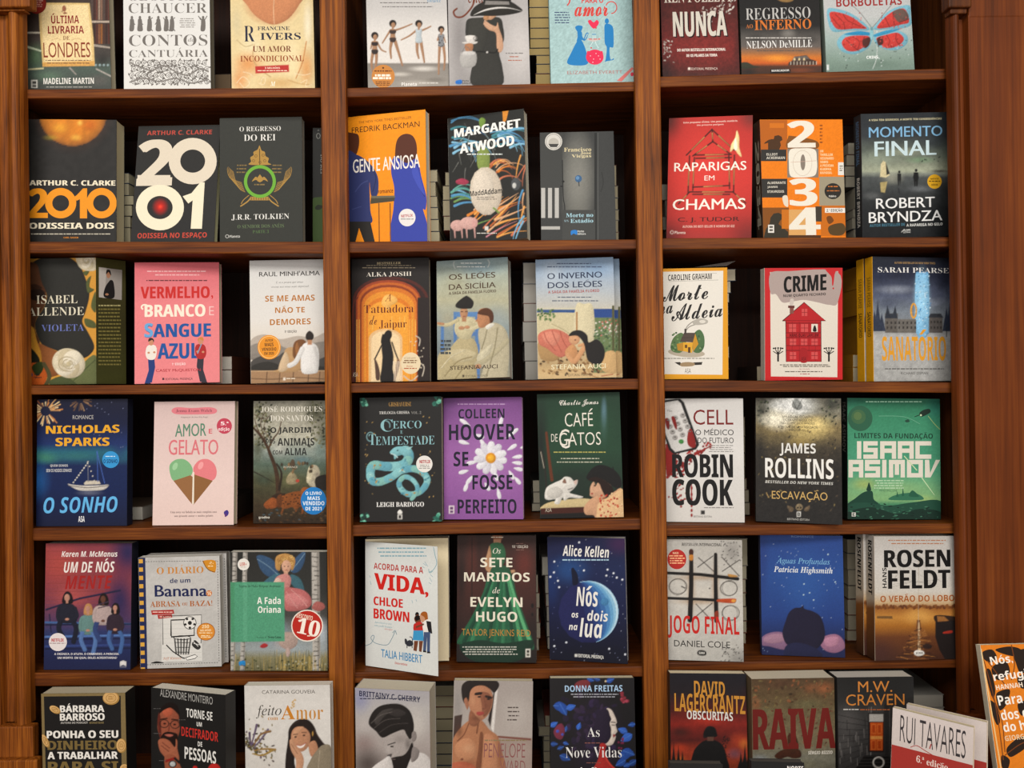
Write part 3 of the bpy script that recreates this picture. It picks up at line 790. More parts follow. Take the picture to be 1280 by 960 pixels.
c('570,101 577,100 577,105 570,105','#2f78c4'); t('Porto',578,100,586,102.5,'#4a4a4a','b'); t('Editora',578,103,588,105.3,'#4a4a4a','b'); d(632,66,654,68.5,'#8d8987'); d(637,70.5,648,72.5,'#b06a50'); d(635,75,652,77,'#b06a50')

B(1, 1, '684,-57 789,-58 792,110 690,111', 'pale turquoise paperback with a blue lady, a blue gentleman and a pink love potion flask', .02, base='#8fb0b0')
g((-58,'#a3bfc0'),(110,'#a9c4c3')); nz(.11); nz(.05,2)
RD='#cf4a42'; BL='#2583bd'
t('PARA O',727,-3.5,754,4,RD,'b'); t('amor',718,8,760,20.5,RD,'K'); ring(764,9.5,7.5,8,1.2,RD,0,200,450)
l('712,-8 712,2 709,7',1.6,RD); d(693,15,714,31,'#4a5a78',5,.42)
c('735,26.5 738,25 742,28 746,25 748.5,28 747,32 742,36 737,31',  '#e0345c')
e(724,35.5,3,3.6,BL); c('719,35 722,32 728,33 727,38 724,42','#2583bd'); c('722,39 727,40 728,46 731,49 734,45 735,41 735.5,42 734,47 731,51 727,50 727,52 721,52 722,46',BL); l('730,49 733,42 735,41.5',1.2,BL)
c('722,51 727,51 732,62 735,79 722,82 709,79 714,66',BL)
e(758.5,26.5,2.6,3.4,BL); c('756,31 761,30 766,34 767,46 766.5,59 762,60 763,74 767,73 766.5,75 759,76.5 756,77.5 757,74 758.5,60 756,54 755.5,40',BL)
l('741,41 741,52 737,58',.7,'#cfe0e0'); l('744,41 744,52 748,60',.7,'#cfe0e0'); p('740,42 745,42 745,44 740,44','#7fa9c0'); e(743.5,71.5,11,9.5,'#e0345c'); p('734,64 753,64 754,68 733,68','#e0345c'); e(739,60,1,1,RD); e(745,35,1,1,RD)
for x,y in ((738,70),(742,74),(748,70),(745,67),(750,74),(741,78)): e(x,y,.6,.6,'#f2c8d0')
l('734,49 742,51 751,48',2.2,'#c9c2bd'); d(736,48.5,750,50.5,RD)
t('ELIZABETH EVERETT',709,88.5,778,92.5,'#b9635c','T'); p('771,101 790,84 792,86 777,102','#d8817d'); e(790,93,2,2.5,'#d8435a')

B(1, 2, '824,-60 919.5,-62 924.5,99 829,100', 'dark red paperback with tall cream condensed title breaking into white splinters', .022, base='#3a1a17')
ph()
g((-60,'#4a201c'),(20,'#5c2622'),(60,'#7d2c28'),(100,'#4c2520')); nz(.16); nz(.2,3); s(880,62,50,36,'#86302b',.7); s(832,95,18,34,'#3c2220',.9); s(924,60,10,60,'#4c2220',.8); s(875,96,50,10,'#57322c',.8)
t('KEN FOLLETT',830,-12,915,3,'#cfc5b8','s')
t('NUNCA',842.5,15.5,910,47,'#2a1210','B'); t('NUNCA',841,14,908.5,45.5,'#cfc9bd','B')
for k_ in range(70):
    x=rnd.uniform(872,920); y=20-(x-872)*.3+rnd.gauss(0,4); e(x,y,rnd.uniform(.7,2),rnd.uniform(.4,1),rnd.choice(('#e2ddd4','#b9aea4','#8a5a52')),rnd.uniform(0,180),6)
for k_ in range(34): e(830+abs(rnd.gauss(0,4.5)),60+rnd.gauss(0,7),rnd.uniform(.6,1.6),.6,rnd.choice(('#e2ddd4','#a0938a')),rnd.uniform(0,180),6)
t('DO AUTOR BESTSELLER INTERNACIONAL',846.5,60.5,907,64,'#e6dcd2','B'); t('DE OS PILARES DA TERRA',858,67.5,896.5,71,'#e6dcd2','B'); r(860,84.5,863,87.5,'#e0d4c8'); t('EDITORIAL PRESENÇA',864,84.5,897,87.5,'#d8c8bc','r')

B(1, 2, '923,-60 1022,-63 1027,95 927.5,97', 'dark paperback with orange and silver title above a sunset field and a farmhouse', .02, base='#242220')
ph()
g((-60,'#1f1d1c'),(32,'#262423'),(46,'#5d5955'),(58,'#6d6560'),(66,'#a0714a'),(72,'#cc7a30'),(79,'#c8662a'),(83,'#5a3a2a'),(97,'#3a2d26'))
nz(.1); s(985,42,14,9,'#8a8680',.8); s(945,48,16,8,'#3a3836',.7); s(1012,50,14,8,'#3c3a38',.6); s(972,73,26,7,'#e89a3a',.9); s(935,90,16,8,'#2e2825',.9); s(1000,88,26,5,'#8a4a2c',.7)
t('REGRESSO',932,9.5,1013,24,'#bdbbb7','t'); t('AO',932.5,30.5,941,35.5,'#b8713a','s'); t('INFERNO',943,24.5,1014,37,'#cf7a34','s'); d(932,47,1014,48.8,'#d8d4ce'); t('NELSON DeMILLE',933,50.5,1015,60,'#e4e2de','t'); d(946,63,1005,65,'#6a5a50')
c('968,-6 990,-8 992,0 984,3 974,1','#9a7a4a')
p('985,82 986,78 990,76 993,71 1008,69 1013,74 1020,76 1021,81','#4c3a30'); p('992,73 994,71 1008,69.5 1012,74','#6a625c'); 
for x in (993,999,1005): p([(x-2.5,75.5),(x,70.5),(x+2.5,75.5)],'#8a8078'); r(x-.7,73,x+.7,75.5,'#efd9a0')
for x in range(988,1021,4): r(x,77,x+.8,81,'#cfc3b2')
c('926,79 934,78 942,82 950,84 926,86','#3f3f30'); r(963,86.5,988,92,'#1d1a19'); t('MARCADOR',964.5,87,986.5,89.5,'#e6e2dc','b')

B(1, 2, '1027,-62 1133,-66 1144,90 1033,93', 'grey green rain-speckled paperback with a red and turquoise butterfly', .022, base='#8a9a92', spine=1)
ph()
g((-66,'#b9b9b9'),(20,'#bdbfbe'),(50,'#a3b3ae'),(75,'#86998e'),(92,'#74877c')); nz(.08); s(1100,80,40,8,'#6c8074',.6); s(1060,70,20,12,'#93a8a0',.5)
t('BORBOLETAS',1045,-3,1127,7.5,'#9c3230','b')
l('1089,34 1075,16 1062,4',.5,'#4a4a48'); l('1091,34 1106,16 1116,4',.5,'#4a4a48'); l('1096,36 1096,70 1091,86',.7,'#cfd6d2')
CY='#7fb4c4'; RE='#c8463f'
def wing(o,i_): c(o,CY); c(i_,RE)
wing('1034,12 1045,11 1062,16 1077,26 1087,37 1076,38.5 1060,38.5 1042,40 1035.5,30','1037,16 1048,15.5 1064,21 1078,31 1083,36 1068,36 1048,37 1040,29')
wing('1092,37 1098,27 1108,16 1121,9 1137,7 1138.5,20 1139.5,30 1131,35 1112,36.5','1096,35 1103,25 1114,15.5 1128,10.5 1134,16 1136,28 1126,31 1108,35')
wing('1088,43 1070,40 1054,43 1046,53 1052,64 1068,68 1084,61 1090,50','1087,46 1070,44.5 1057,47 1052,54 1058,63 1070,64 1082,57')
wing('1092,47 1103,41.5 1120,38 1133,44 1134,54 1123,62 1108,62 1096,56','1095,48.5 1108,43.5 1122,41 1130,49 1122,57.5 1107,60')
c('1055,43 1072,39 1088,41 1088,44 1070,44','#2f8fb8'); c('1091,44 1108,38 1126,36 1110,42 1094,46','#3f97bb'); c('1116,15 1126,11 1134,16 1135,24 1124,28 1118,22','#6f5a52'); c('1078,50 1088,47 1086,57 1080,60','#5a2f2a'); c('1096,49 1102,46 1104,54 1098,57','#5a2f2a')
for q in ('1044,18 1054,28 1056,37','1054,18 1060,26 1080,35','1040,22 1050,34','1106,22 1112,34','1116,15 1118,34','1124,28 1136,24','1058,50 1066,58 1074,64','1066,46 1074,52 1072,62','1108,44 1112,52 1108,60','1120,42 1120,50 1124,56'): l(q,.8,'#7a2a28')
for k_ in range(60):
    x=rnd.choice((rnd.uniform(1038,1078),rnd.uniform(1100,1134))); y=rnd.uniform(16,36); e(x,y,.9,.6,rnd.choice(('#cf5a50','#b83e38','#a03530')),rnd.uniform(0,180),6)
for k_ in range(44):
    x=rnd.choice((rnd.uniform(1054,1084),rnd.uniform(1098,1128))); y=rnd.uniform(46,60); e(x,y,1.2,.8,rnd.choice(('#d86a62','#c05048','#9c332e')),rnd.uniform(0,180),6)
e(1089.5,42,2.4,8.5,'#8fc0c8'); e(1089.5,36,1.8,2.2,'#6f9aa0')
for k_ in range(30): e(rnd.uniform(1036,1140),rnd.uniform(50,88),.7,.9,rnd.choice(('#34403a','#5a6a62','#c3cec9')),0,6)
t('CRIHS',1083,69.8,1097.5,73.5,'#eef0ee','b'); r(1033,81,1036,88,'#d8dad8')
# ================================================================= second shelf
B(2, 0, '33,149 146,150 145.5,304 33,304', 'black paperback with a glowing orange sun at the top and fat orange numerals', .036, lean=2, base='#2e2c2a', page='#cfc19a')
g((149,'#33312f'),(304,'#312f2d')); nz(.06); s(91,140,56,56,'#8a4a1a',.9,1.6); s(91,140,43,43,'#d98a2c',1,.25); s(91,140,40,40,'#d2852a',.6); nz(.14,3); s(75,160,14,10,'#e0a63a',.7); s(112,156,14,12,'#c8691f',.7); s(95,172,10,6,'#eab54e',.8); s(100,154,5,5,'#f2c660',.8); s(64,172,14,5,'#b9a63a',.4); s(40,240,6,80,'#45423e',.5)
CR='#e9dfc6'; OR='#e89a22'
t('ARTHUR C. CLARKE',37,225.5,144.5,232,CR,'B')
ring(76,254,19.5,19,9,OR); ring(127,254,19,19,8.6,OR); p('96,244 99,241 104,235.5 109,235.5 109,273 100,273 100,249 96,251 92,247',OR); t('2',35,235.5,60,272.5,OR,'B')
t('ODISSEIA DOIS',36.5,278.5,143,286,CR,'B'); d(39,292,138,294,'#c9c2b0'); t('CARL SAGAN',79.5,296,98,298,'#d28a2e','b')

B(2, 0, '174,158 275,156 268,304 163,304', 'black paperback with giant cream numerals in two lines and one red glowing dot', .016, base='#2c2b29', page='#b9b58c')
g((156,'#373634'),(304,'#323130')); nz(.05); s(200.5,258.5,11,12,'#c42a20',1,.8); s(200.5,258.5,4,4,'#ee4a34',1)
C1='#ddd2bf'; C2='#ece2c9'  # upper numerals in a greyer tone: shade under the shelf above, painted in
t('ARTHUR C. CLARKE',184,163,265,168.5,'#bd5245','b',0); t('2',172,174.5,216.5,232,C1,'B'); r(172,219,213,232,C1); ring(241,201.5,30,29,14.5,C1); ring(200,259.5,30,28.5,14,C2)
p('239.5,241.5 250.5,228 256,228 252.5,286 238.5,286 241,250.5 235.5,254.5 228.5,245.5',C2)
t('ODISSEIA NO ESPAÇO',172,291,258.5,297.5,'#c8503f','b')

B(2, 0, '275,148 377,146 379,304 275,304', 'dark green-black paperback with a bright green ring inside golden ornament', .021, base='#2f302c', page='#9a9080')
g((146,'#3d3e39'),(304,'#383933')); nz(.05)
GO='#b08c48'; GR='#74ad3f'
t('O REGRESSO',299.5,158,351,164,'#dfddd6','t'); t('DO REI',305,168,344.5,176,'#e6e4dd','t')
c('324.5,182 327,188 331,190 332,195 336,198 335,203 338,206 312,206 314,202 313,197 317,194 317,190 322,187',GO); l('324.5,186 325,212',1,'#5d4a26')
for x,y in ((320,195),(329,194),(317,201),(331,201),(325,203)): ring(x,y,1.8,1.8,.6,'#7a5f2e')
for sg in (-1,1):
    for k_ in range(7): l([(324.5+sg*(18+k_*.7),240-k_*1.9),(324.5+sg*(25+k_*1.9),236-k_*2.2),(324.5+sg*(30+k_*1.7),226-k_*2.2),(324.5+sg*(33+k_*1.0),214-k_*.9)],.75,GO,True,.4)
    l([(324.5+sg*10,246),(324.5+sg*15,252),(324.5+sg*24,258)],1.6,GO); l([(324.5+sg*13,244),(324.5+sg*20,250),(324.5+sg*23,255)],.9,GO)
    d(324.5+sg*22-7,206,324.5+sg*22+7,219,'#8a7448',3,.35)
r(313,246,336,250.5,GO); 
for x in range(314,336,3): r(x,246.5,x+.6,250,'#4d4326')
ring(325,227,20,20.5,4,GR); c('315,227 320,221 325,226 330,221 335,227 330,225 325,228 320,225',GO); p('322,222 325,218 328,222 328,227 322,227',GO); d(318,230,331,233,'#8a7448')
t('J.R.R. TOLKIEN',289.5,267.5,361.5,275,'#e2e0d9','t'); t('O SENHOR DOS ANÉIS',297,280.5,355,285,'#6a7d58','t'); t('PARTE 3',316,287.5,336,291.5,'#5f7a4c','t'); ring(284,295.5,2.3,2.3,.6,'#c9c7c0'); t('Planeta',287,293.8,300,297.2,'#c9c7c0','b')

B(2, 0, '391,160 415,160 415,303 391,303', 'black and green spine-out book half hidden behind the first upright', .13, base='#22221f', Y=.085, lean=0, yaw=0)
K_.upright = True
g((160,'#272724'),(303,'#252522')); p('389,250 393,247 404,246 418,247 418,306 389,306','#3f5424'); c('394,259 398,256 404,258 400,262 395,262','#1f2a14'); ring(398,170,2.6,3.6,.7,'#8a8a84'); K_.ops.append(('v','DO REI',.90-.12,.62,.2,lin('#9a9890'),'t')); need('t','DO REI'); ring(398,163,1,1,.4,'#8a8a84')

B(2, 1, '431.5,146.5 531,137.5 535,304 433,304', 'orange paperback with a man in navy and a blue-coated woman seen from behind', .022, base='#b97420', page='#c9c0ac', yaw=-13)
g((137,'#ee9a1e'),(304,'#ee9622')); nz(.05)
c('433,168 441,166.5 448,169 449,180 446,192 441,194 433,193','#5d3522')
c('433,195 446,193.5 462,204 472,220 473,238 470,246 464,244 462,228 463,262 465,278 448,281 433,276','#3b4372'); l('466,240 470,222 464,210',1,'#2c3258'); l('444,240 452,230 460,226',1.2,'#4d5688'); l('440,262 452,258',1,'#4d5688'); s(450,230,16,30,'#000',0)
p('433,277 463,277 469,304 456,304 449,285 444,304 433,304','#35322f')
c('494,190 497,174 506,167.5 516,170 521,182 520,200 512,208 496,206','#62392a')
c('493,196 508,204 521,199 527,222 533,246 532,262 529,262 534,280 536,303 490,303 492,260 493,236 489,214','#4350a8'); l('521,205 524,232 531,246',1.2,'#33408c'); c('515,215 520,206 527,228 531,244 522,232','#4e5cb8')
p('464,245 494,244.5 493,251.5 463,255','#57503f'); p('464,245 494,244.5 494,247 464,248','#77705c')
for x in (473,487): p([(x,254),(x+1.4,254),(x+2,304),(x+.6,304)],'#8a5a28')
p('534,239 536,239 536,260 535,260','#6a5a42')
t('THE NEW YORK TIMES BESTSELLER',448,148.5,514,151.5,'#7a4a14','r'); t('FREDRIK BACKMAN',439.5,155.5,524,162.5,'#4d2f18','r'); t('romance',473,237.5,491.5,241.5,'#7a4416','b'); t('GENTE ANSIOSA',441,196,524.5,213,'#efe9e0','x')
stick(509,272,10.5,11); e(509,272,10.5,11,'#e6e2de'); t('NETFLIX',501.5,268,516,271.5,'#b8333a','b'); d(501,273.5,517,275,'#6a6a6e'); endstick()

B(2, 1, '560,148 654,136 660,304 563,304', 'jungle paperback of blue, orange and green fronds around one large pale egg', .026, base='#8a8882', page='#c3bba6', yaw=-14)
ph()
g((136,'#31322f'),(304,'#2e2e2c')); nz(.1)
rnd = random.Random(11)
def frond(x,y,a,L,w,col,curl):
    P=[]; 
    for k_ in range(6):
        P.append((x,y)); x+=L/5*math.cos(a); y+=L/5*math.sin(a); a+=curl/5
    l(P,w,col,True,.3)
BLs=('#5f9ac0','#7fb4d0','#3f6f98','#4f8f98','#8ec0d8'); ORs=('#d8893a','#e6a85a','#c97a5a','#dcae86','#b96a3a'); GRs=('#4f8f8a','#6aa89a','#3a6a6a','#7a9a5a')
for k_ in range(10): frond(562+rnd.uniform(0,8),150+rnd.uniform(0,50),rnd.uniform(-.6,.2),rnd.uniform(30,55),rnd.uniform(1.5,3.5),rnd.choice(BLs),rnd.uniform(1.2,2.2))
for k_ in range(14): frond(rnd.uniform(612,640),rnd.uniform(158,185),rnd.uniform(-.5,.2),rnd.uniform(34,58),rnd.uniform(1.5,4),rnd.choice(BLs),rnd.uniform(1.0,2.0))
for k_ in range(12): frond(563+rnd.uniform(0,6),232+rnd.uniform(-6,30),rnd.uniform(-.7,.1),rnd.uniform(30,48),rnd.uniform(1.5,3.5),rnd.choice(GRs+BLs[:2]),rnd.uniform(1.1,2.2))
for k_ in range(11): frond(rnd.uniform(612,624),rnd.uniform(205,226),rnd.uniform(-1.2,-.6),rnd.uniform(22,42),rnd.uniform(1.5,3),rnd.choice(ORs),rnd.uniform(1.4,2.4))
for k_ in range(24): frond(rnd.uniform(584,640),rnd.uniform(262,298),rnd.uniform(-.9,-.3),rnd.uniform(25,50),rnd.uniform(1.6,3.6),rnd.choice(ORs+('#c98a94','#7a9a5a')),rnd.uniform(-.3,.5))
for k_ in range(8): frond(658-rnd.uniform(0,8),190+rnd.uniform(0,90),rnd.uniform(1.7,2.3),rnd.uniform(24,44),rnd.uniform(1.5,3),rnd.choice(ORs+BLs[:2]),rnd.uniform(-.8,-.2))
for k_ in range(14): frond(rnd.uniform(568,620),rnd.uniform(152,215),rnd.uniform(.8,2.2),rnd.uniform(12,26),1,rnd.choice(('#7d7d78','#5a5a55','#8f9a94')),rnd.uniform(-.5,.5))
c('597,190 606,184 612,192 611,212 604,216 597,208','#8a9a54'); c('599,150 603,147 607,151 604,160 600,158','#7d9a4a'); p('628,138 636,137 633,150 629,156','#d8923a')
c('570,226 578,223 586,227 582,231 572,230','#a8435a'); e(572,282,9,7,'#cfa8a0'); e(586,279,11,8,'#d3aca3'); c('592,272 597,276 596,283 590,284','#cfa39c')
for x in (568,577,583,593): l([(x,284),(x+1,297)],2.6,'#c39a92',True,1.4)
e(645,230,6,8,'#55585a'); e(643,232,2.5,3.5,'#c9c9c4')
e(607.5,239,20.3,30.5,'#cfc3b2',-3); e(604,232,13,20,'#dacfbf',-3); l('617,260 624,266',2,'#7a9a4a')
t('MARGARET',567.5,155,650,166,'#ecebe6','B',0,-3); t('ATWOOD',574.5,174.5,642.5,187,'#ecebe6','B',0,-3)
d(584,192,628,195,'#cfd4d0'); t('MaddAddam',587.5,236.5,627.5,243.5,'#35332f','b'); d(594,246,622,251,'#8a8074',2,.4); r(606,283,610.5,288,'#d8d6d0'); d(596,291,621,293,'#cfccc4')
B(2, 1, '675,166 767,164 770,304 677,304', 'charcoal paperback of a dim doorway with a round blue door knob and white bars', .02, base='#3d3e3d')
g((164,'#454645'),(304,'#424342')); nz(.05); s(722,225,26,75,'#87867f',1,.7); s(722,270,20,30,'#77766f',.5)
r(743,166,746,303,'#2f302f'); r(747,166,748,303,'#5d5e5c'); r(676,166,703,262,'#484947'); l('703,200 704,245 706,262 704,303',1.2,'#2a2b2a'); l('752,215 754,228 751,240',1.6,'#3a3b3a'); e(704,227,1.6,1.4,'#222'); e(702,233,2,1,'#2a2a2a')
r(703,262.5,744,303,'#4a4b49')
for x in (676.5,685,693.5): r(x,235,x+5,272.5,'#b9b7b2')
r(676.5,283,700,287,'#b3b1ac')
e(723,223.5,4.3,4.5,'#44688c'); e(722,222.5,2.2,2.2,'#6a90b4'); l('723.5,227 724,233',1,'#2b3038')
t('Francisco',705,184.5,739,189.5,'#dccfa8','s'); t('José',725.5,189.5,739,193.5,'#dccfa8','s'); t('Viegas',714.5,193,739,198,'#dccfa8','s'); t('Morte no',707.5,266.5,741.5,271.5,'#a9ccd6','s'); t('Estádio',713,273.5,741.5,278.5,'#a9ccd6','s'); d(705,275,711,278,'#8aa0a8',2)
c('714,288.5 721,288 721,293.5 717,292 714,294','#2f82c8'); t('Porto',722,288,730,290.5,'#d8d8d4','b'); t('Editora',722,291.2,732,293.5,'#d8d8d4','b')
stick(692,177,11,11); e(692,177,10.8,10.8,'#d0cdc6'); ring(692,177,9.5,9.5,.6,'#8a8780'); e(692,178.5,6.5,6,'#b9b5ac'); p('685.5,180 698.5,180 696,184 688,184','#4a4a48'); endstick()

B(2, 2, '837,148 941,144 939,303 833,303', 'red paperback with a house frame built of burnt matchsticks, one corner on fire', .02, base='#8a2d28')
ph()
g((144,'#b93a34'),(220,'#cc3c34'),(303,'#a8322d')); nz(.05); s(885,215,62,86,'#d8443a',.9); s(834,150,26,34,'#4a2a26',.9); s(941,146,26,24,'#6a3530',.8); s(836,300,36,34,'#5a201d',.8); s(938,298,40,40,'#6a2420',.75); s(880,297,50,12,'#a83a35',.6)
MT='#4a1f18'; ML='#c8955c'
def match(a,b,c2,d2,w=1.7): l([(a,b),(c2,d2)],w,MT,False); l([(a+(c2-a)*.3,b+(d2-b)*.3),(a+(c2-a)*.8,b+(d2-b)*.8)],w*.75,ML,False,w*.4)
for q in ((890,162,858,194),(890,162,918,188),(890,162,891,177),(891,177,866,195),(891,177,912,192),(868,194,914,193),(870,198,914,197),(862,195,860,241),(868,197,866,238),(911,194,912,236),(918,194,917,240),(866,234,912,232),(862,240,916,240),(866,243,912,243),(862,240,848,255),(916,240,932,254)): match(*q)
c('921,163 919,172 914,181 913,190 918,186 922,192 927,196 924,184 924,172','#f0d9a0'); c('920,172 917,182 919,188 922,186','#fbf3d8')
W1='#f0e8dc'
t('RAPARIGAS',842.5,202.5,932.5,213.5,W1,'x'); t('EM',880.5,219.5,893,225.5,W1,'r'); t('CHAMAS',840.5,248.5,931.5,262,W1,'x'); t('C. J. TUDOR',847,271.5,924,278.5,'#501512','x')
t('Uma pequena vítima. Um passado sombrio.',854,151,922,154,'#e8c9bd','b'); t('Um presente perigoso.',871,155,905,157.5,'#e8c9bd','b'); t('AUTORA DO BEST-SELLER O HOMEM DE GIZ',853,281.5,918,284.5,'#e0b9ac','b'); ring(840,290.5,2.3,2.3,.7,'#e8d4c8'); t('Planeta',843.5,288.8,857,292.5,'#e8d4c8','r')

B(2, 2, '951,151 1052,148 1058,303 953,303', 'orange patchwork paperback with four huge white digits stacked down the middle', .03, base='#3a2a20', spine=1, yaw=6)
g((148,'#e88718'),(303,'#e68418')); nz(.06)
r(950,150,984,187,'#b9691e'); p('960,187 960,178 963,174 967,174 968,170 973,169 977,171 978,175 975,177 976,182 974,187','#54381f'); p('962,174 956,178 955,180 962,178','#54381f'); r(962,154,980,160,'#d07a20'); c('985,172 990,170 1020,176 1020,186 985,186','#8a5a28')
r(951,187,983,201.5,'#3b3936'); r(952,223.5,984,247,'#3b3936'); r(984,186,1023,222,'#8d8378'); r(1024,221,1057,257,'#a39a84'); s(1040,238,20,20,'#c9bfa0',.3)
r(952,259.5,986,300,'#8a5620'); p('954,300 957,287 962,279 963,272 967,267 973,266 977,268 978,273 975,276 973,280 978,284 985,290 986,300','#3f3a2e'); r(977,262,986,286,'#c87820'); r(986,294,1026,300,'#5a3a20'); r(1026,257,1059,295,'#c8741c'); c('1036,283 1052,279 1057,287 1052,294 1038,293','#5f4a2a'); c('1033,272 1038,270 1042,276 1036,280','#7a4a1c'); r(1019,258,1027,277,'#4a4238'); r(986,262,1010,294,'#d8a86a'); r(1014,222,1024,258,'#e68418')
DG='#e8e2d4'; K_.spine_txt = [('2034', .84, .1, .62, '#b9b2a4', 'B')]
t('2',984,151,1019,184.5,DG,'B'); c('987,188 1000,185.5 1018,187 1021,200 1021,212 1017,220 1000,222 988,220 986,205','#e8e2d4'); e(1003.5,203,3,10,'#8d8378'); ring(1003,204,12,16,.5,'#cdbfae'); l('988,203 1020,201',.5,'#d0b0a0')
t('3',986.5,223,1021.5,257.5,DG,'B'); t('4',986,259.5,1025.5,294,DG,'B'); c('978,246 984,245 985,258 980,256','#e0d6c4')
t('ELLIOT',958,191.5,972,194.5,'#d8d2c4','b'); t('ACKERMAN',958,195.8,981,199,'#d8d2c4','b'); t('ALMIRANTE',959,227,982,230,'#d8d2c4','b'); t('JAMES',959,232.5,972,235.5,'#d8d2c4','b'); t('STAVRIDIS',959,238,980,241,'#d8d2c4','b')
for k_,(w_,tx) in enumerate(((1029,'UM'),(1041,'THRILLER'),(1042,'VISIONÁRIO'),(1035,'SOBRE'),(1042,'A PRÓXIMA'),(1039,'GUERRA'),(1040,'MUNDIAL'))): t(tx,1025,187.5+k_*4.5,w_,190.5+k_*4.5,'#f2d9ae','b')
for k_ in range(6): d(1024.5,156+k_*4.2,1028,158.5+k_*4.2,'#a05a18',1,.8)
r(1047.5,203,1055,219,'#e2ded6'); d(1049,207,1054,215,'#8a8578',3)
stick(1041,239,11,10); e(1041,239,10.5,10,'#35322d'); d(1035,232.5,1047,235,'#c87a3a'); d(1033.5,238,1049,240,'#c87a3a'); t('Público',1036,244,1045,246.5,'#e2ded6','b'); endstick()
r(1031,260,1057,266,'#e6e2da'); t('2.ª EDIÇÃO',1033,261.3,1053,264.7,'#3a3835','b'); r(960,281,967.5,291,'#e2ded6'); r(961.5,282.5,966,285,'#6a665e'); r(961.5,286.5,966,289,'#6a665e')

B(2, 2, '1077,144 1186,138.5 1188,301 1078,301', 'dark paperback with two figures and a leaning lighthouse on a wet stormy beach', .026, base='#2a2d30', spine=1, yaw=6)
ph()
g((139,'#32363a'),(170,'#3d4246'),(195,'#6f776c'),(214,'#a8ad98'),(217,'#8a8f84'),(222,'#565a5a'),(245,'#3c3f40'),(262,'#2d2f31'),(301,'#242628')); nz(.1); nz(.12,4)
s(1100,198,34,14,'#9aa392',.7); s(1150,200,26,6,'#7a9a78',.6); s(1165,178,26,14,'#343a40',.7); s(1115,222,20,12,'#a8a898',.6); s(1150,236,24,6,'#83878a',.5); s(1090,245,18,7,'#7a7c7c',.5); s(1130,190,30,8,'#b9bfa8',.5); s(1180,240,14,20,'#303234',.7); s(1175,214,20,3,'#55504c',.9)
p('1100,221 1101,205 1104,201 1107,203 1110,216 1112,219 1107,222','#d3c7a0'); p('1107,203 1112,217 1108,219','#3a3a36'); p('1100,228 1109,227 1106,241 1101,240','#b0a070')
e(1124,215,1.5,1.8,'#2a2b2b'); p('1121.6,217 1126.2,217 1126.4,224 1125,232 1124.3,226 1123.6,232 1122.4,232 1121.6,224','#2a2b2b'); e(1145,213,1.7,2,'#202121'); p('1142,215.5 1147.6,215.5 1148.4,222 1147.4,226 1146.6,233 1145.2,233 1144.8,227 1144.2,233 1142.8,233 1142.2,226 1141.2,222','#202121'); l('1123,236 1124,242',1.6,'#34363a')
for k_ in range(9): e(1150+rnd.uniform(0,28),196+rnd.uniform(0,9),1,.5,'#2c3030',rnd.uniform(-30,30),6)
t('A VIDA TEM SEGREDOS, A MORTE TEM CONSEQUÊNCIAS',1086,148,1177,151,'#cfc7a4','b'); t('MOMENTO',1086,158,1178,171,'#86b4d4','x'); t('FINAL',1093,176,1170.5,194.5,'#c8dbdf','z')
t('ROBERT',1095,247,1168.5,260,'#e6e6e4','x'); t('BRYNDZA',1086,264,1178,277,'#e6e6e4','x'); t('AUTOR BESTSELLER DE',1087,279.5,1131,283,'#4f8094','b'); t('A RAPARIGA NO GELO',1133,279,1178,282.5,'#d8d8d4','b'); K_.spine_txt = [('MOMENTO FINAL', .95, .6, .45, '#4a6a88', 'b'), ('ROBERT BRYNDZA', .5, .1, .4, '#b9b9b4', 'b')]; t('ALMA',1129,286.5,1138,288.5,'#e0e0dc','b'); t('LETRAS',1129,289.3,1138,291.3,'#e0e0dc','r'); l('1127,290 1130,287',.8,'#e0e0dc')
stick(1168,227,9,9); e(1168,227,9,9,'#d8a92c'); t('NOVO',1163,222.5,1173,224.5,'#4a3a14','b'); d(1161,226,1175,228,'#4a3a14'); t('SÉRIE',1164,230,1172,232,'#4a3a14','b'); endstick()
# ================================================================= third shelf
B(3, 0, '33,323.5 120.5,322 120,483 35,482.5', 'paperback of a black-haired woman with white roses, its flap with a small portrait folded out', .022, base='#4a4526')
ph()
K_.flap = ((120.5,320,155,326,153,478,120,482),)
g((320,'#c9953f'),(483,'#cf9a42')); nz(.06)
c('33,335 50,323 78,319 98,330 107,348 112,368 107,390 103,402 110,415 118,432 114,442 104,448 90,446 70,438 52,430 44,410 46,398 56,382 58,366 46,350 44,332','#33322e')
c('33,340 46,330 52,352 58,366 56,382 46,398 44,412 50,432 33,440','#5a3a26'); c('33,366 46,360 56,366 50,376 33,372','#2a1c14'); c('33,358 44,355 53,360 44,362','#3d271a'); s(60,430,30,30,'#000',0)
c('46,430 60,434 78,442 96,448 90,458 70,470 54,470 44,455','#8f5a32'); 
c('33,412 42,410 46,425 52,445 50,470 33,465','#d29a3c'); c('33,432 44,440 50,452 40,460 33,450','#2e2f22'); e(44,470,15,17,'#d06a2c'); c('40,458 52,452 54,462 46,470','#3d4a26'); l('55,455 62,470 56,484',5,'#5a5436')
def rose(x,y,S,n=6):
    c(el(x,y,20*S,17.5*S,20,9),'#cfc3a8')
    for i in range(n):
        a=i*1.05; c(el(x+8*S*math.cos(a),y+7*S*math.sin(a),11*S,9*S,math.degrees(a)+40,8),('#d8cdb4','#c9bc9e','#e0d7c2')[i%3])
    for i in range(5): ring(x+rnd.uniform(-3,3)*S,y+rnd.uniform(-3,3)*S,(11-2*i)*S,(9-1.7*i)*S,1.1*S,('#b3a586','#e6decb')[i%2],rnd.uniform(0,90),rnd.uniform(0,120),330)
    e(x,y+1*S,3*S,3*S,'#c4b796')
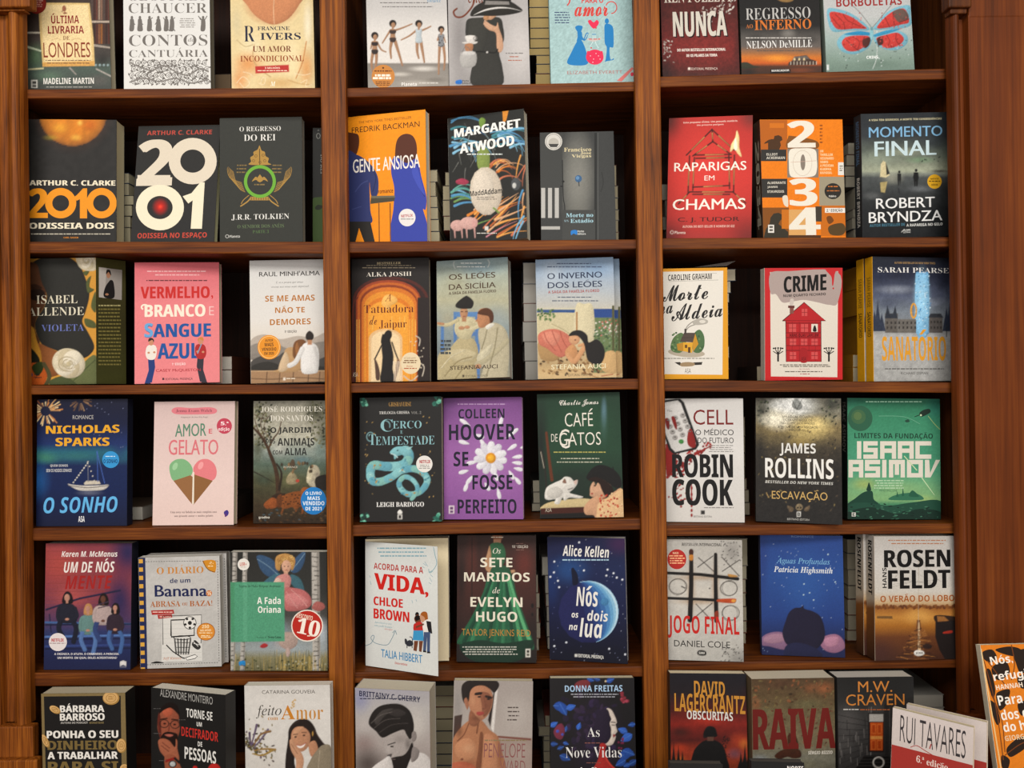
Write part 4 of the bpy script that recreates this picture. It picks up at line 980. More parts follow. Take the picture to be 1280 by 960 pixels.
for q in ('108,352 114,345 112,358 118,362 110,366','116,372 120,365 120,390 114,384','106,398 118,402 120,410 108,408','108,345 104,340 112,338'): c(q,'#5b6038')
c('96,320 116,321 120,330 119,338 106,338 98,332','#cfc4aa'); rose(110,327,.55)
c('84,478 100,458 120,444 120,483 90,483','#6a7048'); c('62,476 80,470 96,480 90,483 66,483','#525a38'); l('92,476 106,462 119,450',1,'#4d5434'); rose(86,454,1.05)
t('ISABEL',45.5,369,97,379.5,'#d9d2bc','t'); t('ALLENDE',35.5,384,105,394.5,'#d9d2bc','t'); t('VIOLETA',52,405.5,105,414,'#6f7ab4','t')
e(39,468.5,2,2.4,'#3a5a90'); t('Porto',43,467,50,469.5,'#2e2a3a','b'); t('Editora',43,470.5,52,472.8,'#2e2a3a','b')

B(3, 0, '168,328 274,328 274.5,484 169,484', 'pink paperback with red, white and blue lettering and two small leaning young men', .02, base='#c47a80', lean=4)
g((328,'#c9666e'),(345,'#d2747a'),(380,'#e08588'),(484,'#e38a8c')); nz(.03)  # darker pink at the top is painted-in shade from the shelf above
rd='#c42a24'; bl_='#1d5a9c'
d(184,338.5,258,341,'#e0b0b0'); d(194,343,250,345.5,'#e0b0b0'); d(183,350,259,352.5,'#6a3034')
t('VERMELHO',176,358,262.5,373,rd,'B'); t(',',264,369,266.5,374,rd,'b'); t('BRANCO',181,380.5,257,396,'#ece2d0','B'); ring(181,384,5,4,2,'#ece2d0',0,120,360); t('E',261.5,383,267.5,394,'#e8c4c0','T')
t('SANGUE',181,404.5,264,421.5,bl_,'B'); t('S',180.5,404,191.5,421.5,'#6fa8d2','B'); t('AZUL',197,429,249,448.5,bl_,'B')
def leanman(x,y,sh,tr_,hair,mir):
    m=-1 if mir else 1
    def Q(P): return [(x+m*a,y+b) for a,b in P]
    p(Q([(1,14),(9,14),(10,26),(7,40),(3,47),(-3,46),(2,30)]),tr_); p(Q([(4,16),(9,16),(9,30),(6,45),(2,46)]),tr_)
    p(Q([(-3,46),(1,46),(1,50),(-4,49)]),'#2a2a30'); p(Q([(2,46),(5,46),(6,50),(1,49)]),'#2a2a30')
    c(Q([(0,0),(6,-2),(11,0),(12,8),(9,16),(1,16),(-2,9)]),sh); l(Q([(0,2),(1,9),(9,7)]),2.4,sh); l(Q([(11,2),(9,9),(1,8)]),2.4,sh); e(x+m*2,y+8,1.6,1.3,'#c98f70'); e(x+m*9,y+7.4,1.6,1.3,'#c98f70')
    e(x+m*5,y-5,3,4,'#c98f70'); c(Q([(1.6,-6),(2.4,-10),(6,-10.5),(8.6,-8),(8,-5),(6.5,-8)]),hair)
leanman(184,433,'#e6ded4','#27407c','#3a2a22',False); leanman(256,432,'#b02c2c','#3a3540','#c98a40',True); l('252,430 247,442',1.4,'#8a9ab0')
t('1ª EDIÇÃO',215,453.5,232,456.5,'#f0d8d6','b'); t('CASEY McQUISTON',195,461,251,465,'#b03038','x'); r(203,472.3,205.5,475,'#5a3a40'); t('EDITORIAL PRESENÇA',207,472.3,241,475,'#5a3a40','r')

B(3, 0, '312,326 406,324 409,484 314,484', 'off-white paperback with orange title above a couple sitting on a stone wall by the mountains', .02, base='#b9b4ac')
ph()
g((324,'#c6c5c3'),(350,'#d4d2ce'),(400,'#dad6d0'),(418,'#d9d2c8'),(484,'#cfc4b4')); nz(.02)  # grey towards the top imitates the soft shadow of the shelf above
c('314,425 330,418 350,424 372,420 392,422 410,416 410,445 314,445','#b3a89c'); c('314,432 340,428 362,436 386,430 410,428 410,450 314,450','#8f877e'); 
c('314,452 330,444 346,446 356,440 372,444 390,452 410,446 410,466 314,466','#4f4b47'); c('314,458 336,452 360,460 384,456 410,460 410,468 314,468','#37342f'); for_=0
r(313,463.5,410,484,'#a58463'); 
for x in (334,350,367,386,400): l([(x,464),(x-1.5,484)],1,'#5f452f',False)
l('313,473 340,474 372,472 409,474',.9,'#6a4e36'); l('313,464 409,463.5',1.2,'#c9a882',False)
c('356,438 366,434 374,440 376,462 352,466 342,464 354,458','#b9966c'); c('352,448 358,440 362,456 356,464 348,463','#cdb494'); c('368,428 378,424 384,430 382,440 372,450 366,444','#7a5230'); c('372,428 376,446 372,448 369,436','#9a6a3e')
c('378,432 388,428 398,436 398,462 392,467 378,466 376,450','#dfdcd8'); l('378,436 370,452 362,457',6,'#d8d5d1'); l('393,434 397,450 396,464',3,'#c9c6c2'); e(387,421,4.6,6,'#3a2c24'); c('382.5,418 387,413.5 392,418 391,424 383,424','#2f241e'); r(384.5,425,390,431,'#b98a68')
t("RAUL MINH'ALMA",324,339,400,345,'#35312e','x'); t('E se a pessoa que amas',345,351.5,379,354.5,'#4a4642','i'); t('vivesse nos meus mais depressa?',339,357,386,360,'#4a4642','i')
t('SE ME AMAS',331.5,369,393.5,376.5,'#b5772c','b'); t('NÃO TE',344,384,381,391,'#b5772c','b'); t('DEMORES',337.5,398.5,388.5,406,'#b5772c','b'); t('5ª EDIÇÃO',356,413,371,415.8,'#6a645e','b'); r(354,472,357,475.5,'#e0d4c4'); d(358,472.5,370,475,'#d8c9b4')
stick(336.5,434,14.5,15); e(336.5,434,14.5,15.3,'#e0952a'); ring(336.5,434,13.2,13.9,.6,'#f2d090'); t('AUTOR',331.5,424,341.5,427,'#4a2f10','b'); t('MAIS',331,428.5,342,433,'#4a2f10','b'); t('VENDIDO',327.5,434.5,345.5,438.5,'#4a2f10','b'); t('EM 2020',330.5,440,342.5,443.5,'#4a2f10','b'); endstick()

B(3, 1, '439,324 537,322 537,482 440.5,482', 'black paperback with glowing nested orange arches and a dark-robed woman holding a cloth', .02, base='#231d1b', page='#b9ad98')
ph()
g((320,'#2c2725'),(482,'#241e1c')); nz(.08)
def arch(x0,x1,yt,yb,col):
    w=(x1-x0)/2; xm=(x0+x1)/2; hh=w*.62
    c_=[(x0,yb),(x0,yt+hh+6)]+[(xm-w*math.cos(a)**.9,yt+hh-hh*math.sin(a)**1.05) for a in np.linspace(.12,PI/2,7)]+[(xm+w*math.cos(a)**.9,yt+hh-hh*math.sin(a)**1.05) for a in np.linspace(PI/2-.2,.12,6)]+[(x1,yt+hh+6),(x1,yb)]
    p(c_,col)
for a_ in ((441,536,346,482,'#5a2a22'),(443,533,349,482,'#3a2220'),(445,526,350,482,'#a04a28'),(447,525,353,482,'#c26a2a'),(450,522,356,482,'#8f4222'),(452,521,359,482,'#d07a2c'),(455,518,364,482,'#dd9434'),(458,514,371,482,'#d68028'),(460,511,376,482,'#e6a23c')): arch(*a_)
s(0,0,1,1,'#000',0); r(522,372,537,482,'#2e2321'); l('441,482 441,390 447,372',1.5,'#6a3226'); 
for x in (446,449,512,515,519): l([(x,480),(x+.3,400)],.9,'#f0be58',False)
for x in (466,490,500,506): l([(x,412),(x,396)],.8,'#f2c468',False)
arch(461,503,411,482,'#dcb888'); arch(464,500,414,482,'#e6cda4')
c('485.5,368 494,371 497,376 493,380 489,382 486,388 481,384 477,380 479,372','#eab868'); t('A',481,367,489,376.5,'#8a4a22','i')
t('Tatuadora',455,381,517,391,'#6e2a14','t'); t('de',462,394.5,471,406,'#6e2a14','k'); t('Jaipur',474,400,508.5,412.5,'#6e2a14','t')
K1='#221e1c'
c('480,418 484,413 489,414 490,420 488,425 490,434 492,446 491,462 494,478 476,478 477,460 478,446 477,436 478,427',K1); l('478,430 473,440 468.5,449',1.8,K1); l('490,428 494,440 497.5,449',1.8,K1); c('468,448 472,454 475,466 474,475 470,474 469,462',  '#5a4438'); c('497,448 500,454 496,470 492,478 494,462','#8a6a50'); c('478,418 476,428 479,430 481,420',K1)
for x in range(492,503,2): l([(x,452),(x+1,476)],.7,'#e8dcc8',False)
l('520,420 525,424 524,432',1.2,'#cfc4b4'); l('521,452 530,458 528,470',1.2,'#cfc4b4'); l('505,470 514,476 522,470',1.4,'#cfc4b4')
for k_ in range(16): e(516+rnd.gauss(0,5)+6,424+rnd.uniform(0,40),.8,.8,'#d8ccb8',0,6)
t('BESTSELLER',471,327.5,501,330.5,'#b9aa88','s'); d(458,331.5,514,333,'#9a8e78'); d(453,334.3,519,336,'#9a8e78'); t('ALKA JOSHI',458,340,514.5,346,'#e0d9cc','t'); t('ASA',441,465.5,447.5,471,'#d0c4b0','T')
stick(513.5,454,12.5,13.5); e(513.5,454,12.3,13.5,'#e0cfae'); t('«Cativante',505,446,520,448.5,'#8a6a4a','i'); d(503,450,523,455,'#8a6a4a',2); t('Reese',508,456.5,516,458.8,'#b0522a','i'); d(505,460,521,462,'#b0522a'); endstick()

B(3, 1, '546,327 634.5,321 637.5,480 547,481', 'thick pale paperback of a seated dark-hatted woman and a cream-suited man', .034, base='#9aa09a', page='#b9b0a2', yaw=-9)
ph()
g((321,'#8fa3a8'),(345,'#a9b0a2'),(375,'#b3b096'),(410,'#8f9a9a'),(440,'#7d8688'),(481,'#9a9278')); nz(.08); nz(.06,4); s(600,335,40,14,'#7d98a6',.6); s(570,355,26,20,'#a9a68a',.6); s(620,400,24,26,'#9aa3a2',.7); s(560,400,16,16,'#b3a888',.5)
for q in ((551,405,555,455),(567,390,571,480),(594,390,598,430),(594,430,600,480)): r(*q,'#5a7fae')
r(568,390,598,396,'#6288b4'); r(567,415,598,420,'#5a7cab'); d(550,425,566,445,'#4a4f52',4)
c('548,444 560,438 575,422 592,424 598,440 596,460 592,480 548,480','#b5a884'); c('560,440 580,436 596,442 590,450 570,452','#c4b896'); l('556,470 572,452 590,446',1.4,'#9a8c68'); l('566,478 580,460 594,456',1.4,'#9a8c68'); l('552,460 564,446 580,438',1.2,'#d0c6a8')
c('572,398 586,396 596,402 592,414 586,424 574,422 568,412','#c6bc9a'); l('588,400 600,406 588,411 576,409',5,'#c9bf9e'); l('572,400 560,406 548,405',4.5,'#c2b794'); l('546,404 554,405',3,'#b98a68'); e(577,410,4,2.4,'#b98c6a'); e(584,409,3.4,2.2,'#b98c6a')
e(580,391,5,8,'#b88c6a'); r(577.5,396,583,402,'#b08462'); c('570,380 576,374 584,370 592,377 590,385 584,386 576,386 570,384','#2a2623'); c('580,374 583,369.5 586,373 584,377','#2a2623'); r(576,389,579,390,'#3a2820'); r(581.5,389,584.5,390,'#3a2820'); r(578.5,395,582,395.8,'#8a4238')
c('598,414 610,404 624,405 634,416 637,440 634,470 630,481 600,481 604,460 596,452 600,436','#b9b096'); c('596,446 606,436 616,430 608,452 600,458','#c6bea4'); l('634,426 620,440 604,452 596,455',6,'#b3aa8e'); l('610,406 606,424 602,436',1.2,'#8f866a'); l('622,410 618,436 608,470',1.4,'#968d70'); e(598,458,4,3,'#b98c6a')
c('597,392 601,386 612,386 616,394 614,402 608,408 600,410 597,404','#b98662'); c('597,392 601,387 609,385 616,390 617,400 613,405 611,396 604,394','#5f3b26'); p('597,398 594,401.5 598,403','#b98662'); c('607,408 614,404 618,406 610,412','#d8d4c8')
l('568,327 567,331 569,336',1,'#d0d6d2'); l('610,325 612,329 610,334',1,'#d0d6d2'); d(576,328.5,603,330.5,'#e0e4e0'); d(571,333,606,335,'#e0e4e0')
t('OS LEÕES',561,341.5,619,348.5,'#54402e','x'); t('DA SICÍLIA',561,354,619.5,361,'#54402e','x'); t('A SAGA DA FAMÍLIA FLORIO',561,363.5,620,367,'#54402e','b'); t('STEFANIA AUCI',562.5,456.5,622,461.5,'#4a3a2c','x'); r(578,468.5,580.5,471.5,'#5a5040'); t('EDITORIAL PRESENÇA',582,468.5,610,471.5,'#6a6250','r')

B(3, 1, '669,325 767,321 770,478 673,478', 'paperback of a woman in a pink dress asleep on a marble bench', .02, base='#8a9aa8')
ph()
g((321,'#8fa6bf'),(345,'#a3b2c2'),(365,'#b3b9bd'),(384,'#c0bdb3'),(388,'#d4cda9'),(420,'#cfc3a0'),(455,'#b9a078'),(464,'#c9ad80'),(478,'#d2b98e')); nz(.07); s(690,345,20,30,'#b9c3cc',.7); s(745,335,30,18,'#7f9cba',.6); s(720,372,50,10,'#c3c4c0',.6)
r(671,387,720,391,'#3a5a8c'); r(742,386,770,400,'#2f4f8c'); r(742,397,770,466,'#6f7f58'); s(0,0,1,1,'#000',0)
r(671,391,719,430,'#cbc09e'); c('720,382 730,380 741,383 742,425 718,425','#d2c8a8'); r(720,390,722,420,'#a87a4a'); l('690,405 704,412 716,420',.8,'#a89c78')
for k_ in range(60): e(rnd.uniform(743,768),rnd.uniform(398,420),1.3,1.1,rnd.choice(('#d8c8c0','#c47a6a','#7d8a5a','#5a6a44','#e0dccc')),0,6)
for k_ in range(80): e(rnd.uniform(743,769),rnd.uniform(412,446),1.6,1.2,rnd.choice(('#5f7a50','#7a9060','#49603f','#86977a')),0,6)
r(765,382,768,440,'#5a5a3a')
for k_ in range(26): e(rnd.uniform(672,693),rnd.uniform(386,402)-abs(rnd.gauss(0,1)),2,1.2,rnd.choice(('#5d7a4a','#4a6640','#7a9160')),rnd.uniform(0,180),7)
for k_ in range(90): e(rnd.uniform(674,755),rnd.uniform(438,468),rnd.uniform(1.5,3.4),1.3,rnd.choice(('#6f5234','#8a6a44','#a98a60','#54402a','#b9996a')),rnd.uniform(0,60),7)
c('672,430 680,426 690,434 700,446 690,452 676,448','#b08f62'); c('756,441 770,441 770,466 752,462','#c9a878'); l('752,470 766,468',1,'#a85a3a'); l('730,466 752,474',1,'#a87a4a')
c('673,418 684,412 698,412 712,420 716,432 708,444 698,446 684,436 674,430','#c87a66'); c('678,418 690,414 700,420 694,432 682,428','#d68e78'); 
for q in ('680,416 684,426 694,438','690,413 694,424 702,440','700,414 704,426 710,436'): l(q,1,'#a85a4a')
c('706,440 716,430 722,440 718,452 712,450','#c69468'); l('710,444 718,452 728,438 734,430',6,'#cc9c72'); e(718,424,7,7,'#cfa07a'); l('724,432 732,430',4,'#cc9c72'); e(719,425,1.2,.7,'#5a3426')
c('711,420 716,414 726,413 734,419 736,428 746,424 754,432 756,444 750,455 736,452 732,440 730,430 722,420','#25211f'); 
d(696,329,739,331,'#53607a'); d(684,333,752,335.2,'#53607a'); t('O INVERNO',684,340.5,752.5,348,'#2a3450','x'); t('DOS LEÕES',684.5,352,752.5,359.5,'#2a3450','x'); t('A SAGA DA FAMÍLIA FLORIO',685,362.5,749,366,'#a8544a','b'); d(697,371,740,373,'#5a6272'); d(690,375.5,748,377.5,'#5a6272')
t('STEFANIA AUCI',689,455,757,461,'#e2d9b8','x'); r(706,467,708,470,'#5a5040'); t('EDITORIAL PRESENÇA',710,467,741,470,'#6a5a44','r')

B(3, 2, '823,336.5 910,334 909.5,477 826,478', 'white paperback with a yellow border, black brush lettering and a little yellow cottage', .02, base='#c98a1e')
g((334,'#d89a20'),(478,'#dca01e'))
p('815,340 904,338.5 903,468.5 815,467.5','#dfdad0')
t('CAROLINE GRAHAM',835,342.5,889.5,350,'#34302c','b',0,-1); l('870,342.5 896,341.5',.5,'#a8a49c',False); l('836,352 898,350',.5,'#a8a49c',False)
t('Morte',828,355.5,885,375.5,'#211f1d','K',0,-3); t('na',822,383,841,392.5,'#211f1d','K',0,-2); t('Aldeia',839,378,903,399,'#211f1d','K',0,-5)
l('857,413 859,408 866,402 874,399 882,400 883,404 876,405 868,406 861,409 858,413',1.2,'#9a958c'); c('866,402 874,398 884,400 884,404 876,406 868,406','#b3aea4'); e(878,402,4,2,'#d8d3c8')
c(el(858,441,23,5.5,4,12),'#b5aa98'); c('838,434 842,422 852,416 858,426 852,440 842,440','#5f7a4e'); c('866,420 874,412 880,420 880,434 874,441 866,438','#55744c')
for k_ in range(40): e(rnd.choice((rnd.uniform(839,851),rnd.uniform(867,879))),rnd.uniform(416,438),1.5,1.2,rnd.choice(('#4a6a42','#6f8a5a','#3d5a3c','#7f9a6a')),0,6)
p('850,427 855,416 869,416 866,428','#5a4c44'); p('854,428 866,428 865,441 854,439','#d8a634'); p('866,428 869,417 873,430 866,440','#c4922c'); p('846,430 854,428 854,439 847,438','#b98a2e'); r(856,431,859,435,'#6a4a1e'); r(860,434,863,441,'#5a3d1a'); r(855.5,411,858,418,'#4a403a'); l('852,422 867,422',.5,'#3d332d',False)
d(829,447.5,893,449.5,'#8a857c'); p('843,453 850,452.5 852,455 868,453 878,452.5 877,456 866,456.5 852,458 848,456','#3a332c'); c('851,454 860,452.5 868,454 866,457.5 852,458','#a08a6a'); t('ASA',856,460.5,863.5,466.5,'#4a4640','T')

B(3, 2, '955,336 1054,334 1052,480 957,480', 'red-bordered paperback with a tall red house under a pale pink cloud', .02, base='#b9b2a6', spine=1, yaw=4)
g((334,'#c42f33'),(480,'#c62c2e'))
p('962.5,340 1047.5,339 1046.5,471.5 963.5,470.5','#ddd5c8'); c('963,342 985,339 1047,340 1047,378 1036,381 1022,378 1005,375 990,377 978,378 970,368 963,366','#b0a09a'); p('963,340 1047,339 1047,350 963,350','#b0a09a'); r(985,341,1003,343,'#b0a09a')
c('1032,337 1044,337 1043,344 1041.5,356 1040,356 1039,346','#c42f33'); e(1041.5,360.5,1,1.2,'#c42f33')
t('CRIME',979.5,344,1033,364.5,'#191716','B',0,-3); t('NUM QUARTO FECHADO',979,367,1032,371,'#2a2624','b',0,-2)
RH='#b82c30'; DK='#5a1418'
p('978,401 1005,378 1032,401','#b82c30'); l('978,401 1005,378 1032,401 978,401',1,DK,False); p('982,401 1026,401 1026.5,452 982.5,452',RH); l('982,401 982.5,452 1026.5,452 1026,401',.8,DK,False); r(987,382,992,392,'#8a5a50'); r(985,382,993,385,'#6a3a34'); c('987,381 988,374 992,374 991,381','#c9bfb6')
for y in (404,416,422,432,438): l([(982,y),(1026,y)],.7,DK,False)
for x in (990,999,1011,1019): l([(x,402),(x,452)],.5,'#8a1f24',False)
for x,y,w,h in ((986,405,9,10),(1001,405,9,10),(987,423.5,8,8),(1001,423.5,8,8),(1014,423.5,8,8),(987,440,8,9),(1014,440,8,9),(1002,386,7,9)): r(x,y,x+w,y+h,'#cf5a58'); r(x+w/2-.3,y,x+w/2+.3,y+h,'#8a1f24'); r(x,y+h/2-.3,x+w,y+h/2+.3,'#8a1f24')
r(1014,405,1022,415,'#ded6c8'); c('1016,414 1017,408 1019,407 1020.5,414','#2a2624'); c('1000,452 1000,438 1004,434.5 1009,438 1009,452','#a8282c'); t('HANS OLAV LAHLUM',987,417,1023,421,'#4a1014','b'); t('ASA',1001.5,446,1007.5,451,'#5a1418','T')
for x in (972.5,1036): 
    l([(x,452),(x,440)],2.2,'#1f1c1b',False)
    for a_ in (-60,-30,0,30,60): l([(x,443),(x+9*math.sin(math.radians(a_))*.8,443-8*math.cos(math.radians(a_)))],1,'#1f1c1b',False); e(x+8*math.sin(math.radians(a_))*.8,436-1*math.cos(math.radians(a_)),1.3,1.1,'#2a2624',0,6)
d(971,455.5,1038,459.5,'#6a6258',2); t('Die Literarische',999,460,1012,462.3,'#a8505a','i'); d(981,464,1028,466,'#6a6258'); d(1000,467,1012,468.6,'#a8505a')

B(3, 2, '1091,321.5 1187,321.5 1190,481 1091.5,480', 'night-blue paperback of a snowy mountain hotel with a blue light beam and yellow title', .024, base='#d8a21c', spine=1, yaw=8)
ph()
g((321,'#2b2e38'),(345,'#34384a'),(370,'#5d6478'),(390,'#7f8790'),(410,'#8a8d90'),(420,'#b3b3b1'),(481,'#a9a9a6')); nz(.12); nz(.12,4); s(1120,362,34,8,'#9aa0ac',.7); s(1165,378,26,8,'#8f96a4',.6); s(1110,380,20,10,'#4a5064',.6); s(1180,350,16,18,'#2b2f40',.8); s(1100,345,20,14,'#343a50',.7)
p('1145,340 1160,340 1161,416 1144,416','#6fa6d0'); c('1144,350 1147,342 1159,342 1161,350 1160,416 1145,416','#86bbdd'); s(1152,375,14,50,'#a9d6ee',.8)
for k_ in range(70): e(rnd.uniform(1143,1163),rnd.uniform(340,420),.8,.8,rnd.choice(('#d8ecf6','#4f8fc4','#a3d0ea')),0,6)
p('1106,392 1122,392 1122,416 1106,416','#6a6560'); p('1122,399 1145,399 1145,416 1122,416','#75716c'); p('1161,396 1178,396 1178,416 1161,416','#66615e'); p('1106,398 1109,381 1112,392 1116,392 1119,382 1122,398','#3a3f48'); p('1160,397 1163,392 1176,392 1179,397','#3f4248')
for x in range(1108,1144,5): r(x,402,x+2,405,'#3d3a38'); r(x,408,x+2,411,'#3d3a38')
for x in range(1163,1177,4): r(x,401,x+1.8,404,'#3d3a38'); r(x,408,x+1.8,411,'#3d3a38')
for x,h in ((1097,38),(1093,26),(1102,22),(1183,30),(1187,36)): p([(x-5,414),(x,414-h),(x+5,414)],'#3a4152')
l('1183,421 1183,406',1,'#3a3f46',False); l('1179,412 1187,408',.8,'#3a3f46',False)
t('AUTORA BESTSELLER DO NEW YORK TIMES',1118,327.5,1169,330,'#a8885a','b'); t('SARAH PEARSE',1097.5,334.5,1186,341,'#e6e4e0','t'); ring(1142,388.5,4.2,9.8,2,'#e0a63a'); t('SANATÓRIO',1102.5,420.5,1182.5,451,'#dca036','b')
d(1106,460.5,1180,462.5,'#55534f'); t('RICHARD OSMAN',1126,465,1160,468,'#55534f','r')
K_.spine_txt = [('SARAH PEARSE', .84, .60, .5, '#8a6a20', 'b'), ('SANATÓRIO', .56, .36, .5, '#4a3a1a', 'b')]
# ================================================================= fourth shelf
B(4, 0, '46,499 160,499 158,658 46,659', 'dark blue paperback with gold fireworks and a lit white sailboat at night', .022, base='#1d2030')
ph()
g((499,'#23253a'),(530,'#1f2544'),(555,'#24386a'),(565,'#2f6a7c'),(574,'#2d5c72'),(582,'#1f2f5a'),(610,'#1c2c58'),(659,'#1d2340')); nz(.1); s(56,572,26,11,'#4a8a72',.8); s(95,570,40,8,'#3f7a78',.6); s(46,600,22,34,'#2a6aa8',.7); s(150,560,16,20,'#2a3a6e',.7); s(100,630,50,16,'#1c2c5c',.6)
for cx,cy,n_,L_,cols in ((57,514,44,22,('#e0b37a','#c98a4e','#f0d8a8','#9a6036')),(100,500,26,16,('#8a6a50','#6a5244','#a88a6a'))):
    for k_ in range(n_):
        a_=rnd.uniform(0,6.28); q=rnd.uniform(.5,1); l([(cx+L_*.3*math.cos(a_),cy+L_*.3*math.sin(a_)),(cx+L_*q*math.cos(a_),cy+L_*q*math.sin(a_)+1)],.5,rnd.choice(cols),False,1.5)
t('ROMANCE',91,519,117,524,'#b9b5b0','r'); t('NICHOLAS',57.5,531.5,149.5,541.5,'#e2aa30','B',0,-1); t('SPARKS',69.5,547,137,557.5,'#e2aa30','B')
c('85,605 92,606 106,607 126,606.5 136,606 132,611 124,613 104,613.5 94,611','#cfc9c0'); l('86,607 110,609.5 135,607',1,'#6a6460'); p('105,604 108,601 124,601 126,605 106,606','#c9c0b0'); l('121.5,564 122.5,602',.9,'#4a68b0',False); l('121.5,565 131,604',.7,'#5a7ac8',False); l('110,577 110.5,602',.7,'#8a8a90',False); l('92,603 111,577',.5,'#8a8a90',False); s(112,616,22,5,'#7d8090',.6)
for k_ in range(9): e(92+k_*2.2,603-k_*3,.9,.9,'#f0ead8',0,6)
for k_ in range(5): e(110+k_*2,577+k_*6,.8,.8,'#e8e0d0',0,6)
for k_ in range(20): e(rnd.uniform(105,158),rnd.uniform(502,560),.5,.5,'#8a90b0',0,6)
t('QUEM SOMOS',63,580.5,85,584,'#c9c9c9','b'); t('SEM OS NOSSOS SONHOS?',58,586,90,590,'#c9c9c9','b'); 
t('O SONHO',54.5,621,147,641,'#6cb6e2','o',0,-1); t('ASA',98,645,106,652.5,'#e6e6e6','b')
stick(138.5,574.5,10.5,10.5); e(138.5,574.5,10.5,10.5,'#3f9ad0'); d(132,570,145,571.5,'#e0eef6'); t('O SONHO',129.5,574,147,579,'#123a66','b'); endstick()

B(4, 0, '193,502 294,502 292,657 191,658', 'pale pink paperback with a green and a pink ice cream cone under a hand-lettered title', .018, base='#c9a8a2')
g((502,'#c9b3ae'),(525,'#d6bfba'),(600,'#e2cbc4'),(658,'#e0c8c0')); nz(.02)  # duller top tones hold the shelf's soft shadow in the cover colour
c('215,512 222,509 240,510 262,509 271,512 268,517 250,518 224,518 216,516','#d8828a'); t('Jenna Evans Welch',220,511.5,265,515.5,'#6a3a44','t'); t('Adaptação de Ana Rita Rego',226,520.5,260,522.8,'#7a6a66','r')
t('AMOR',219,529.5,258,545.5,'#5f8a72','x',0,-1); t('E',261,536,265.5,542,'#cf6a72','b'); t('GELATO',211,549.5,273,568.5,'#d67a80','x')
c('212,588 213,580 220,574.5 230,574 238,580 241,589 236,598 226,602 216,600','#86b486'); c('242,590 243,582 250,575 260,574 268,580 271,590 268,599 258,602 248,598','#df8488'); e(219,583,3,5,'#a3cba0',25); e(251,582,3,5,'#eba4a4',25)
p('217,601 238,594 241,596 240,630','#9a6f48'); p('243,593 266,601 242,631','#93683f'); p('241,590 243,590 242.5,630 240.5,630','#e6dccb')
t('Uma nova voz fadada ao mais completo caos',213,638.5,271,642,'#8a7470','s'); t('um grande amor e muito gelato.',218,643.5,267,646.5,'#8a7470','s'); c('280,640 284,637.5 286,641 284,645 281,644','#4a3a8a'); r(281,642,283,646,'#6a3a7a')
stick(280.5,532.5,9.5,9.5); e(280.5,532.5,9.5,9.8,'#c04a5e'); t('5.ª',276,527,286,531.5,'#f2dcdc','B'); t('edição',273,534,287,538.5,'#f2dcdc','b'); endstick()

B(4, 0, '317,501 411,501 412,655 317,654', 'paperback covered with a dark old landscape of a bare tree, animals and a white horse', .022, base='#3a3428')
ph()
g((501,'#8f8d80'),(520,'#a39f90'),(545,'#b3b0a0'),(565,'#8f9890'),(580,'#5f6f62'),(600,'#55563e'),(630,'#453a28'),(655,'#382b1f')); nz(.16); nz(.16,4)
s(395,515,22,26,'#4a4a34',.9); s(405,545,14,26,'#5a5a40',.8); s(325,515,16,16,'#6a6a50',.6); s(322,560,12,30,'#4a4f38',.8); s(360,600,30,14,'#6a6a48',.6); s(400,560,12,20,'#6f8a84',.5); s(378,575,20,8,'#5f7a80',.7); s(330,600,16,10,'#3d4a3e',.7); s(350,560,16,14,'#c4c2b8',.6)
for k_ in range(170): e(rnd.choice((rnd.uniform(383,411),rnd.uniform(318,340))),rnd.uniform(502,560),rnd.uniform(1,2.4),1.1,rnd.choice(('#3d3f2c','#56583c','#6f6f50','#2f3024','#7d7a5a')),rnd.uniform(0,180),6)
l('348,620 347,600 344,584 338,568 334,558 326,545 317,535',6,'#4a3626',True,2.5); l('336,560 342,548 348,540 352,526',2.4,'#59422e',True,1); l('328,546 322,536 318,522',1.8,'#59422e',True,.8); l('332,552 326,528 334,512',1.4,'#59422e',True,.6); l('340,552 330,535 336,520',1.2,'#59422e',True,.5); l('318,518 330,524 340,517',1,'#59422e',True,.5); l('349,612 352,592 346,580',3,'#33271d',True,2)
l('318,590 330,596 344,604',1.4,'#33271d',True,.6); c('340,620 352,616 356,622 346,626','#3d2c20')
c('384,598 386,586 392,581 398,584 400,592 397,598 400,608 388,608','#b3aa94'); c('383,600 386,584 390,584 390,598 386,604','#c9c0a4'); c('396,590 401,596 399,600 395,598','#9a9080'); c('395,597 411,594 411,612 396,610','#2c2620'); c('358,598 364,590 370,594 372,604 360,605','#9a8e70'); e(372,601,2.4,2,'#b04a3a'); e(366,580,3,6,'#5a4a3a')
for k_ in range(18): e(rnd.uniform(352,392),rnd.uniform(578,590),1.6,2.4,rnd.choice(('#6a5a44','#8a7050','#4a4234')),0,6)
c('350,622 362,616 376,614 384,620 382,632 374,634 370,640 366,634 356,636 350,632','#8a5228'); c('376,614 380,609 387,611 388,618 380,620','#9a5c2c'); l('380,628 378,641',2.6,'#84502a'); l('355,632 352,642',2.4,'#84502a'); c('330,630 340,622 348,626 346,634 334,636','#94542a'); c('346,622 352,618 352,632 347,634','#6a3e20')
for k_ in range(26): e(352+rnd.uniform(0,30),617+rnd.uniform(0,14),1.1,.8,'#3a2416',0,6)
for k_ in range(50): e(rnd.uniform(320,410),rnd.uniform(636,653),2,.9,rnd.choice(('#5a4028','#2a2018','#6a5238','#4a5a60')),rnd.uniform(0,40),6)
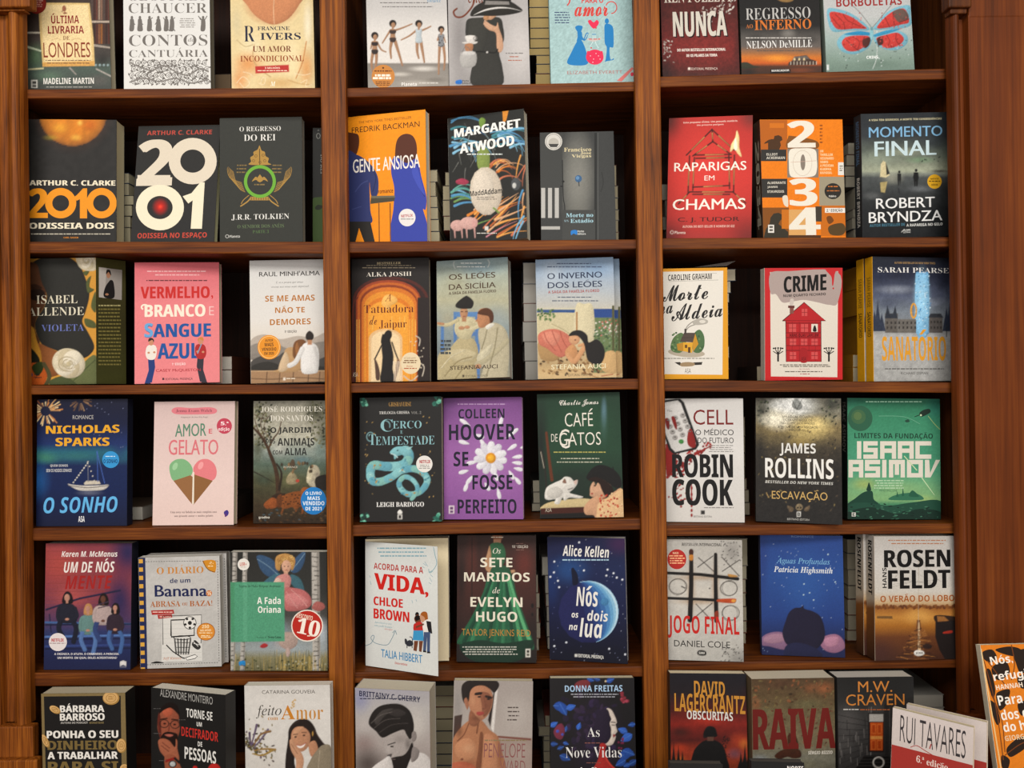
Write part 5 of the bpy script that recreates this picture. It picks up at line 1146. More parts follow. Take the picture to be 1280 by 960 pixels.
t('JOSÉ RODRIGUES',326,508,402.5,515.5,'#dcd8cc','t'); t('DOS SANTOS',338,519,391,526.5,'#dcd8cc','t'); t('O JARDIM',338,534,389,543,'#2a2a28','b'); t('DOS',332.5,548.5,344,554.5,'#3a3a36','b'); t('ANIMAIS',347,547.5,393,557,'#2a2a28','b'); t('COM',341,563,353,568,'#3a3a36','b'); t('ALMA',356,560,383.5,569,'#2a2a28','b'); t('ROMANCE',354.5,582.5,372,585,'#c9c4b4','r'); t('gradiva',323.5,645,337,649,'#d8d4c8','b')
stick(392,626,16,17); e(392,626,16,17.2,'#2580c0'); t('O LIVRO',382,614.5,402,618.5,'#e8f0f6','b'); t('MAIS',384.5,620.5,400,625,'#e8f0f6','b'); t('VENDIDO',378.5,626.5,405.5,631.5,'#e8f0f6','b'); t('DE 2021',382,633.5,402,638,'#e8f0f6','b'); endstick()

B(4, 1, '450,497 551.5,496 553,653 450,653', 'black paperback with a coiled turquoise sea serpent and green crystal corners', .022, base='#2a2827', page='#b3a994')
ph()
g((496,'#2a2928'),(653,'#2a2827')); nz(.06)
TQ='#79aeb4'
t('GRISHAVERSE',486,502.5,514,508,'#b08a4a','t'); t('TRILOGIA GRISHA',474,514,512,517.5,'#c9c7c2','s'); t('VOL. 2',514,514,526.5,517.5,'#8a8884','s')
t('C',476,524,491,539.5,'#8fb9bd','t'); ring(482,532,6,6.5,1,'#8fb9bd',0,150,380); t('ERCO',491,526,527,535.5,'#8fb9bd','t'); t('E',500.5,538,503.5,542,'#8fb9bd','t'); t('T',461,543,470,556,'#8fb9bd','t'); ring(463,546,5,6,1,'#8fb9bd',0,80,320); t('EMPESTADE',469.5,545,543,556,'#8fb9bd','t')
SP='496,565 508,563 511,572 506,580 496,583 482,583 466,582 463,593 466,601 476,602 490,596 502,588 518,586 530,592 534,602 526,614 512,618 502,612 499,603 506,596 516,600 522,610 518,620 513,625'
P_=spline(pts(SP),False,5); nP=len(P_)
for i0 in range(0,nP-4,4):
    w_=13*(1-.68*i0/nP) if i0>10 else 10+i0*.3
    l(P_[i0:i0+6],w_,('#79b2ba','#8cc0c2','#6ba6b4','#86b8b0')[(i0//4)%4],False)
for k_ in range(28):
    q=P_[rnd.randrange(12,nP-30)]; e(q[0]+rnd.uniform(-3,3),q[1]+rnd.uniform(-3,3),rnd.uniform(1.2,2.6),rnd.uniform(.6,1.4),rnd.choice(('#b08a4e','#5a98a8','#a6d0cc','#4f8a98')),rnd.uniform(0,180),7)
c('488,564 494,559 503,558 511,561 514,567 506,570 500,567 496,572 493,574 492,569 488,567','#86bbc0'); p('507,560 516,558 511,563','#9ac4c4'); e(497,563,1,.9,'#1e2426'); l('489,567 494,569 497,572',.8,'#d8e6e4')
for cx,cy in ((454,501),(546.5,501.5),(455,648),(547,648)):
    for k_ in range(16): 
        x=cx+rnd.uniform(-5,5); y=cy+rnd.uniform(-5.5,5.5); c([(x-2,y-1),(x+1,y-2.2),(x+2.4,y+1),(x-.5,y+2)],rnd.choice(('#4f9a84','#2f6a5c','#7cc0a6','#22443c')))
for k_ in range(34): e(rnd.choice((rnd.uniform(455,468),rnd.uniform(525,545))),rnd.uniform(520,628),rnd.uniform(.5,1.3),.6,rnd.choice(('#a0844e','#7d6a48','#c9a86a')),rnd.uniform(0,180),6)
t('LEIGH BARDUGO',470.5,627.5,530,633.5,'#dedcd8','S'); c('497,640 500,637 503,640 502,642.5 498,642.5','#e0ded8'); r(497,643,503,649,'#d0cdc6'); r(498.5,644,501.5,648,'#3a3836')
stick(530.5,580,10.2,10.5); e(530.5,580,10.2,10.5,'#e0dcd6'); t('NETFLIX',524.5,575,538,579,'#b02a30','B'); d(523.5,581,538,587,'#8a8682',3,.4); endstick()

B(4, 1, '555,498 652.5,496 654,650 555,650', 'purple paperback with navy lettering and a white daisy losing its petals', .02, base='#6a3f74', lean=5)
ph()
g((496,'#7d4f88'),(570,'#9a66a2'),(650,'#8d5a98')); nz(.06); s(612,575,60,66,'#a574ad',.8); s(556,500,24,40,'#5d3a6a',.7); s(650,500,20,20,'#74477e',.6); s(556,640,26,30,'#7a4c86',.6)
d(572,504.5,632,507,'#b394ba')
NV='#211d33'
t('COLLEEN',573,511,630.5,523,NV,'b'); t('HOOVER',561,530,644,550,NV,'b'); t('SE',567,564.5,585.5,583,NV,'b'); t('FOSSE',590.5,593.5,640.5,612,NV,'b'); t('PERFEITO',572,624,645.5,642,NV,'b')
def petal(x,y,a,L_,w,col='#dcdade'):
    a=math.radians(a); ca,sa=math.cos(a),math.sin(a)
    c([(x+u*ca-v*sa,y+u*sa+v*ca) for u,v in ((0,0),(L_*.5,-w),(L_*.9,-w*.8),(L_,0),(L_*.9,w*.8),(L_*.5,w))],col)
for k_ in range(11): petal(613,572.5,k_*33+10,21,4.6,('#dedce0','#d2cfd6')[k_%2])
e(613.5,572.5,6.6,6.8,'#d8982a'); e(613.5,572.5,4,4,'#e8b23a')
for q in ((624,535,-75,14),(632,548,-38,20),(634,563,-32,14),(640,572,-8,13),(640,578,6,13),(642,585,12,12),(643,596,50,12),(636,588,60,13),(617,587,70,15),(622,610,78,14),(587,555,195,14),(588,533,215,16),(594,543,20,12),(600,548,60,10),(597,577,170,14),(586,588,165,13),(592,594,130,14),(585,602,110,13),(650,560,-10,10),(606,603,60,12)): petal(*q,2.4)
r(561,632,568,642,'#d8ccd0'); r(562.5,633.5,566.5,637,'#6a4a70'); r(562.5,638,566.5,641,'#6a4a70')

B(4, 1, '671,493 774,490 780,649 676,648', 'dark green paperback with a white cat and a girl in a black beret', .022, base='#1f2c24')
ph()
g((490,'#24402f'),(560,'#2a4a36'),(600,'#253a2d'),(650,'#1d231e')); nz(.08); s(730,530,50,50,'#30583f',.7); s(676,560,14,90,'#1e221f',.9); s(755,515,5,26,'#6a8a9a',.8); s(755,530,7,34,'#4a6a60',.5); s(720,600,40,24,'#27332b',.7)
l('683,541 686,570 690,600',3,'#6a3a22',True,4); l('674,560 680,575 683,610',2,'#2f2a24'); l('676,565 680,585',.8,'#b9b0a0')
t('Charlie Jonas',699,499.5,748,508.5,'#e2ded4','k',0,-.5); t('CAFÉ',706,516,741,533,'#e2dcd0','T'); t('DE',689,542.5,697,552,'#e2dcd0','T'); t('GATOS',699,540.5,751,556.5,'#e2dcd0','T'); t('G',699,536.5,712,560.5,'#e2dcd0','T')
d(692,564.5,757,567,'#b0a860'); d(701,572.5,749,574.8,'#b9b8a4'); d(696,577,753,579.2,'#b9b8a4')
c('676,634 690,627 730,623 748,628 746,634 700,636 677,637','#c6b489'); p('676,635.5 745,633 748,640 676,643','#4a2218'); p('676,643 760,640 780,650 676,650','#1a1614'); t('ASA',681.5,634.5,689.5,640,'#c9c0ae','T')
c('681,622 683,610 692,604 701,600 706,596 713,597 718,602 722,600 721,606 716,612 712,616 722,619 729,621 724,623 712,622 706,626 703,622 699,630 693,629 694,624 686,625','#d8d4cc'); c('703,603 706,598 708,604','#8a6a5a'); c('717,602 721.5,600 720,606','#c9b0a4'); l('710,612 716,610',.9,'#4a4440'); c('684,614 694,608 704,614 698,622 686,622','#c6c2ba')
c('745,607 748,602 757,600 763,605 764,616 757,622 746,622 738,620 737.5,615 738,608 742,602','#c9a184'); c('733,598 735,592 742,584 752,581 766,586 775,596 777,607 770,610 760,604 748,597 738,600','#1d1b1a'); c('735,600 745,596 758,602 766,610 766,620 758,622 752,612 748,604','#2b1a14'); l('767,588 766,584',1.2,'#1d1b1a'); e(743.5,607,1.3,.9,'#2a1c16'); e(740,617,1.6,1,'#a8483c')
c('730,634 738,624 748,620 756,624 766,616 778,612 780,649 748,649 742,644 732,643','#c69c7c'); c('749,628 764,620 779,612 780,650 749,650 746,640','#d6b48a')
for k_ in range(60): e(rnd.uniform(749,779),rnd.uniform(617,649),rnd.uniform(.9,1.9),rnd.uniform(.7,1.4),rnd.choice(('#b8382c','#c8583a','#a82c28','#e0c49a')),rnd.uniform(0,180),6)
l('770,613 772,607',1,'#2a2020')

B(4, 2, '828,498.5 929.5,498 930,654.5 831,652', 'white paperback with a blood-smeared phone and heavy black lettering', .024, base='#b9b5ae', page='#b5ac98')
ph()
g((498,'#cbc8c4'),(560,'#d8d5d1'),(654,'#d0ccc6')); nz(.03)
for cx,cy,n_,sp_ in ((838,570,60,9),(850,585,60,9),(862,572,50,9),(842,588,40,8),(876,563,24,5),(885,556,12,3)):
    for k_ in range(n_//2): e(cx+rnd.gauss(0,sp_*.55),cy+rnd.gauss(0,sp_*.6),rnd.uniform(1,3.6),rnd.uniform(.8,2),rnd.choice(('#98241f','#a82c26','#7d1c18')),rnd.uniform(0,180),7)
c('832,556 840,562 846,575 840,590 833,594','#962420'); l('862,575 872,566 890,557',3,'#962420',True,1.4); l('864,603 864.5,620 864,630',1.6,'#982622'); 
for y in (603,610,618,624,632,638,644): e(864.5,y,1.4,2.2,'#982622')
for k_ in range(24): e(850+rnd.gauss(0,6),618+rnd.gauss(0,8),rnd.uniform(.6,2),rnd.uniform(.6,2),'#962622',0,7)
P_='824,503 848,499 852,503 872,556 868,562 842,568 836,562 822,520'
p('824,501 850,498 855,503 874,556 870,562 842,568 836,562 822,520','#1f1e1d'); p('824,504 847,500.5 851,504 870,555 867,559.5 844,565 839,560 824,522','#cfccc8')
for i_ in range(3):
    for j_ in range(4):
        x=832.5+i_*9.4+j_*3+2.2; y=527+j_*7-i_*3.4-1; e(x,y,3.4,3.2,'#a39f9b'); d(x-1.2,y-1.5,x+1.2,y+1,'#6a6662')
e(851.5,552,3.3,3,'#4a8a48'); t('Mãe',834,512,840,515,'#8a8682','r')
c('831,524 835,523 837,530 836,537 833,534','#7d1c18'); c('839,522 843,521 846,530 846,537 843,534','#862019'); c('862,536 866,540 870,556 866,560 860,556 859,546','#8f2420')
t('CELL',866.5,512,916.5,531,'#7d2320','r'); t('O MÉDICO',869,537,917,544,'#2a2726','r'); t('DO FUTURO',872,547,917,554,'#2a2726','r'); d(884,556.5,917,566.5,'#8a8682',4,.35)
t('ROBIN',840,567.5,916,597,'#1a1716','B'); t('COOK',840,599,916,632,'#1a1716','B'); d(880,634,917,636,'#8a8682'); r(876,638,881,643,'#3a3836'); t('BERTRAND EDITORA',867,644.5,890,646.8,'#6a6662','r')

B(4, 2, '944,496.5 1051,499 1053,660 946,650', 'dark paperback of a bright jungle clearing with tall white lettering and a small skull', .026, base='#211e1b', page='#cfc6b2', spine=1, Y=.03, yaw=-14)
ph()
g((496,'#5a564c'),(515,'#8a8676'),(535,'#8a7a54'),(560,'#4a4234'),(590,'#332d27'),(620,'#2c2825'),(660,'#282523')); nz(.25); nz(.22,3)
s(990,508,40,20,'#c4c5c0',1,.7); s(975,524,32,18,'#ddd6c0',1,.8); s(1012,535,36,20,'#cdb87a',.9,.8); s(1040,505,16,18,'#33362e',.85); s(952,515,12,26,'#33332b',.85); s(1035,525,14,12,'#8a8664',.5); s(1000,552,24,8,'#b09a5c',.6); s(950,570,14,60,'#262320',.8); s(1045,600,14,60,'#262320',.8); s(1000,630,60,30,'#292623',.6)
for k_ in range(110): e(rnd.uniform(948,1050),rnd.uniform(532,640),rnd.uniform(.8,2.2),.8,rnd.choice(('#6a5c40','#8a7a50','#3a332a','#1f1c19','#54483a')),rnd.uniform(0,180),6)
for k_ in range(50): e(rnd.choice((rnd.uniform(948,962),rnd.uniform(1026,1050))),rnd.uniform(500,530),1.8,1,rnd.choice(('#24281f','#3d4234','#5a6048')),rnd.uniform(0,180),6)
s(990,507,30,14,'#dcdcd8',.9,.7); s(968,524,24,11,'#e6e0cc',.85,.8); s(1020,530,22,11,'#e0cc90',.75,.8); c('992,500 996,498 1000,502 1003,508 998,513 990,508','#8a8c88'); l('990,500 996,512',.7,'#3a3c38'); l('1002,500 996,512',.7,'#3a3c38')
t('UM LOCAL OCULTO',978,519.5,1016,522.5,'#34312b','r'); t('DURANTE SÉCULOS',979,523.8,1015,526.6,'#34312b','r'); t('NO CUME DOS ANDES',976,527.6,1018,530.3,'#34312b','r'); t('A PROVA DE UMA VERDADE',972,532.6,1022,535.4,'#34312b','r'); t('IMPOSSÍVEL...',986,536.4,1010,539,'#34312b','r')
t('JAMES',974.5,554,1019.5,570,'#dedcd6','b'); t('ROLLINS',956,573,1041.5,598,'#e6e4de','b'); t('BESTSELLER DO NEW YORK TIMES',956,601.5,1041,605,'#c9c7c0','o'); t('ESCAVAÇÃO',964.5,614.5,1034,624.5,'#c9a86a','r'); l('958,616 961,622',.8,'#c9a86a')
e(999,634,4.5,4.4,'#8a7a60'); e(997.3,634.5,1.1,1.2,'#1f1b18'); e(1000.9,634.5,1.1,1.2,'#1f1b18'); c('984,632 992,635 990,640 986,638','#6a5a46'); c('1006,635 1012,632 1011,638 1006,639','#6a5a46'); r(996,639.5,1001,646,'#d8d6d0'); t('B',997,640.5,1000,645,'#2a2826','b'); t('BERTRAND EDITORA',984,648,1012,650.5,'#b9b7b0','r')
K_.spine_txt = [('JAMES ROLLINS', .96, .66, .5, '#8a8680', 'b')]

B(4, 2, '1059,498 1175,498 1175.5,651 1060,647', 'green science fiction paperback with blocky cream letters over a rocky horizon', .026, base='#1f2a24', page='#cfc6b2', spine=1, yaw=3)
g((498,'#2f6a52'),(520,'#428a6a'),(550,'#4d9676'),(590,'#58a080'),(606,'#79ac80'),(625,'#86b07c'),(630,'#4f8a68'),(651,'#28453a')); nz(.08); s(1065,500,30,14,'#2c6a58',.6); s(1170,510,20,30,'#2f6f66',.6); s(1080,605,22,12,'#a8b468',.7); s(1130,612,40,16,'#93b882',.5); s(1175,600,14,30,'#5a9a7a',.5); s(1155,624,18,8,'#a8bf78',.6)
e(1075,523,15.5,16,'#37664f'); s(0,0,1,1,'#000',0); e(1073,521,9,9,'#4a6f4e'); e(1072,520,5,5,'#5f7a50')
c('1149,517 1153,513 1161,511 1163,515 1157,519 1151,521','#25382f'); l('1143,521 1154,517',1,'#25382f'); e(1151,519,1.2,1.2,'#c9d8b4'); c('1131,526 1135,524 1137,527 1133,528','#2f5244'); l('1160,520 1168,530 1175,537',.7,'#a3b878'); l('1098,520 1130,521 1150,530',.5,'#79b094')
d(1082,501.5,1152,504,'#a3cdb4')
def blk(txt,x0,x1,y0,y1,col,w):
    """square-cut letters drawn from bars"""
    G={'I':[(.5,.3,.5,1),(.5,0,.5,.12)],'S':[(0,0,1,0),(0,0,0,.5),(0,.5,1,.5),(1,.5,1,1),(0,1,1,1)],'A':[(0,0,1,0),(0,0,0,1),(1,0,1,1),(0,.55,1,.55)],'C':[(0,0,1,0),(0,0,0,1),(0,1,1,1)],'M':[(0,0,1,0),(0,0,0,1),(.5,0,.5,.8),(1,0,1,1)],'O':[(0,0,1,0),(0,0,0,1),(1,0,1,1),(0,1,1,1)]}
    for k_,(ch,a,b) in enumerate(txt):
        if ch=='V': p([(a,y0),(a+w,y0),(a+w*1.2,y1-w),(b-w,y0),(b,y0),(a+w*1.3,y1),(a,y1)],col); continue
        for (u0,v0,u1,v1) in G[ch]:
            xa=a+w/2+(b-a-w)*u0; xb=a+w/2+(b-a-w)*u1; ya=y0+w/2+(y1-y0-w)*v0; yb=y0+w/2+(y1-y0-w)*v1
            if ch=='I': xa=xb=(a+b)/2
            r(min(xa,xb)-w/2,min(ya,yb)-w/2,max(xa,xb)+w/2,max(ya,yb)+w/2,col)
CRM='#dcd6c8'
t('LIMITES DA FUNDAÇÃO',1068,541.5,1166,548,'#254838','b')
blk([('I',1071,1076.5),('S',1079,1097),('A',1100,1120),('A',1122,1142),('C',1144,1164)],0,0,551.5,573.5,CRM,5.4)
blk([('A',1060.5,1079),('S',1081,1100),('I',1102.5,1108),('M',1111,1131),('O',1133.5,1153.5),('V',1156,1175)],0,0,574.8,596.8,CRM,5.4)
l('1130,570 1146,588',1.2,'#c9d8b0'); l('1152,597 1160,608 1168,619',1.2,'#c9dcb4',True,.5)
d(1092,600,1131,612.5,'#b3cfae',4,.45); t('WHO WILL LIVE',1099,612,1121,614.5,'#3d6450','r')
c('1060,632 1070,622 1080,615 1090,614 1092,624 1098,632','#234a3c'); c('1083,613 1084.5,607 1086,603 1088,608 1088.5,613','#1f4236')
c('1112,622 1122,618 1136,616 1146,617 1154,622 1150,625 1114,625','#3d765c'); p('1127,620 1128.5,609 1130,620','#2f644e'); p('1120,621 1121.5,614 1123,621','#2f644e'); c('1136,620 1140,613 1146,617 1148,621','#2f644e')
c('1060,632 1080,628 1110,632 1140,628 1175,626 1176,651 1060,651','#2a5444'); c('1060,640 1090,634 1120,642 1150,636 1176,640 1176,652 1060,652','#1f3a30')
for k_ in range(60): e(rnd.uniform(1062,1174),rnd.uniform(630,650),rnd.uniform(1,3),.8,rnd.choice(('#1c3029','#35604d','#4a7a62')),rnd.uniform(-20,20),6)
r(1064.5,640.5,1069.5,645.5,'#d8d6ce'); t('E',1065.5,641.3,1068.5,644.8,'#2a3a30','b')
K_.spine_txt = [('ISAAC ASIMOV', .97, .55, .5, '#7d7a74', 'b')]
# ================================================================= fifth shelf
B(5, 0, '57,679 165,680 163,837 55,839', 'paperback of four teenagers on bleachers before a red brick wall fading to blue', .026, base='#1b1c2a', page='#cfc6b4')
ph()
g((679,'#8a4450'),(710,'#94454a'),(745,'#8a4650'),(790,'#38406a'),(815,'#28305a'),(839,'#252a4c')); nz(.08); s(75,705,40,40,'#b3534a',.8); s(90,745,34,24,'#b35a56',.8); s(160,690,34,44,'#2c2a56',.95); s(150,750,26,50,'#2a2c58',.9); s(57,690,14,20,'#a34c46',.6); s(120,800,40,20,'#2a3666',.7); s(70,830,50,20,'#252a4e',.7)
for y in range(684,760,5): l([(58,y),(130,y)],.35,'#9a4a44',False)
for k_ in range(30): l([(60+rnd.uniform(0,60),684+5*rnd.randrange(14)),]*1+[(60,684)],.01,'#9a4a44',False) if False else None
l('58,762 100,748 150,738',2.4,'#2c2a48',False); l('62,768 64,790',1.6,'#2c2a48',False)
for y,c_ in ((778,'#4a6a9a'),(796,'#5a7ab0'),(808,'#3a4a80')): l([(57,y),(164,y-2 if y>790 else y+2)],2.6,c_,False); l([(57,y+3),(164,y+2)],2,'#232848',False)
def kid(x,y,hair,top,leg,S=1,skin='#b98a78',pose=0):
    c([(x-8*S,y+10),(x+6*S,y+9),(x+11*S,y+20),(x+9*S,y+32),(x-9*S,y+32),(x-12*S,y+20)],top)
    c([(x-4*S,y-2),(x,y-6*S),(x+5*S,y-3),(x+6*S,y+8),(x-5*S,y+8)],hair); e(x,y+1,3*S,4*S,skin); r(x-1.4,y+4,x+1.4,y+8,skin)
    l([(x-7*S,y+30),(x-9*S,y+40),(x-4*S,y+52)],5.5*S,leg); l([(x+6*S,y+30),(x+10*S,y+40),(x+7*S,y+56)],5.5*S,leg)
    l([(x-9*S,y+14),(x-10*S,y+26),(x-2*S,y+28)],3.4*S,top); l([(x+9*S,y+14),(x+11*S,y+25),(x+3*S,y+29)],3.4*S,top); e(x,y+28,2.6,1.6,skin)
kid(84,746,'#241c22','#2a2a38','#232636',1.15); kid(110,760,'#b98a5a','#6a8a86','#5a78a8',.95); kid(129,748,'#221a1c','#b3a09c','#3a4a78',1.1,'#6a4436'); kid(144,759,'#1f181c','#3a2c38','#4a6a9c',.9)
l('122,756 136,752',1.4,'#4a3c4c',False); l('123,760 136,757',1.2,'#4a3c4c',False)
t('Karen M. McManus',77,689,147,696,'#e6ded8','o'); t('UM DE NÓS',80,702,143.5,715.5,'#e6ded8','o',0,-.6); t('MENTE',81.5,719.5,140.5,736,'#a42a28','o',0,-.6)
t('A CRIÂNICA, O ATLETA, O CRIMINOSO, A PRINCESA.',68,816,149,819,'#e0dcdc','b'); t('UM MORTO. EM QUAL DELES ACREDITARIAS?',72,820.8,146.5,824,'#e0dcdc','b')
p('150,827 154,825.5 158,827 158,832.5 154,831 150,832.5','#d8d4d0'); r(150,833,158,834,'#8a8a98')
stick(72.5,802.5,11.5,11.5); e(72.5,802.5,11.3,11.3,'#e0d8d6'); t('NETFLIX',64.5,798,80,802,'#b83a40','B'); d(62,803.5,82,805.3,'#a08a8a'); endstick()

B(5, 0, '173,697 274,695 277.5,832.5 176,837', 'grey hardback with a navy spine strip of yellow squares and a basketball hoop sketch', .02, base='#b3b0ab', page='#cfc9bd', kind='hardback_book')
g((695,'#c2bfbb'),(836,'#bdbab5')); nz(.05); nz(.05,3); s(200,700,30,20,'#b0ada8',.5); s(200,780,20,40,'#d0cdc8',.6)
for k_ in range(44):
    l([(182+max(0,k_*3.4-136),697+min(136,k_*3.4)),(182+min(95,k_*3.4),697+max(0,k_*3.4-95))],.35,'#aaa6a1',False) if False else None
p('172,690 181.5,690 184.5,842 175,842','#27305a')
for k_ in range(14): 
    y=699+k_*10.4; x=173.6+k_*.21; p([(x,y),(x+5,y-.1),(x+5.1,y+5),(x+.1,y+5.1)],'#d8a84a')
for q in ('182,702 272,701','272,701 274,828','184,831 274,828'): 
    (xa,ya),(xb,yb)=pts(q); n_=int(max(abs(xb-xa),abs(yb-ya))/3.2)
    for k_ in range(n_): l([(xa+(xb-xa)*k_/n_,ya+(yb-ya)*k_/n_),(xa+(xb-xa)*(k_+.55)/n_,ya+(yb-ya)*(k_+.55)/n_)],.7,'#5a5855',False)
c('254,701 269,701 269,715 262,713 257,708','#d0902a'); l('254,701 257,708 262,713 269,715',1,'#8a5a1a'); t('2.ª',262,702.5,267,705.5,'#f2dcae','b',30); d(260,707,267,709,'#f2dcae')
t('O DIÁRIO',196,708.5,254.5,717,'#c98a3c','s'); t('de um',212.5,722.5,238,728.5,'#2c3560','b'); t('Banana',193.5,731,259,745.5,'#232c58','z',0,1); t('16',258.5,739,264.5,744.5,'#f2ddc0','b') if False else None
e(261.5,741.5,3.6,3.8,'#c8783a'); t('16',259,739,264,744,'#f2ddc0','b'); t('ABRASA',188,751,225.5,758.5,'#b06a34','s'); t('OU',228,753,235,757,'#b06a34','s'); t('BAZA!',237,750.5,265.5,757.5,'#b06a34','s')
p('189,763 217,762 218,767 190,768.5','#b03a34'); p('197,768.5 215,767.5 215.5,772.5 198,773.5','#b03a34'); d(191,764.5,216,766.5,'#ecd0c4'); t('HILARI!',200,769.5,214,771.8,'#ecd0c4','b')
p('203,773 252,768 253,826 202,827','#d8d5cf')
for y in range(780,826,6): l([(203,y),(252,y-.6)],.3,'#b9b9b4',False)
l('204,806 203.5,770 252,768.5 251.5,804',.9,'#3a3836',False); l('214,795 214,775 243,774 243,794 214,796',1.8,'#2a2826',False)
ring(228,797,11,3,1,'#2a2826')
for k_ in range(6): l([(218+k_*4,798),(220+k_*3,818)],.8,'#2a2826',False); l([(239-k_*4,798),(236-k_*3,818)],.8,'#2a2826',False)
for y in (803,809,815): l([(218.5+(y-800)*.12,y),(238-(y-800)*.12,y)],.7,'#2a2826',False)
l('208,806 216,814 228,822 236,824',1.4,'#2a2826',False); c('232,822 244,818 247,820 244,823 234,825','#e6e3dd'); l('232,822 244,818 247,820 244,823 234,825 232,822',.8,'#2a2826',False); c('244,800 251,808 247,812 240,806','#3a3836'); l('240,800 248,808',.7,'#e6e3dd',False); l('242,804 250,806',.7,'#e6e3dd',False)
e(237.5,778.5,8.2,8.2,'#2a2826'); e(237.5,778.5,7.4,7.4,'#e2dfd9'); e(237.5,778.5,2.5,2.5,'#2a2826')
for a_ in range(5): e(237.5+6*math.cos(a_*1.257+.3),778.5+6*math.sin(a_*1.257+.3),1.8,1.6,'#2a2826',0,6)
t('Jeff Kinney',204,821,227,825,'#c98a6a','i'); c('189,829 196,826.5 205,828.5','#2a2826')
stick(257.5,789.5,11.5,11); e(257.5,789.5,11.5,11,'#d8923a'); ring(257.5,789.5,11.5,11,.8,'#a8641f'); t('250',252.5,781,261.5,785,'#f6e2ba','b'); t('MILHÕES',250.5,786.5,264,789,'#f6e2ba','b'); d(249,790.5,265.5,792.3,'#f6e2ba'); d(251,794,264,797.5,'#f6e2ba',2); endstick()

B(5, 0, '287,690 408.5,690 409.5,839 289,839', 'paperback of a blonde fairy among birches, with a green title square', .018, base='#8a8a80', page='#d0c9bb')
ph()
g((690,'#33322f'),(740,'#3a3a37'),(770,'#504e4a'),(795,'#8a908f'),(812,'#9aa0a0'),(822,'#8a8466'),(842,'#6f6a50')); nz(.12); s(345,790,20,24,'#8aa0b4',.7); s(400,790,16,24,'#b9c2c9',.8); s(360,808,30,10,'#a3aeb3',.7)
def birch(x0,x1,w_):
    p([(x0,690),(x0+w_,690),(x1+w_,842),(x1,842)],'#b3aea6'); p([(x0+w_*.66,690),(x0+w_,690),(x1+w_,842),(x1+w_*.66,842)],'#8f8a83')
    for k_ in range(26):
        y=690+k_*5.9; x=x0+(x1-x0)*k_/26; l([(x+rnd.uniform(0,w_*.4),y),(x+rnd.uniform(w_*.5,w_),y+rnd.uniform(-1,1))],rnd.uniform(.5,1.2),'#4a4642',False)
birch(291,288,5.5); birch(304,300,5.5); birch(389.5,391,9.5)
c('322,701 321,695 328,694 340,699 346,707 348,718 344,722 334,720 326,712','#3f5a78'); c('382,691 378,690 370,697 364,708 366,716 374,714 380,704','#3f5a78'); c('328,731 336,722 348,716 352,724 344,734','#456a78'); c('364,718 374,722 379,731 380,740 370,736 362,726','#456a74'); l('322,699 336,708 347,718',.6,'#8aa6b8'); l('381,692 372,704 364,714',.6,'#8aa6b8'); s(0,0,1,1,'#000',0)
c('344,702 346,695 354,692 362,693 369,699 368,708 365,713 360,704 352,704 350,713 345,711','#b98f56'); for_=0
for k_ in range(22): ring(346+rnd.uniform(0,22),695+rnd.uniform(0,15) if rnd.random()<.4 else 695+rnd.uniform(0,5),1.8,1.8,.7,rnd.choice(('#cfa766','#a87c44','#dcb878')))
e(358,708,6,8,'#cfa58c'); e(355.8,708,.8,.6,'#4a3a34'); e(360.4,708,.8,.6,'#4a3a34'); l('356.5,712.5 359.5,712.5',.7,'#a8564a'); r(355,714,360,720,'#c99e86'); c('345,722 352,718 360,718 364,724 362,734 356,740 350,734 344,728','#c58a84'); c('342,728 347,722 352,726 346,731','#d8b8a8')
c('356,736 368,735 380,738 388,746 389,756 380,762 364,764 356,760','#b8706e'); c('356,744 372,742 386,752 376,758 360,756','#c98482'); c('395,752 404,754 406,760 398,764 390,760','#a86660'); 
for q in ('358,740 366,752 372,760','364,737 376,748 384,758'): l(q,.8,'#d8a09a')
s(350,800,14,16,'#a89a94',.8); c('351,792 364,790 372,794 371,806 362,812 354,810 349,804','#b09a90'); e(360,815,3,6,'#b8a29a')
for k_ in range(110): 
    x=rnd.uniform(345,390) if rnd.random()<.6 else rnd.uniform(292,412); l([(x,838+rnd.uniform(-4,3)),(x+rnd.uniform(-2,2),rnd.uniform(812,828))],.7,rnd.choice(('#b39a5a','#8a7a44','#c9b070','#5a5a3a','#6a6a4a')),False,.2)
for k_ in range(60): e(rnd.uniform(289,413),rnd.uniform(824,841),1.4,1.1,rnd.choice(('#3f4230','#6a6648','#a8a48a','#54583a')),0,6)
c('325,808 330,804 335,806 333,809 328,810','#a8383a'); c('299,827 306,826 306.5,832 303,831 299.5,832','#2f8ac4')
p('288,727.5 355.5,727.5 356,801.5 288.5,802.5','#5a9c7c'); r(304,728,309,801,'#63a484'); r(288.5,728,293,801,'#52936f')
t('Sophia de Mello Breyner Andresen',299,731,351,735,'#23402f','r'); t('A Fada',321.5,746,351,755,'#eceae2','b'); t('Oriana',322.5,757.5,351,766,'#eceae2','b'); t('Ilustrações de',321,795.7,333,797.5,'#2a4a38','r'); t('Teresa Calem',335,794.8,351.5,797.8,'#1f3a2c','b')
stick(304.5,705.5,7.5,7.5); e(304.5,705.5,7.4,7.4,'#e2ded6'); t('LER+',300,703,308.5,707.3,'#c0503a','b'); d(301,708.5,307,709.8,'#b9a89a'); endstick()
stick(384,782,20.2,20); e(384,782,20,20,'#e6dcd0'); e(384,782,18.6,18.6,'#b92f22'); t('DESCONTO',371,768,391,774,'#ecd8c4','b',12); t('10',371.5,774,400,794,'#f0e6da','S',12); d(384,794,393,796.5,'#ecd8c4'); endstick()

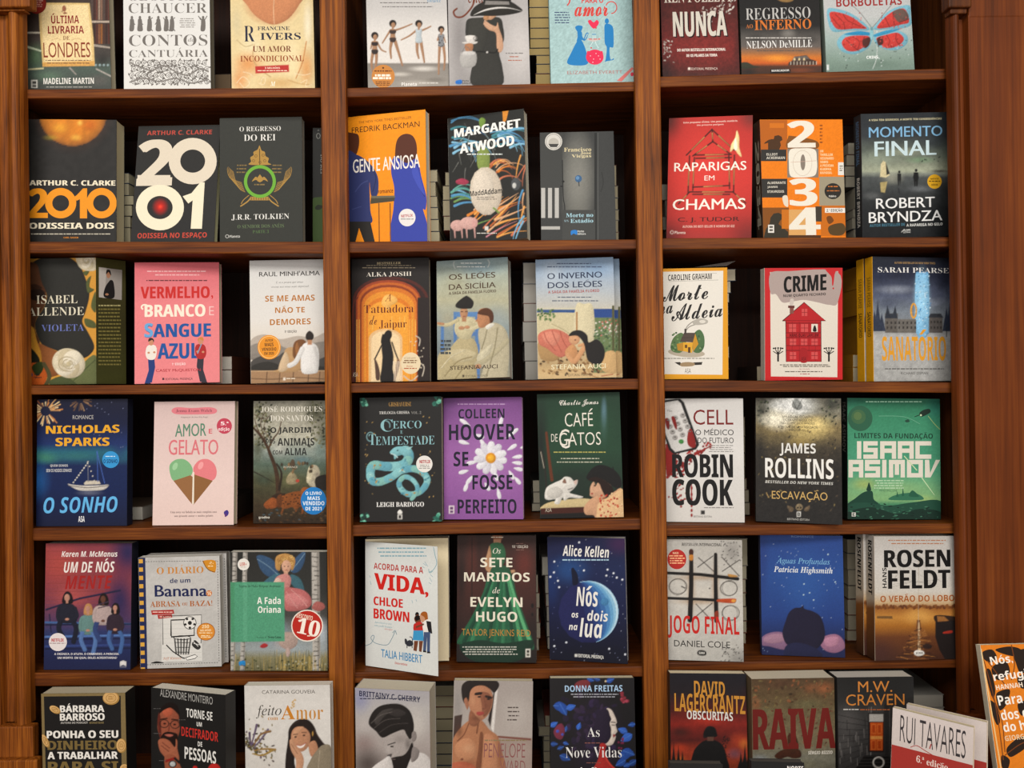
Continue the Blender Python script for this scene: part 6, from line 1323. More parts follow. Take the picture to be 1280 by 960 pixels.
B(5, 1, '457,678 548,682 547,844 457,832.5', 'white paperback with its front cover springing open, red lettering and a hugging couple', .024, base='#b9b2a8', page='#cdbf9f', Y=-.008, yaw=-25, lean=1)
K_.open = 27
g((678,'#cfd1cd'),(720,'#dcdeda'),(844,'#d3d4d0')); nz(.02)
d(470,684.5,537,699,'#7da8b4',3,.3); t('ACORDA PARA A',467,706,528.5,714,'#b83a34','b',0,.4); t('VIDA,',467.5,719.5,535,743,'#cf2f27','B',0,1); t('CHLOE',467,747,503.5,758,'#cf2f27','B'); t('BROWN',467,762.5,511.5,775.5,'#cf2f27','B'); t('Aprendendo a viver',468,777.5,490,780.5,'#7da8b4','i'); t('sem pedir licença',468,781.5,490,784.5,'#7da8b4','i'); t('devagar',481,785.5,491,788,'#c4605a','i')
l('542,684 544,694 546,704 542,712 537,715',.7,'#7aa6b0'); l('536,711 537,716 541,714',.7,'#7aa6b0'); l('457,807 464,804 468,796 466,794 464,798 470,804 484,806 490,798 494,789',.7,'#7a94a0'); l('491,791 494,788 496,793',.7,'#7a94a0')
for q in ('529,704 533,707','531,702 535,708','528,708 531,710','537,722 540,727','536,728 539,730','538,718 541,721','462,719 463,722','463,726 464,731','515,750 516,754','520,749 521,752'): l(q,.6,'#9ab4bc',False)
t('TALIA HIBBERT',476.5,815,527.5,825,'#3a8ab8','x',0,.6); t('Desrotina',494,828,509,831,'#c4706a','b')
e(521.5,768,2.4,3,'#1f1a1a'); c('518,772 522,768 526,772 526,778 522,780 519,777','#7a4a34'); c('519,771 523,769 527,772 525,774 520,776','#1f1a1a'); c('519,779 526,777 529,782 528,790 518,789 517,782','#c0362f'); p('517,788 529,788 530,801 516,800','#4a9cc8'); p('518,801 523,801 521,814 517,813','#7a4a34'); p('524,801 529,801 527,815 524,814','#7a4a34')
c('525,770 528,765 533,766 534,772 532,778 527,777','#c99a7c'); c('526,768 529,764.5 534,766 535,776 532,780 531,772','#a8642c'); c('529,778 537,774 540,782 539,791 530,790','#e6e2dc'); p('533,776 539,777 540.5,792 536,791 534,783','#2c2a2c'); l('530,780 520,784',2.2,'#7a4a34'); p('530,790 538,790 537.5,815 534,815 534,796 532.5,814 529,813.5','#4f5f80'); p('529,813 533,813.5 533,815.5 529,815','#2a2626'); p('534,814.5 538,814.5 538,816.5 534,816.5','#2a2626')
c('508,803 512,800 516,802 516.5,806 512,808 508,806','#3a3c44'); c('506,800 507,798 509,800 510,804 507,805','#3a3c44'); l('509,806 509,810',1,'#3a3c44',False); l('515,806 515.5,810',1,'#3a3c44',False); l('516,802 515,797 512,796',.8,'#3a3c44')

B(5, 1, '572,669.5 670,669 670,829 571,827', 'paperback of a woman in a long emerald gown with cream capital lettering', .024, base='#2a201d', page='#b3a994')
ph()
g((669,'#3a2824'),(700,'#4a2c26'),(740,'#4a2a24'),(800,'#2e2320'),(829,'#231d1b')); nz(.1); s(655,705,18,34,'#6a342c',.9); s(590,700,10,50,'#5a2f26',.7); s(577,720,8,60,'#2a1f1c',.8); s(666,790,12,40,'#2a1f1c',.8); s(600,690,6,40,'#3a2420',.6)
r(589.5,672,590.5,815,'#2a1c18'); e(665.5,757,1.8,3,'#1c1412'); e(665.5,768,1.4,2.4,'#1c1412')
c('616,668 626,668 628,673 624,678 618,676','#8a5a40'); r(617,674,626,686,'#b08468'); d(614,671,629,673,'#cfc6b4'); c('612,682 620,678 628,680 632,690 631,702 626,708 616,708 613,698','#3a6a4a'); c('612,682 609,692 606,704 612,714 622,716 620,710 614,706 614,692','#b08a6a'); l('607,704 612,714 630,716 642,714',4,'#b58e6e'); c('616,708 634,708 638,720 614,722','#2f5a40')
c('613,716 638,716 646,744 658,778 668,808 660,812 630,806 600,812 576,806 572,800 590,770 604,740','#2a6044'); 
for q,cl in (('618,722 606,760 588,806','#3f7f5a'),('624,722 616,770 606,818','#1f4a36'),('630,722 630,770 628,818','#3a7654'),('634,722 644,766 652,808','#4f9468'),('637,724 650,768 664,806','#62a878'),('614,726 596,770 580,802','#1f4a36'),('627,724 622,780 616,820','#2f6e4c'),('633,730 640,790 642,815','#1f4a36')): l(q,3,cl,True,5)
c('575,806 600,800 630,804 666,800 660,818 640,828 600,828 582,820','#1d3a2c'); r(578,806.5,663,823,'#222019') if False else None
WC='#dfd8c6'
t('Os',616,685,626,692,'#e6dfd0','i'); t('SETE',600.5,697,640.5,709,WC,'b'); t('MARIDOS',580,715.5,662,727,WC,'b'); t('de',615.5,734,625,741.5,'#e6dfd0','i'); t('EVELYN',588,746.5,653,758.5,WC,'b'); t('HUGO',595,764.5,646.5,777,WC,'b'); t('TAYLOR JENKINS REID',577,786.5,663,797.5,'#b3853f','r',0,.6)
d(578,808,652,820,'#b9b8ae',4,.45); t('10.ª EDIÇÃO',640,681.5,660,685,'#c9bfb4','b'); d(645,679,655,680.2,'#8a6a60'); d(645,687,655,688.2,'#8a6a60'); r(657,811,663,821.5,'#d8d4ca'); r(658.3,812.5,661.7,816,'#3a3630'); r(658.3,817,661.7,820,'#5a564e')

B(5, 1, '684,670 780,674 785.5,831.5 688,823', 'starry night-blue paperback with white brush lettering across a large crescent-lit moon', .022, base='#20223a', page='#c9c4ba', yaw=-13)
ph()
g((670,'#242648'),(710,'#263056'),(760,'#20264a'),(800,'#1c1f36'),(831,'#1b1c2c')); nz(.08); s(712,712,34,26,'#2f568c',.8); s(775,680,26,20,'#4a2c54',.8); s(690,730,14,40,'#243e74',.6); s(740,820,60,20,'#1b1d2c',.8)
for k_ in range(90): e(rnd.uniform(686,782),rnd.uniform(674,828),.45,.45,rnd.choice(('#8a90b0','#b9bdd0','#6a70a0')),0,6)
for x,y in ((693,702),(692.5,715.5),(697.5,726),(688,721),(708,747) if False else (699,734),(759.5,712),(758,719.5),(767,716.5),(771,722),(778,724.5),(693,807.5),(708,803),(761.5,811),(781.5,818),(724,678),(730,713)): e(x,y,1.3,1.3,'#dfe2ea',0,8)
e(735.5,765,37.5,39,'#2b2e5c'); s(0,0,1,1,'#000',0)
for k_,(w_,cl) in enumerate(((29,'#2d3768'),(24,'#31447a'),(19.5,'#375890'),(15,'#4370a6'),(11,'#5488b8'),(7.5,'#6ea3c8'),(4.5,'#8fbbd4'),(2,'#bcd6e2'))):
    f_=1-w_/26.0; al=-.28; A_=np.linspace(-PI/2,PI/2,24); rot_=lambda u,v:(735.5+(u*math.cos(al)-v*math.sin(al))*.965,765+u*math.sin(al)+v*math.cos(al)); p([rot_(38.7*math.cos(a_),38.7*math.sin(a_)) for a_ in A_]+[rot_(38.7*f_*math.cos(a_),38.7*math.sin(a_)) for a_ in A_[::-1]],cl); continue
    o_=[(735.5+37.3*math.cos(a_),765+38.8*math.sin(a_)) for a_ in np.linspace(-1.75,1.2,22)]
    i_=[(735.5-w_+37.3*math.cos(a_)*(1-w_*.004),765+w_*.55+38.8*math.sin(a_)*(1-w_*.004)) for a_ in np.linspace(-1.75,1.2,22)]
    p(o_+[(735.5+5,765+38),(735.5-30,765+22),(735.5-34,765-14)] if False else [q for q in i_]+[(722,801),(706,790),(699,770),(702,748),(716,731)],cl)
e(756,752,5,5,'#4f86b0'); e(759,770,2.6,2.4,'#5a90b8')
c('714,712 716,709.5 718,711 722,718 723,727 721,731 716,731 715,722','#1c1f36')
WH='#e6e3dc'
t('Alice Kellen',703,682,761,696,WH,'o',0,1); d(703,699,761,702,'#a9c4d4'); t('Nós',720,734,747.5,758,WH,'o',0,0); t('os',714.5,766,723,772,WH,'o'); t('dois',734,763,760,776.5,WH,'o'); t('na',711,781,722,787.5,WH,'o'); t('lua',724,773,753,797,WH,'o',0,.6)
r(718.5,817.5,721.5,821,'#dedcd6'); t('EDITORIAL PRESENÇA',722.5,818.3,754.5,822.5,'#dedcd6','b',0,.6)

B(5, 2, '830,673 928,676 929,828 833,825.5', 'off-white paperback with noughts and crosses laid in burnt matches above red lettering', .024, base='#8a8680', page='#c4bba6', yaw=-5)
ph()
g((673,'#b5b1aa'),(750,'#c6c2ba'),(826,'#b5b2ac')); nz(.07); nz(.06,4); s(915,690,16,22,'#8a8681',.7); s(925,825,24,20,'#7d7a76',.7); s(875,745,40,20,'#cfc6b8',.4)
for k_ in range(70): e(rnd.uniform(900,929),rnd.uniform(676,706) if k_%2 else rnd.uniform(806,828),rnd.uniform(.5,1.6),.6,rnd.choice(('#6a6662','#3f3c3a')),rnd.uniform(0,180),6)
s(864,735,8,50,'#a88a6a',.6); s(894,735,8,50,'#a88a6a',.6); s(875,722,50,6,'#a88a6a',.6); s(875,752,50,6,'#a88a6a',.6)
t('BESTSELLER INTERNACIONAL',852,678.8,902,682.5,'#4a4642','o')
BKc='#1f1a18'
l('864,689 864,730 862.5,775',5,BKc,False,6.4); l('894.5,693 894.5,730 895.5,776',4.4,BKc,False,5.6); l('830,716 875,718 922,723.5',3.6,BKc,False,4.4); l('832,747.5 875,749 918,751.5',3.4,BKc,False,4)
e(864,690,3,4,'#4a2a20'); c('861.5,694 866.5,694 866,700 862,700','#c4843a'); c('898,749 918,748 920,751 916,754 898,752.5','#b8522a'); e(917,751,3,2,'#d89a4a'); c('893,766 898,764 898,774 895,777','#8a3a24'); c('910,717.5 920,719 922,721 912,721','#b98a4a')
for a,b,c2,d2 in ((873,697,892,714),(891,695,872,709),(902,696,924,720),(924,700,903,714),(870,755,890,776),(890,754,868,772)): l([(a,b),(c2,d2)],1.1,'#4a4440',False)
ring(847.5,733,11.5,9.8,.9,'#4f4842'); ring(847,733.5,10.5,10.5,.5,'#5f5852'); ring(911,735.5,11,9.5,1,'#4f4842'); ring(912,735,9.6,9.8,.5,'#5f5852'); ring(913.5,766,11,9.5,.9,'#4f4842'); ring(912,766.5,10,10,.5,'#5f5852'); l('852,733 856,735',1.4,'#2a2624'); e(887,735.5,1,1,'#2a2624')
t('JOGO FINAL',835,770,924,798.5,'#c22a22','b',0,.6); t('DANIEL COLE',842.5,801,912.5,809,'#2a2725','r',0,.6); c('872,814 876,812.5 882,814 882.5,818.5 877,819.5 872,818','#1f1c1a'); t('SUMA',873.5,814.6,881,817.5,'#e0ddd6','b')
stick(846,699,12,12.5); e(846,699,11.8,12.5,'#b33028'); t('MAIS',841,690,848,692.5,'#f0cdaa','b'); d(836,694,856,706,'#f0b48a',4,.5); endstick()

B(5, 2, '951,669 1053,669 1056.5,822.5 952,818.5', 'deep blue speckled paperback of a dark head of hair resting on bare shoulders', .02, base='#1d2c5a', yaw=-8)
ph()
g((669,'#2c4a8a'),(720,'#2f5494'),(770,'#2a4684'),(800,'#242f5c'),(822,'#252a50')); nz(.07); s(1005,730,40,60,'#355f9f',.7); s(953,700,12,80,'#2a3f7c',.7); s(980,810,50,16,'#2a2c54',.7)
for k_ in range(60): e(rnd.uniform(953,1054),rnd.uniform(680,816),.45,.4,rnd.choice(('#a9bcd8','#c9d4e4','#8aa3c8')),0,6)
for x,y in ((1004.5,743.5),(1017,750),(1044,727.5),(1012,741) if False else (1012,741),(1005,730),(1000,786),(1035,693)): e(x,y,.9,.9,'#c9e0e4',0,6)
c('952,797 962,791 976,790 986,797 990,806 980,812 962,808 952,806','#8a6a86'); c('955,797 966,792.5 978,793 982,800 970,804 957,803','#a37f92'); c('1024,800 1034,794 1046,793 1054,800 1056,810 1044,816 1030,812','#9a6f88'); c('1030,799 1040,795.5 1048,797 1046,806 1034,808','#b5849a'); 
c('980,800 978,790 982,776 986,766 993,760 1000,759.5 1003.5,757.5 1006,761 1016,764 1025,770 1030,782 1031,796 1026,806 1018,812 1008,808 1000,804 990,807 984,806','#231f38'); s(0,0,1,1,'#000',0); l('1003,762 1004,757',1,'#231f38')
c('984,806 996,803 1010,806 1022,812 1026,822 984,822 980,814','#262848')
t('Águas Profundas',970,697.5,1037,707,'#86b8d6','i',0,.5); t('Patricia Highsmith',967,708.5,1040.5,718,'#dde0e0','q',0,.5); t('ROMANCE',989,669.5,1017,672,'#7a90b8','r')

B(5, 2, '1092.5,670.5 1194.5,670 1196.5,825 1094,825.5', 'pale paperback with black stencil lettering over a misty orange road and an open car door', .028, base='#9a8a78', page='#cfc8ba', spine=1, yaw=5, Y=.022)
ph()
g((669,'#b9b4ae'),(700,'#c9c5c0'),(740,'#ccc6bc'),(754,'#c4a882'),(760,'#9a6432'),(772,'#c08a44'),(782,'#a8702f'),(796,'#6f4428'),(829,'#452c24')); nz(.08); s(1148,770,26,16,'#d8a65c',.8); s(1148,800,14,40,'#8a5a30',.7); s(1100,815,30,24,'#4a2e2c',.7); s(1195,775,14,18,'#8f5f30',.6)
for k_ in range(60): e(1092+k_*1.8,759+rnd.uniform(-2,1),2,rnd.uniform(1,3),rnd.choice(('#7a4a28','#8a5a30','#6a4026')),0,6)
p('1146,775 1150,775 1157,829 1141,829' ,'#7a5030'); p('1147.5,778 1149,778 1151,814 1147,814','#d8b890')
for k_ in range(80):
    y=rnd.uniform(785,828); w_=(y-770)*.55; l([(1148+rnd.uniform(-w_,w_),y),(1148+rnd.uniform(-w_,w_),y+3)],.8,rnd.choice(('#a87440','#5a3824','#8a5a34','#3f2820')),False)
c('1169,769 1196,771 1197,777 1190,776 1182,777 1170,778','#3a2a22'); p('1169,777 1197,775 1198,829 1184,829 1174,812 1169,796','#2a2322'); p('1171,770 1180,770.5 1186,776 1172,777','#9a6a3a'); c('1179,790 1189,788 1190,791 1180,792','#a8382a'); e(1159,808,6,3,'#3a2a26')
t('ROSEN',1105,687,1188,709,'#1c1a19','B'); t('FELDT',1110,712.5,1188,735.5,'#1c1a19','B'); t('HANS',1093.5,719.5,1117.5,725,'#1c1a19','b',-90)
for k_ in range(22): l([(1105+rnd.uniform(0,80),687+rnd.uniform(0,48)),]+[(1105+rnd.uniform(0,80),687+rnd.uniform(0,48))][:0]+[(1106+rnd.uniform(0,80),690+rnd.uniform(0,44))],.25,'#a9a49e',False)
t('O VERÃO DO LOBO',1100.5,744,1193,752,'#a8622c','b'); d(1110,674.8,1182,677,'#b07a5a'); d(1114,678.8,1179,681,'#b07a5a'); p('1096,770 1115,770 1116,773.5 1096,773','#7a5a34'); c('1143,814 1148,812.5 1154,814 1155,818 1148,820 1143,818','#e0ddd6'); t('SUMA',1144.5,814.8,1153.5,817.5,'#2a2624','b'); l('1148,690 1148,812',.3,'#b9a890',False)
K_.spine_grad = [(669,lin('#b3aea8')),(748,lin('#b9aa96')),(760,lin('#8a5a30')),(829,lin('#3f2820'))]; K_.spine_txt = [('ROSENFELDT', .96, .52, .5, '#1f1c1a', 'B')]
# ================================================================= bottom row, standing on the counter
B(6, 0, '51,867 157,866 160,1012 56,1014', 'black and gold paperback scattered with drawn gold coins and heavy white capitals', .034, base='#1c1a18', page='#b3a88e', Y=-.064)
g((866,'#86744f'),(1014,'#7d6b46')); nz(.05)
p('55,870.5 151,869.5 153,1014 58.5,1014','#232120')
t('BÁRBARA',75,881.5,130.5,890,'#e6e2da','B'); t('BARROSO',75,891.5,131,900.5,'#e6e2da','B'); t('AUTORA DO PODCAST',76,902,110,904.5,'#b9b5ae','b'); t('MONEYBAR',112,902,130,904.5,'#8a7a54','b')
t('PONHA O SEU',58.5,913,148,922.5,'#e6e2da','B'); t('DINHEIRO',59.5,925.5,147,937,'#7d6a40','B'); t('A TRABALHAR',59.5,939.5,147.5,948.5,'#e6e2da','B'); t('PARA SI',60,951.5,148,966,'#7d6a40','B')
def coin(x,y,rx,ry,ro=0):
    e(x,y,rx,ry,'#a8844a',ro); e(x-.6,y-.6,rx*.88,ry*.88,'#d0aa72',ro); ring(x,y,rx*.62,ry*.62,.7,'#a07a44',ro); d(x-rx*.4,y-ry*.3,x+rx*.4,y+ry*.3,'#a8824a',3)
coin(139,872.5,10.5,8.5); coin(69,887,7.5,4.4,28); coin(152,932,6.4,9); coin(57,926,3.6,9,-25); coin(156,961,6,6)

B(6, 0, '187.5,860 283,868 281,1022 191,1010', 'black paperback of a bearded man in glasses resting his chin, white and red capitals', .028, base='#1c1b1a', page='#cfc8ba', yaw=-19, Y=-.088)
ph()
g((860,'#262524'),(1020,'#232221')); nz(.05); s(210,910,30,50,'#2f2a28',.7)
c('200,892 206,884 216,882 223,890 224,902 225,912 222,922 216,932 206,932 200,920 197,908','#9a5a44'); c('203,890 208,884 214,884 216,892 208,896','#b8644a'); c('197,902 199,890 201,900 202,926 199,918','#6a3228'); c('199,892 203,883 212,878 222,882 225,896 222,892 214,885 206,887','#241c1a'); c('203,918 209,914.5 217,915.5 222,918 222,926 217,934 207,934 201,926','#2a1c18'); c('206,918.5 212,917.5 217,919 212,921','#b0685a')
ring(205.5,904.5,6,5.4,1,'#3a2a24'); ring(219,905.5,6,5.4,1,'#3a2a24'); l('211,904 213.5,904.5',1,'#3a2a24'); e(206,904.5,1.8,1.1,'#2a1a16'); e(218.5,905.5,1.8,1.1,'#2a1a16'); l('201,899 209,898',1.5,'#2a1c18'); l('215,899 223,900',1.5,'#2a1c18'); l('212,905 211,913',1.4,'#7a4032')
c('198,926 204,923 212,926 219,934 220,924 222,927 222,936 224,950 214,956 206,946 200,938','#a8684e'); l('203,928 212,935',1,'#7a4434'); l('202,932 211,939',1,'#7a4434'); c('206,946 218,944 226,958 228,970 210,970','#9a5c44'); p('206,950 219,946 220,949 207,953','#8f2a24'); e(216,955,5,4.6,'#2a2a2c'); e(216,955,3.6,3.3,'#b9bab8'); l('219,948 224,953',3,'#2a2624')
for x,y in ((192,886),(192,917),(199,951),(223,900)): d(x,y-.6,x+9,y+.4,'#6a6866')
t('ALEXANDRE MONTEIRO',200,866,265.5,875.5,'#a9a7a2','r',0,3); t('TORNE-SE',233,887.5,265.5,898.5,'#e0ded8','b',0,1); t('UM',246,902.5,252.5,908,'#e0ded8','b'); t('DECIFRADOR',227,911.5,272.5,923.5,'#c23a32','b',0,1.6); t('DE',247.5,927,253,933,'#e0ded8','b'); t('PESSOAS',231,936,270,951.5,'#e0ded8','b',0,1); e(268,962,8,8,'#b8302c'); e(244,960,3,3,'#b8302c')

B(6, 0, '305,857 413,856 415,1012 309,1013', 'white paperback of a smiling long-haired woman beside dried lavender', .02, base='#b3ada4', page='#cfc8bb', Y=-.064)
ph()
g((856,'#cbc7c1'),(880,'#d3cfc9'),(1010,'#c9c5be')); nz(.04); nz(.04,4); s(330,960,30,30,'#c4beb6',.5)
t('CATARINA GOUVEIA',327.5,862.5,394,867,'#5a554e','r'); t('feito',320,881,352,898,'#4f4a44','i'); t('com',335,896.5,347.5,900,'#c08a4a','s'); t('A',351,881.5,369,899,'#c4842f','s'); t('mor',370,887,404,899.5,'#c08a44','t')
for k_ in range(7): e(364+rnd.uniform(-2,5),875+k_*1.6,.9,1.8,'#c4a060',40 if k_%2 else -40,6)
for k_ in range(150):
    a_=rnd.uniform(-2.6,.9); L_=abs(rnd.gauss(0,16)); x=312+L_*math.cos(a_)*1.2; y=935+L_*math.sin(a_)*.9; e(x,y,rnd.uniform(1,2.6),rnd.uniform(.7,1.4),rnd.choice(('#5a5636','#7a6a3a','#8a7a54','#4a3a34','#6a5a6a','#a08a54','#3f3a28')),rnd.uniform(0,180),6)
for q,cl in (('314,932 318,918 321,906','#6a5a70'),('318,934 328,922 335,912','#6f6478'),('318,938 332,936 344,937','#9a7a44'),('316,942 328,944 340,938','#a08448'),('313,930 312,916','#5a4a60'),('318,930 326,918 338,914','#8a6a44')): l(q,1.6,cl,True,3)
c('360,925 361,912 367,903 376,898.5 386,900 393,908 397,918 404,928 410,936 409,964 396,950 393,934 374,936 368,950 370,966 358,966 357,948','#2a211d'); l('362,914 366,906 374,901',.8,'#4a3a30'); l('392,912 400,924 408,934',1,'#4a3830')
c('364,918 368,910 376,908 384,912 388,920 386,932 379,939 371,938 365,930','#b98a6c'); c('366,917 372,909 380,909 374,916 368,924','#c49878'); e(369.5,921,1.6,1,'#2f211c'); e(380,919,1.7,1,'#2f211c'); l('367,918 372,917.5',.9,'#3a2a22'); l('377.5,915.5 383,915.5',.9,'#3a2a22'); c('371,931.5 376,932 382,929 379,934 374,935','#e6dcd4'); l('371,931 376,932 382.5,928.5',.8,'#a8544a'); e(391,917,1,3,'#b08a4a')
c('386,930 394,926 398,938 394,946 388,944','#b58668'); c('396,938 404,931 414,934 415,966 384,966 388,950','#8a7f6c'); l('400,938 398,960',1,'#a89c88'); c('362,926 366,924 370,934 377,941 380,952 376,966 370,966 370,950 364,938','#c09476'); l('364,930 372,942',.8,'#9a6e54')

B(6, 1, '443.5,859 537,865 539,1014 447,1006', 'grey paperback of a bearded man with swept-back hair looking down, small navy lettering', .045, base='#9a9590', page='#bfb6a2', yaw=-8, Y=-.064)
ph()
g((859,'#a3a0a8'),(885,'#b3afac'),(930,'#a89f9a'),(1010,'#6a5f5a')); nz(.05); s(450,875,20,24,'#8a8cab',.7); s(520,905,20,30,'#c4bfb8',.8); s(455,930,22,20,'#86706c',.6); s(460,955,30,30,'#544a46',.9); s(530,870,20,14,'#aaa6a4',.6); s(456,905,14,14,'#b9b2ae',.7)
t('BRITTAINY C. CHERRY',449,867,525,874,'#2c2f4a','b',0,4); d(450,872.5,525,875,'#4a4a5a')
c('478,918 486,911 500,910 512,914 517,926 515,940 508,952 500,962 488,962 484,948 480,936','#a8a09b'); s(500,924,12,8,'#8a827e',.6); s(486,936,5,9,'#b9b1ac',.5); s(510,930,6,12,'#5a5350',.6); s(484,944,4,4,'#8a827d',.6); c('461,905 464,893 472,884 484,880 500,880 512,888 517,902 517,914 513,924 508,918 504,912 490,917 478,922 470,914','#2c2826'); c('468,900 478,888 492,886 480,896 472,906','#4a4542'); c('484,890 498,886 508,892 496,896','#3f3a38'); l('464,904 476,894 490,890',.8,'#6a6460'); l('468,910 482,900 500,898',.8,'#5a5450'); l('474,916 490,906 510,904',.7,'#504a47')
c('515,916 519,914 521,920 519,926 515,926','#8a827e'); l('485,931 494,928',1.2,'#2a2624'); e(490,933,2.2,1,'#3a3432'); c('484,944 490,942 488,947','#5a5452'); c('487,950 494,946 504,944 510,938 515,928 517,936 516,950 508,966 488,966','#2a2523'); l('488,949 494,949',1,'#6a5a58'); c('465,960 478,950 488,946 490,970 462,970','#cfcac6'); c('508,962 516,944 528,941 538,950 540,970 506,970','#c9c4c0'); c('516,934 524,938 522,948 514,952','#8a827e')

B(6, 1, '568,851 667,851 663,1008 563,1007', 'paperback of a bare-chested dark-haired man by a window frame with thin pink lettering', .02, base='#a39a92', lean=8, Y=-.064)
ph()
g((851,'#a19892'),(920,'#aaa19a'),(925,'#9a8a80'),(1008,'#a08c84')); nz(.05); s(645,890,24,30,'#b3aba4',.8); s(572,880,10,50,'#8f8a86',.8); s(650,940,20,20,'#a89a92',.6)
p('620,852 623,852 617,916 614,910','#d0cac4'); p('616,870 619,860 613,908 610,900','#2f2522'); p('622,919.5 664,923 664,925.5 622,922','#7a4c40'); p('568,895 578,893 574,930 566,930','#4a3a34')
c('566,925 572,914 584,902 596,898 604,902 612,912 622,920 626,935 628,966 562,966 563,940','#a87656'); s(0,0,1,1,'#000',0); c('600,916 604,918 603,940 600,966 594,966 598,936','#7d5038'); c('570,930 584,922 594,930 594,946 582,952 570,944','#b98664'); c('606,918 618,922 622,940 620,966 604,966 604,938','#b58262'); e(577.5,949,1.8,1.5,'#7a4a38'); c('563,955 580,952 594,958 590,966 562,966','#b0644a'); l('586,904 580,918 572,926',1.4,'#7d5038'); l('598,902 596,916',2,'#7d5038')
c('583,870 590,858 604,854 613,862 616,872 614,886 608,896 600,901 592,897 588,888','#b07e60'); c('600,866 610,866 615,874 612,888 604,896 602,880','#8a5a44'); c('578,874 577,858 584,851 596,849 610,849 621,851 624,857 618,866 612,861 604,857 594,858 588,864 586,876 582,880','#2a201c'); c('594,866 602,865 602,868 594,869','#2a1c18'); c('607,869 615,871 614,873.5 607,872','#2a1c18'); e(599,871,2.2,1.1,'#241a16'); e(610.5,874,2,1.1,'#241a16'); l('605,871 607,884 603,886',1.2,'#7a4c3a'); c('596,890 603,889.5 605,892 600,894.5 596,893','#a04a44'); c('580,876 583,872 586,880 584,887','#a06e54'); c('588,888 596,896 600,901 594,908 586,904','#8f5f46')
d(634,883.5,649,904,'#5a504c',4,.32); t('Sonhos são só teus',632,884.5,652,888,'#4a403c','i') if False else None
d(606,924.5,658,927.5,'#8a7a5a'); s(585,935,12,9,'#c69c7a',.55); s(613,934,9,14,'#c69c7a',.45); s(574,914,7,12,'#5a3828',.55); s(588,954,20,8,'#85492f',.45); s(608,880,5,12,'#7d4e3a',.6); s(591,876,5,10,'#c49674',.5); s(595,898,10,5,'#6a4230',.6); s(625,945,5,26,'#7a4a36',.5); t('PENELOPE',605,929,656.5,947,'#8a5a58','T'); t('WARD',625,950.5,656.5,966,'#8a5a58','T')

B(6, 1, '688,848 792.5,847 797,1010 689,1010', 'black paperback of a pale profile among blue leaves and red flowers', .02, base='#1c1a1e', Y=-.064)
ph()
g((847,'#221f21'),(1008,'#1e1b1e')); nz(.08); s(745,905,40,40,'#302238',.9); s(745,940,44,40,'#2c2036',.8)
for k_ in range(70): e(740+rnd.gauss(0,16),905+rnd.gauss(0,22),rnd.uniform(3,6),rnd.uniform(2,4.5),rnd.choice(('#2c2238','#372a48','#241d30','#3a2c44')),rnd.uniform(0,180),8)
def leaf(x,y,L_,a,cl='#2f5aa8'):
    a=math.radians(a); ca,sa=math.cos(a),math.sin(a)
    c([(x+u*ca-v*sa,y+u*sa+v*ca) for u,v in ((0,0),(L_*.4,-L_*.34),(L_,0),(L_*.4,L_*.34))],cl); l([(x,y),(x+L_*ca,y+L_*sa)],.5,'#5a86cc',False)
for q in ((692,882,17,5),(700,880,16,60),(708,886,12,-20),(688,908,10,-30),(708,908,7,100),(722,912,9,-70),(688,930,9,0),(697,936,8,-20),(704,928,7,20),(700,944,14,25),(784,915,12,-160),(794,905,9,170),(790,918,16,150),(774,946,18,-20),(778,938,16,20),(782,950,14,150),(786,956,12,-30),(758,852,10,-20),(750,850,9,200),(734,848,9,20),(788,955,9,160)): leaf(*q,rnd.choice(('#2c529c','#3a66b8','#294886')))
for k_ in range(9): e(781+rnd.uniform(-6,6),871+rnd.uniform(-6,6),2.2,2.2,rnd.choice(('#8a3440','#a8485a','#6a2834')),0,8)
c('718,856 724,851 734,850 738,856 730,862 720,862','#7a3438'); c('692,914 697,906 703,905 706,914 702,924 695,922','#7a3448'); e(697,914,2,2,'#4a5ab0'); e(703,918,1.6,1.6,'#4a5ab0'); e(757,851.5,1.2,1.2,'#d8c4a0')
for k_ in range(8): e(776+rnd.uniform(-5,5),930+rnd.uniform(-8,8),1.4,1.4,'#7a2a4a',0,6)
c('758,886 764,887 769,896 771,903 769.5,906 771.5,914 769,918 769.5,922 766,930 760,932 756,929 762,922 764,912 762,904 764,898','#d0c3b8'); c('746,892 758,886 762,894 762,910 764,920 756,930 744,920','#2c2236'); l('764,902.5 769,903',1.1,'#2a2024'); l('765,906 768,906.5',1,'#3a2a2c'); c('766,918 769.5,918.5 767,922','#8a3a3c'); c('750,930 758,931 756,940 760,950 768,960 776,966 742,966 748,948','#a8302c'); l('754,936 760,952 772,964',1.4,'#d04a3c')
t('DONNA FREITAS',706,856.5,778,864.5,'#a9c4dc','b'); d(710,867,773,873.5,'#9a9aa0',2,.45); t('As',734,909,749.5,921,'#e2e0dc','t'); d(731,928,751,930,'#8a5a50'); t('Nove Vidas',707,933.5,777,947,'#e2e0dc','t'); d(733,953,751,954.5,'#8a5a50'); t('de Rose',722,959,766,970,'#e2e0dc','t')

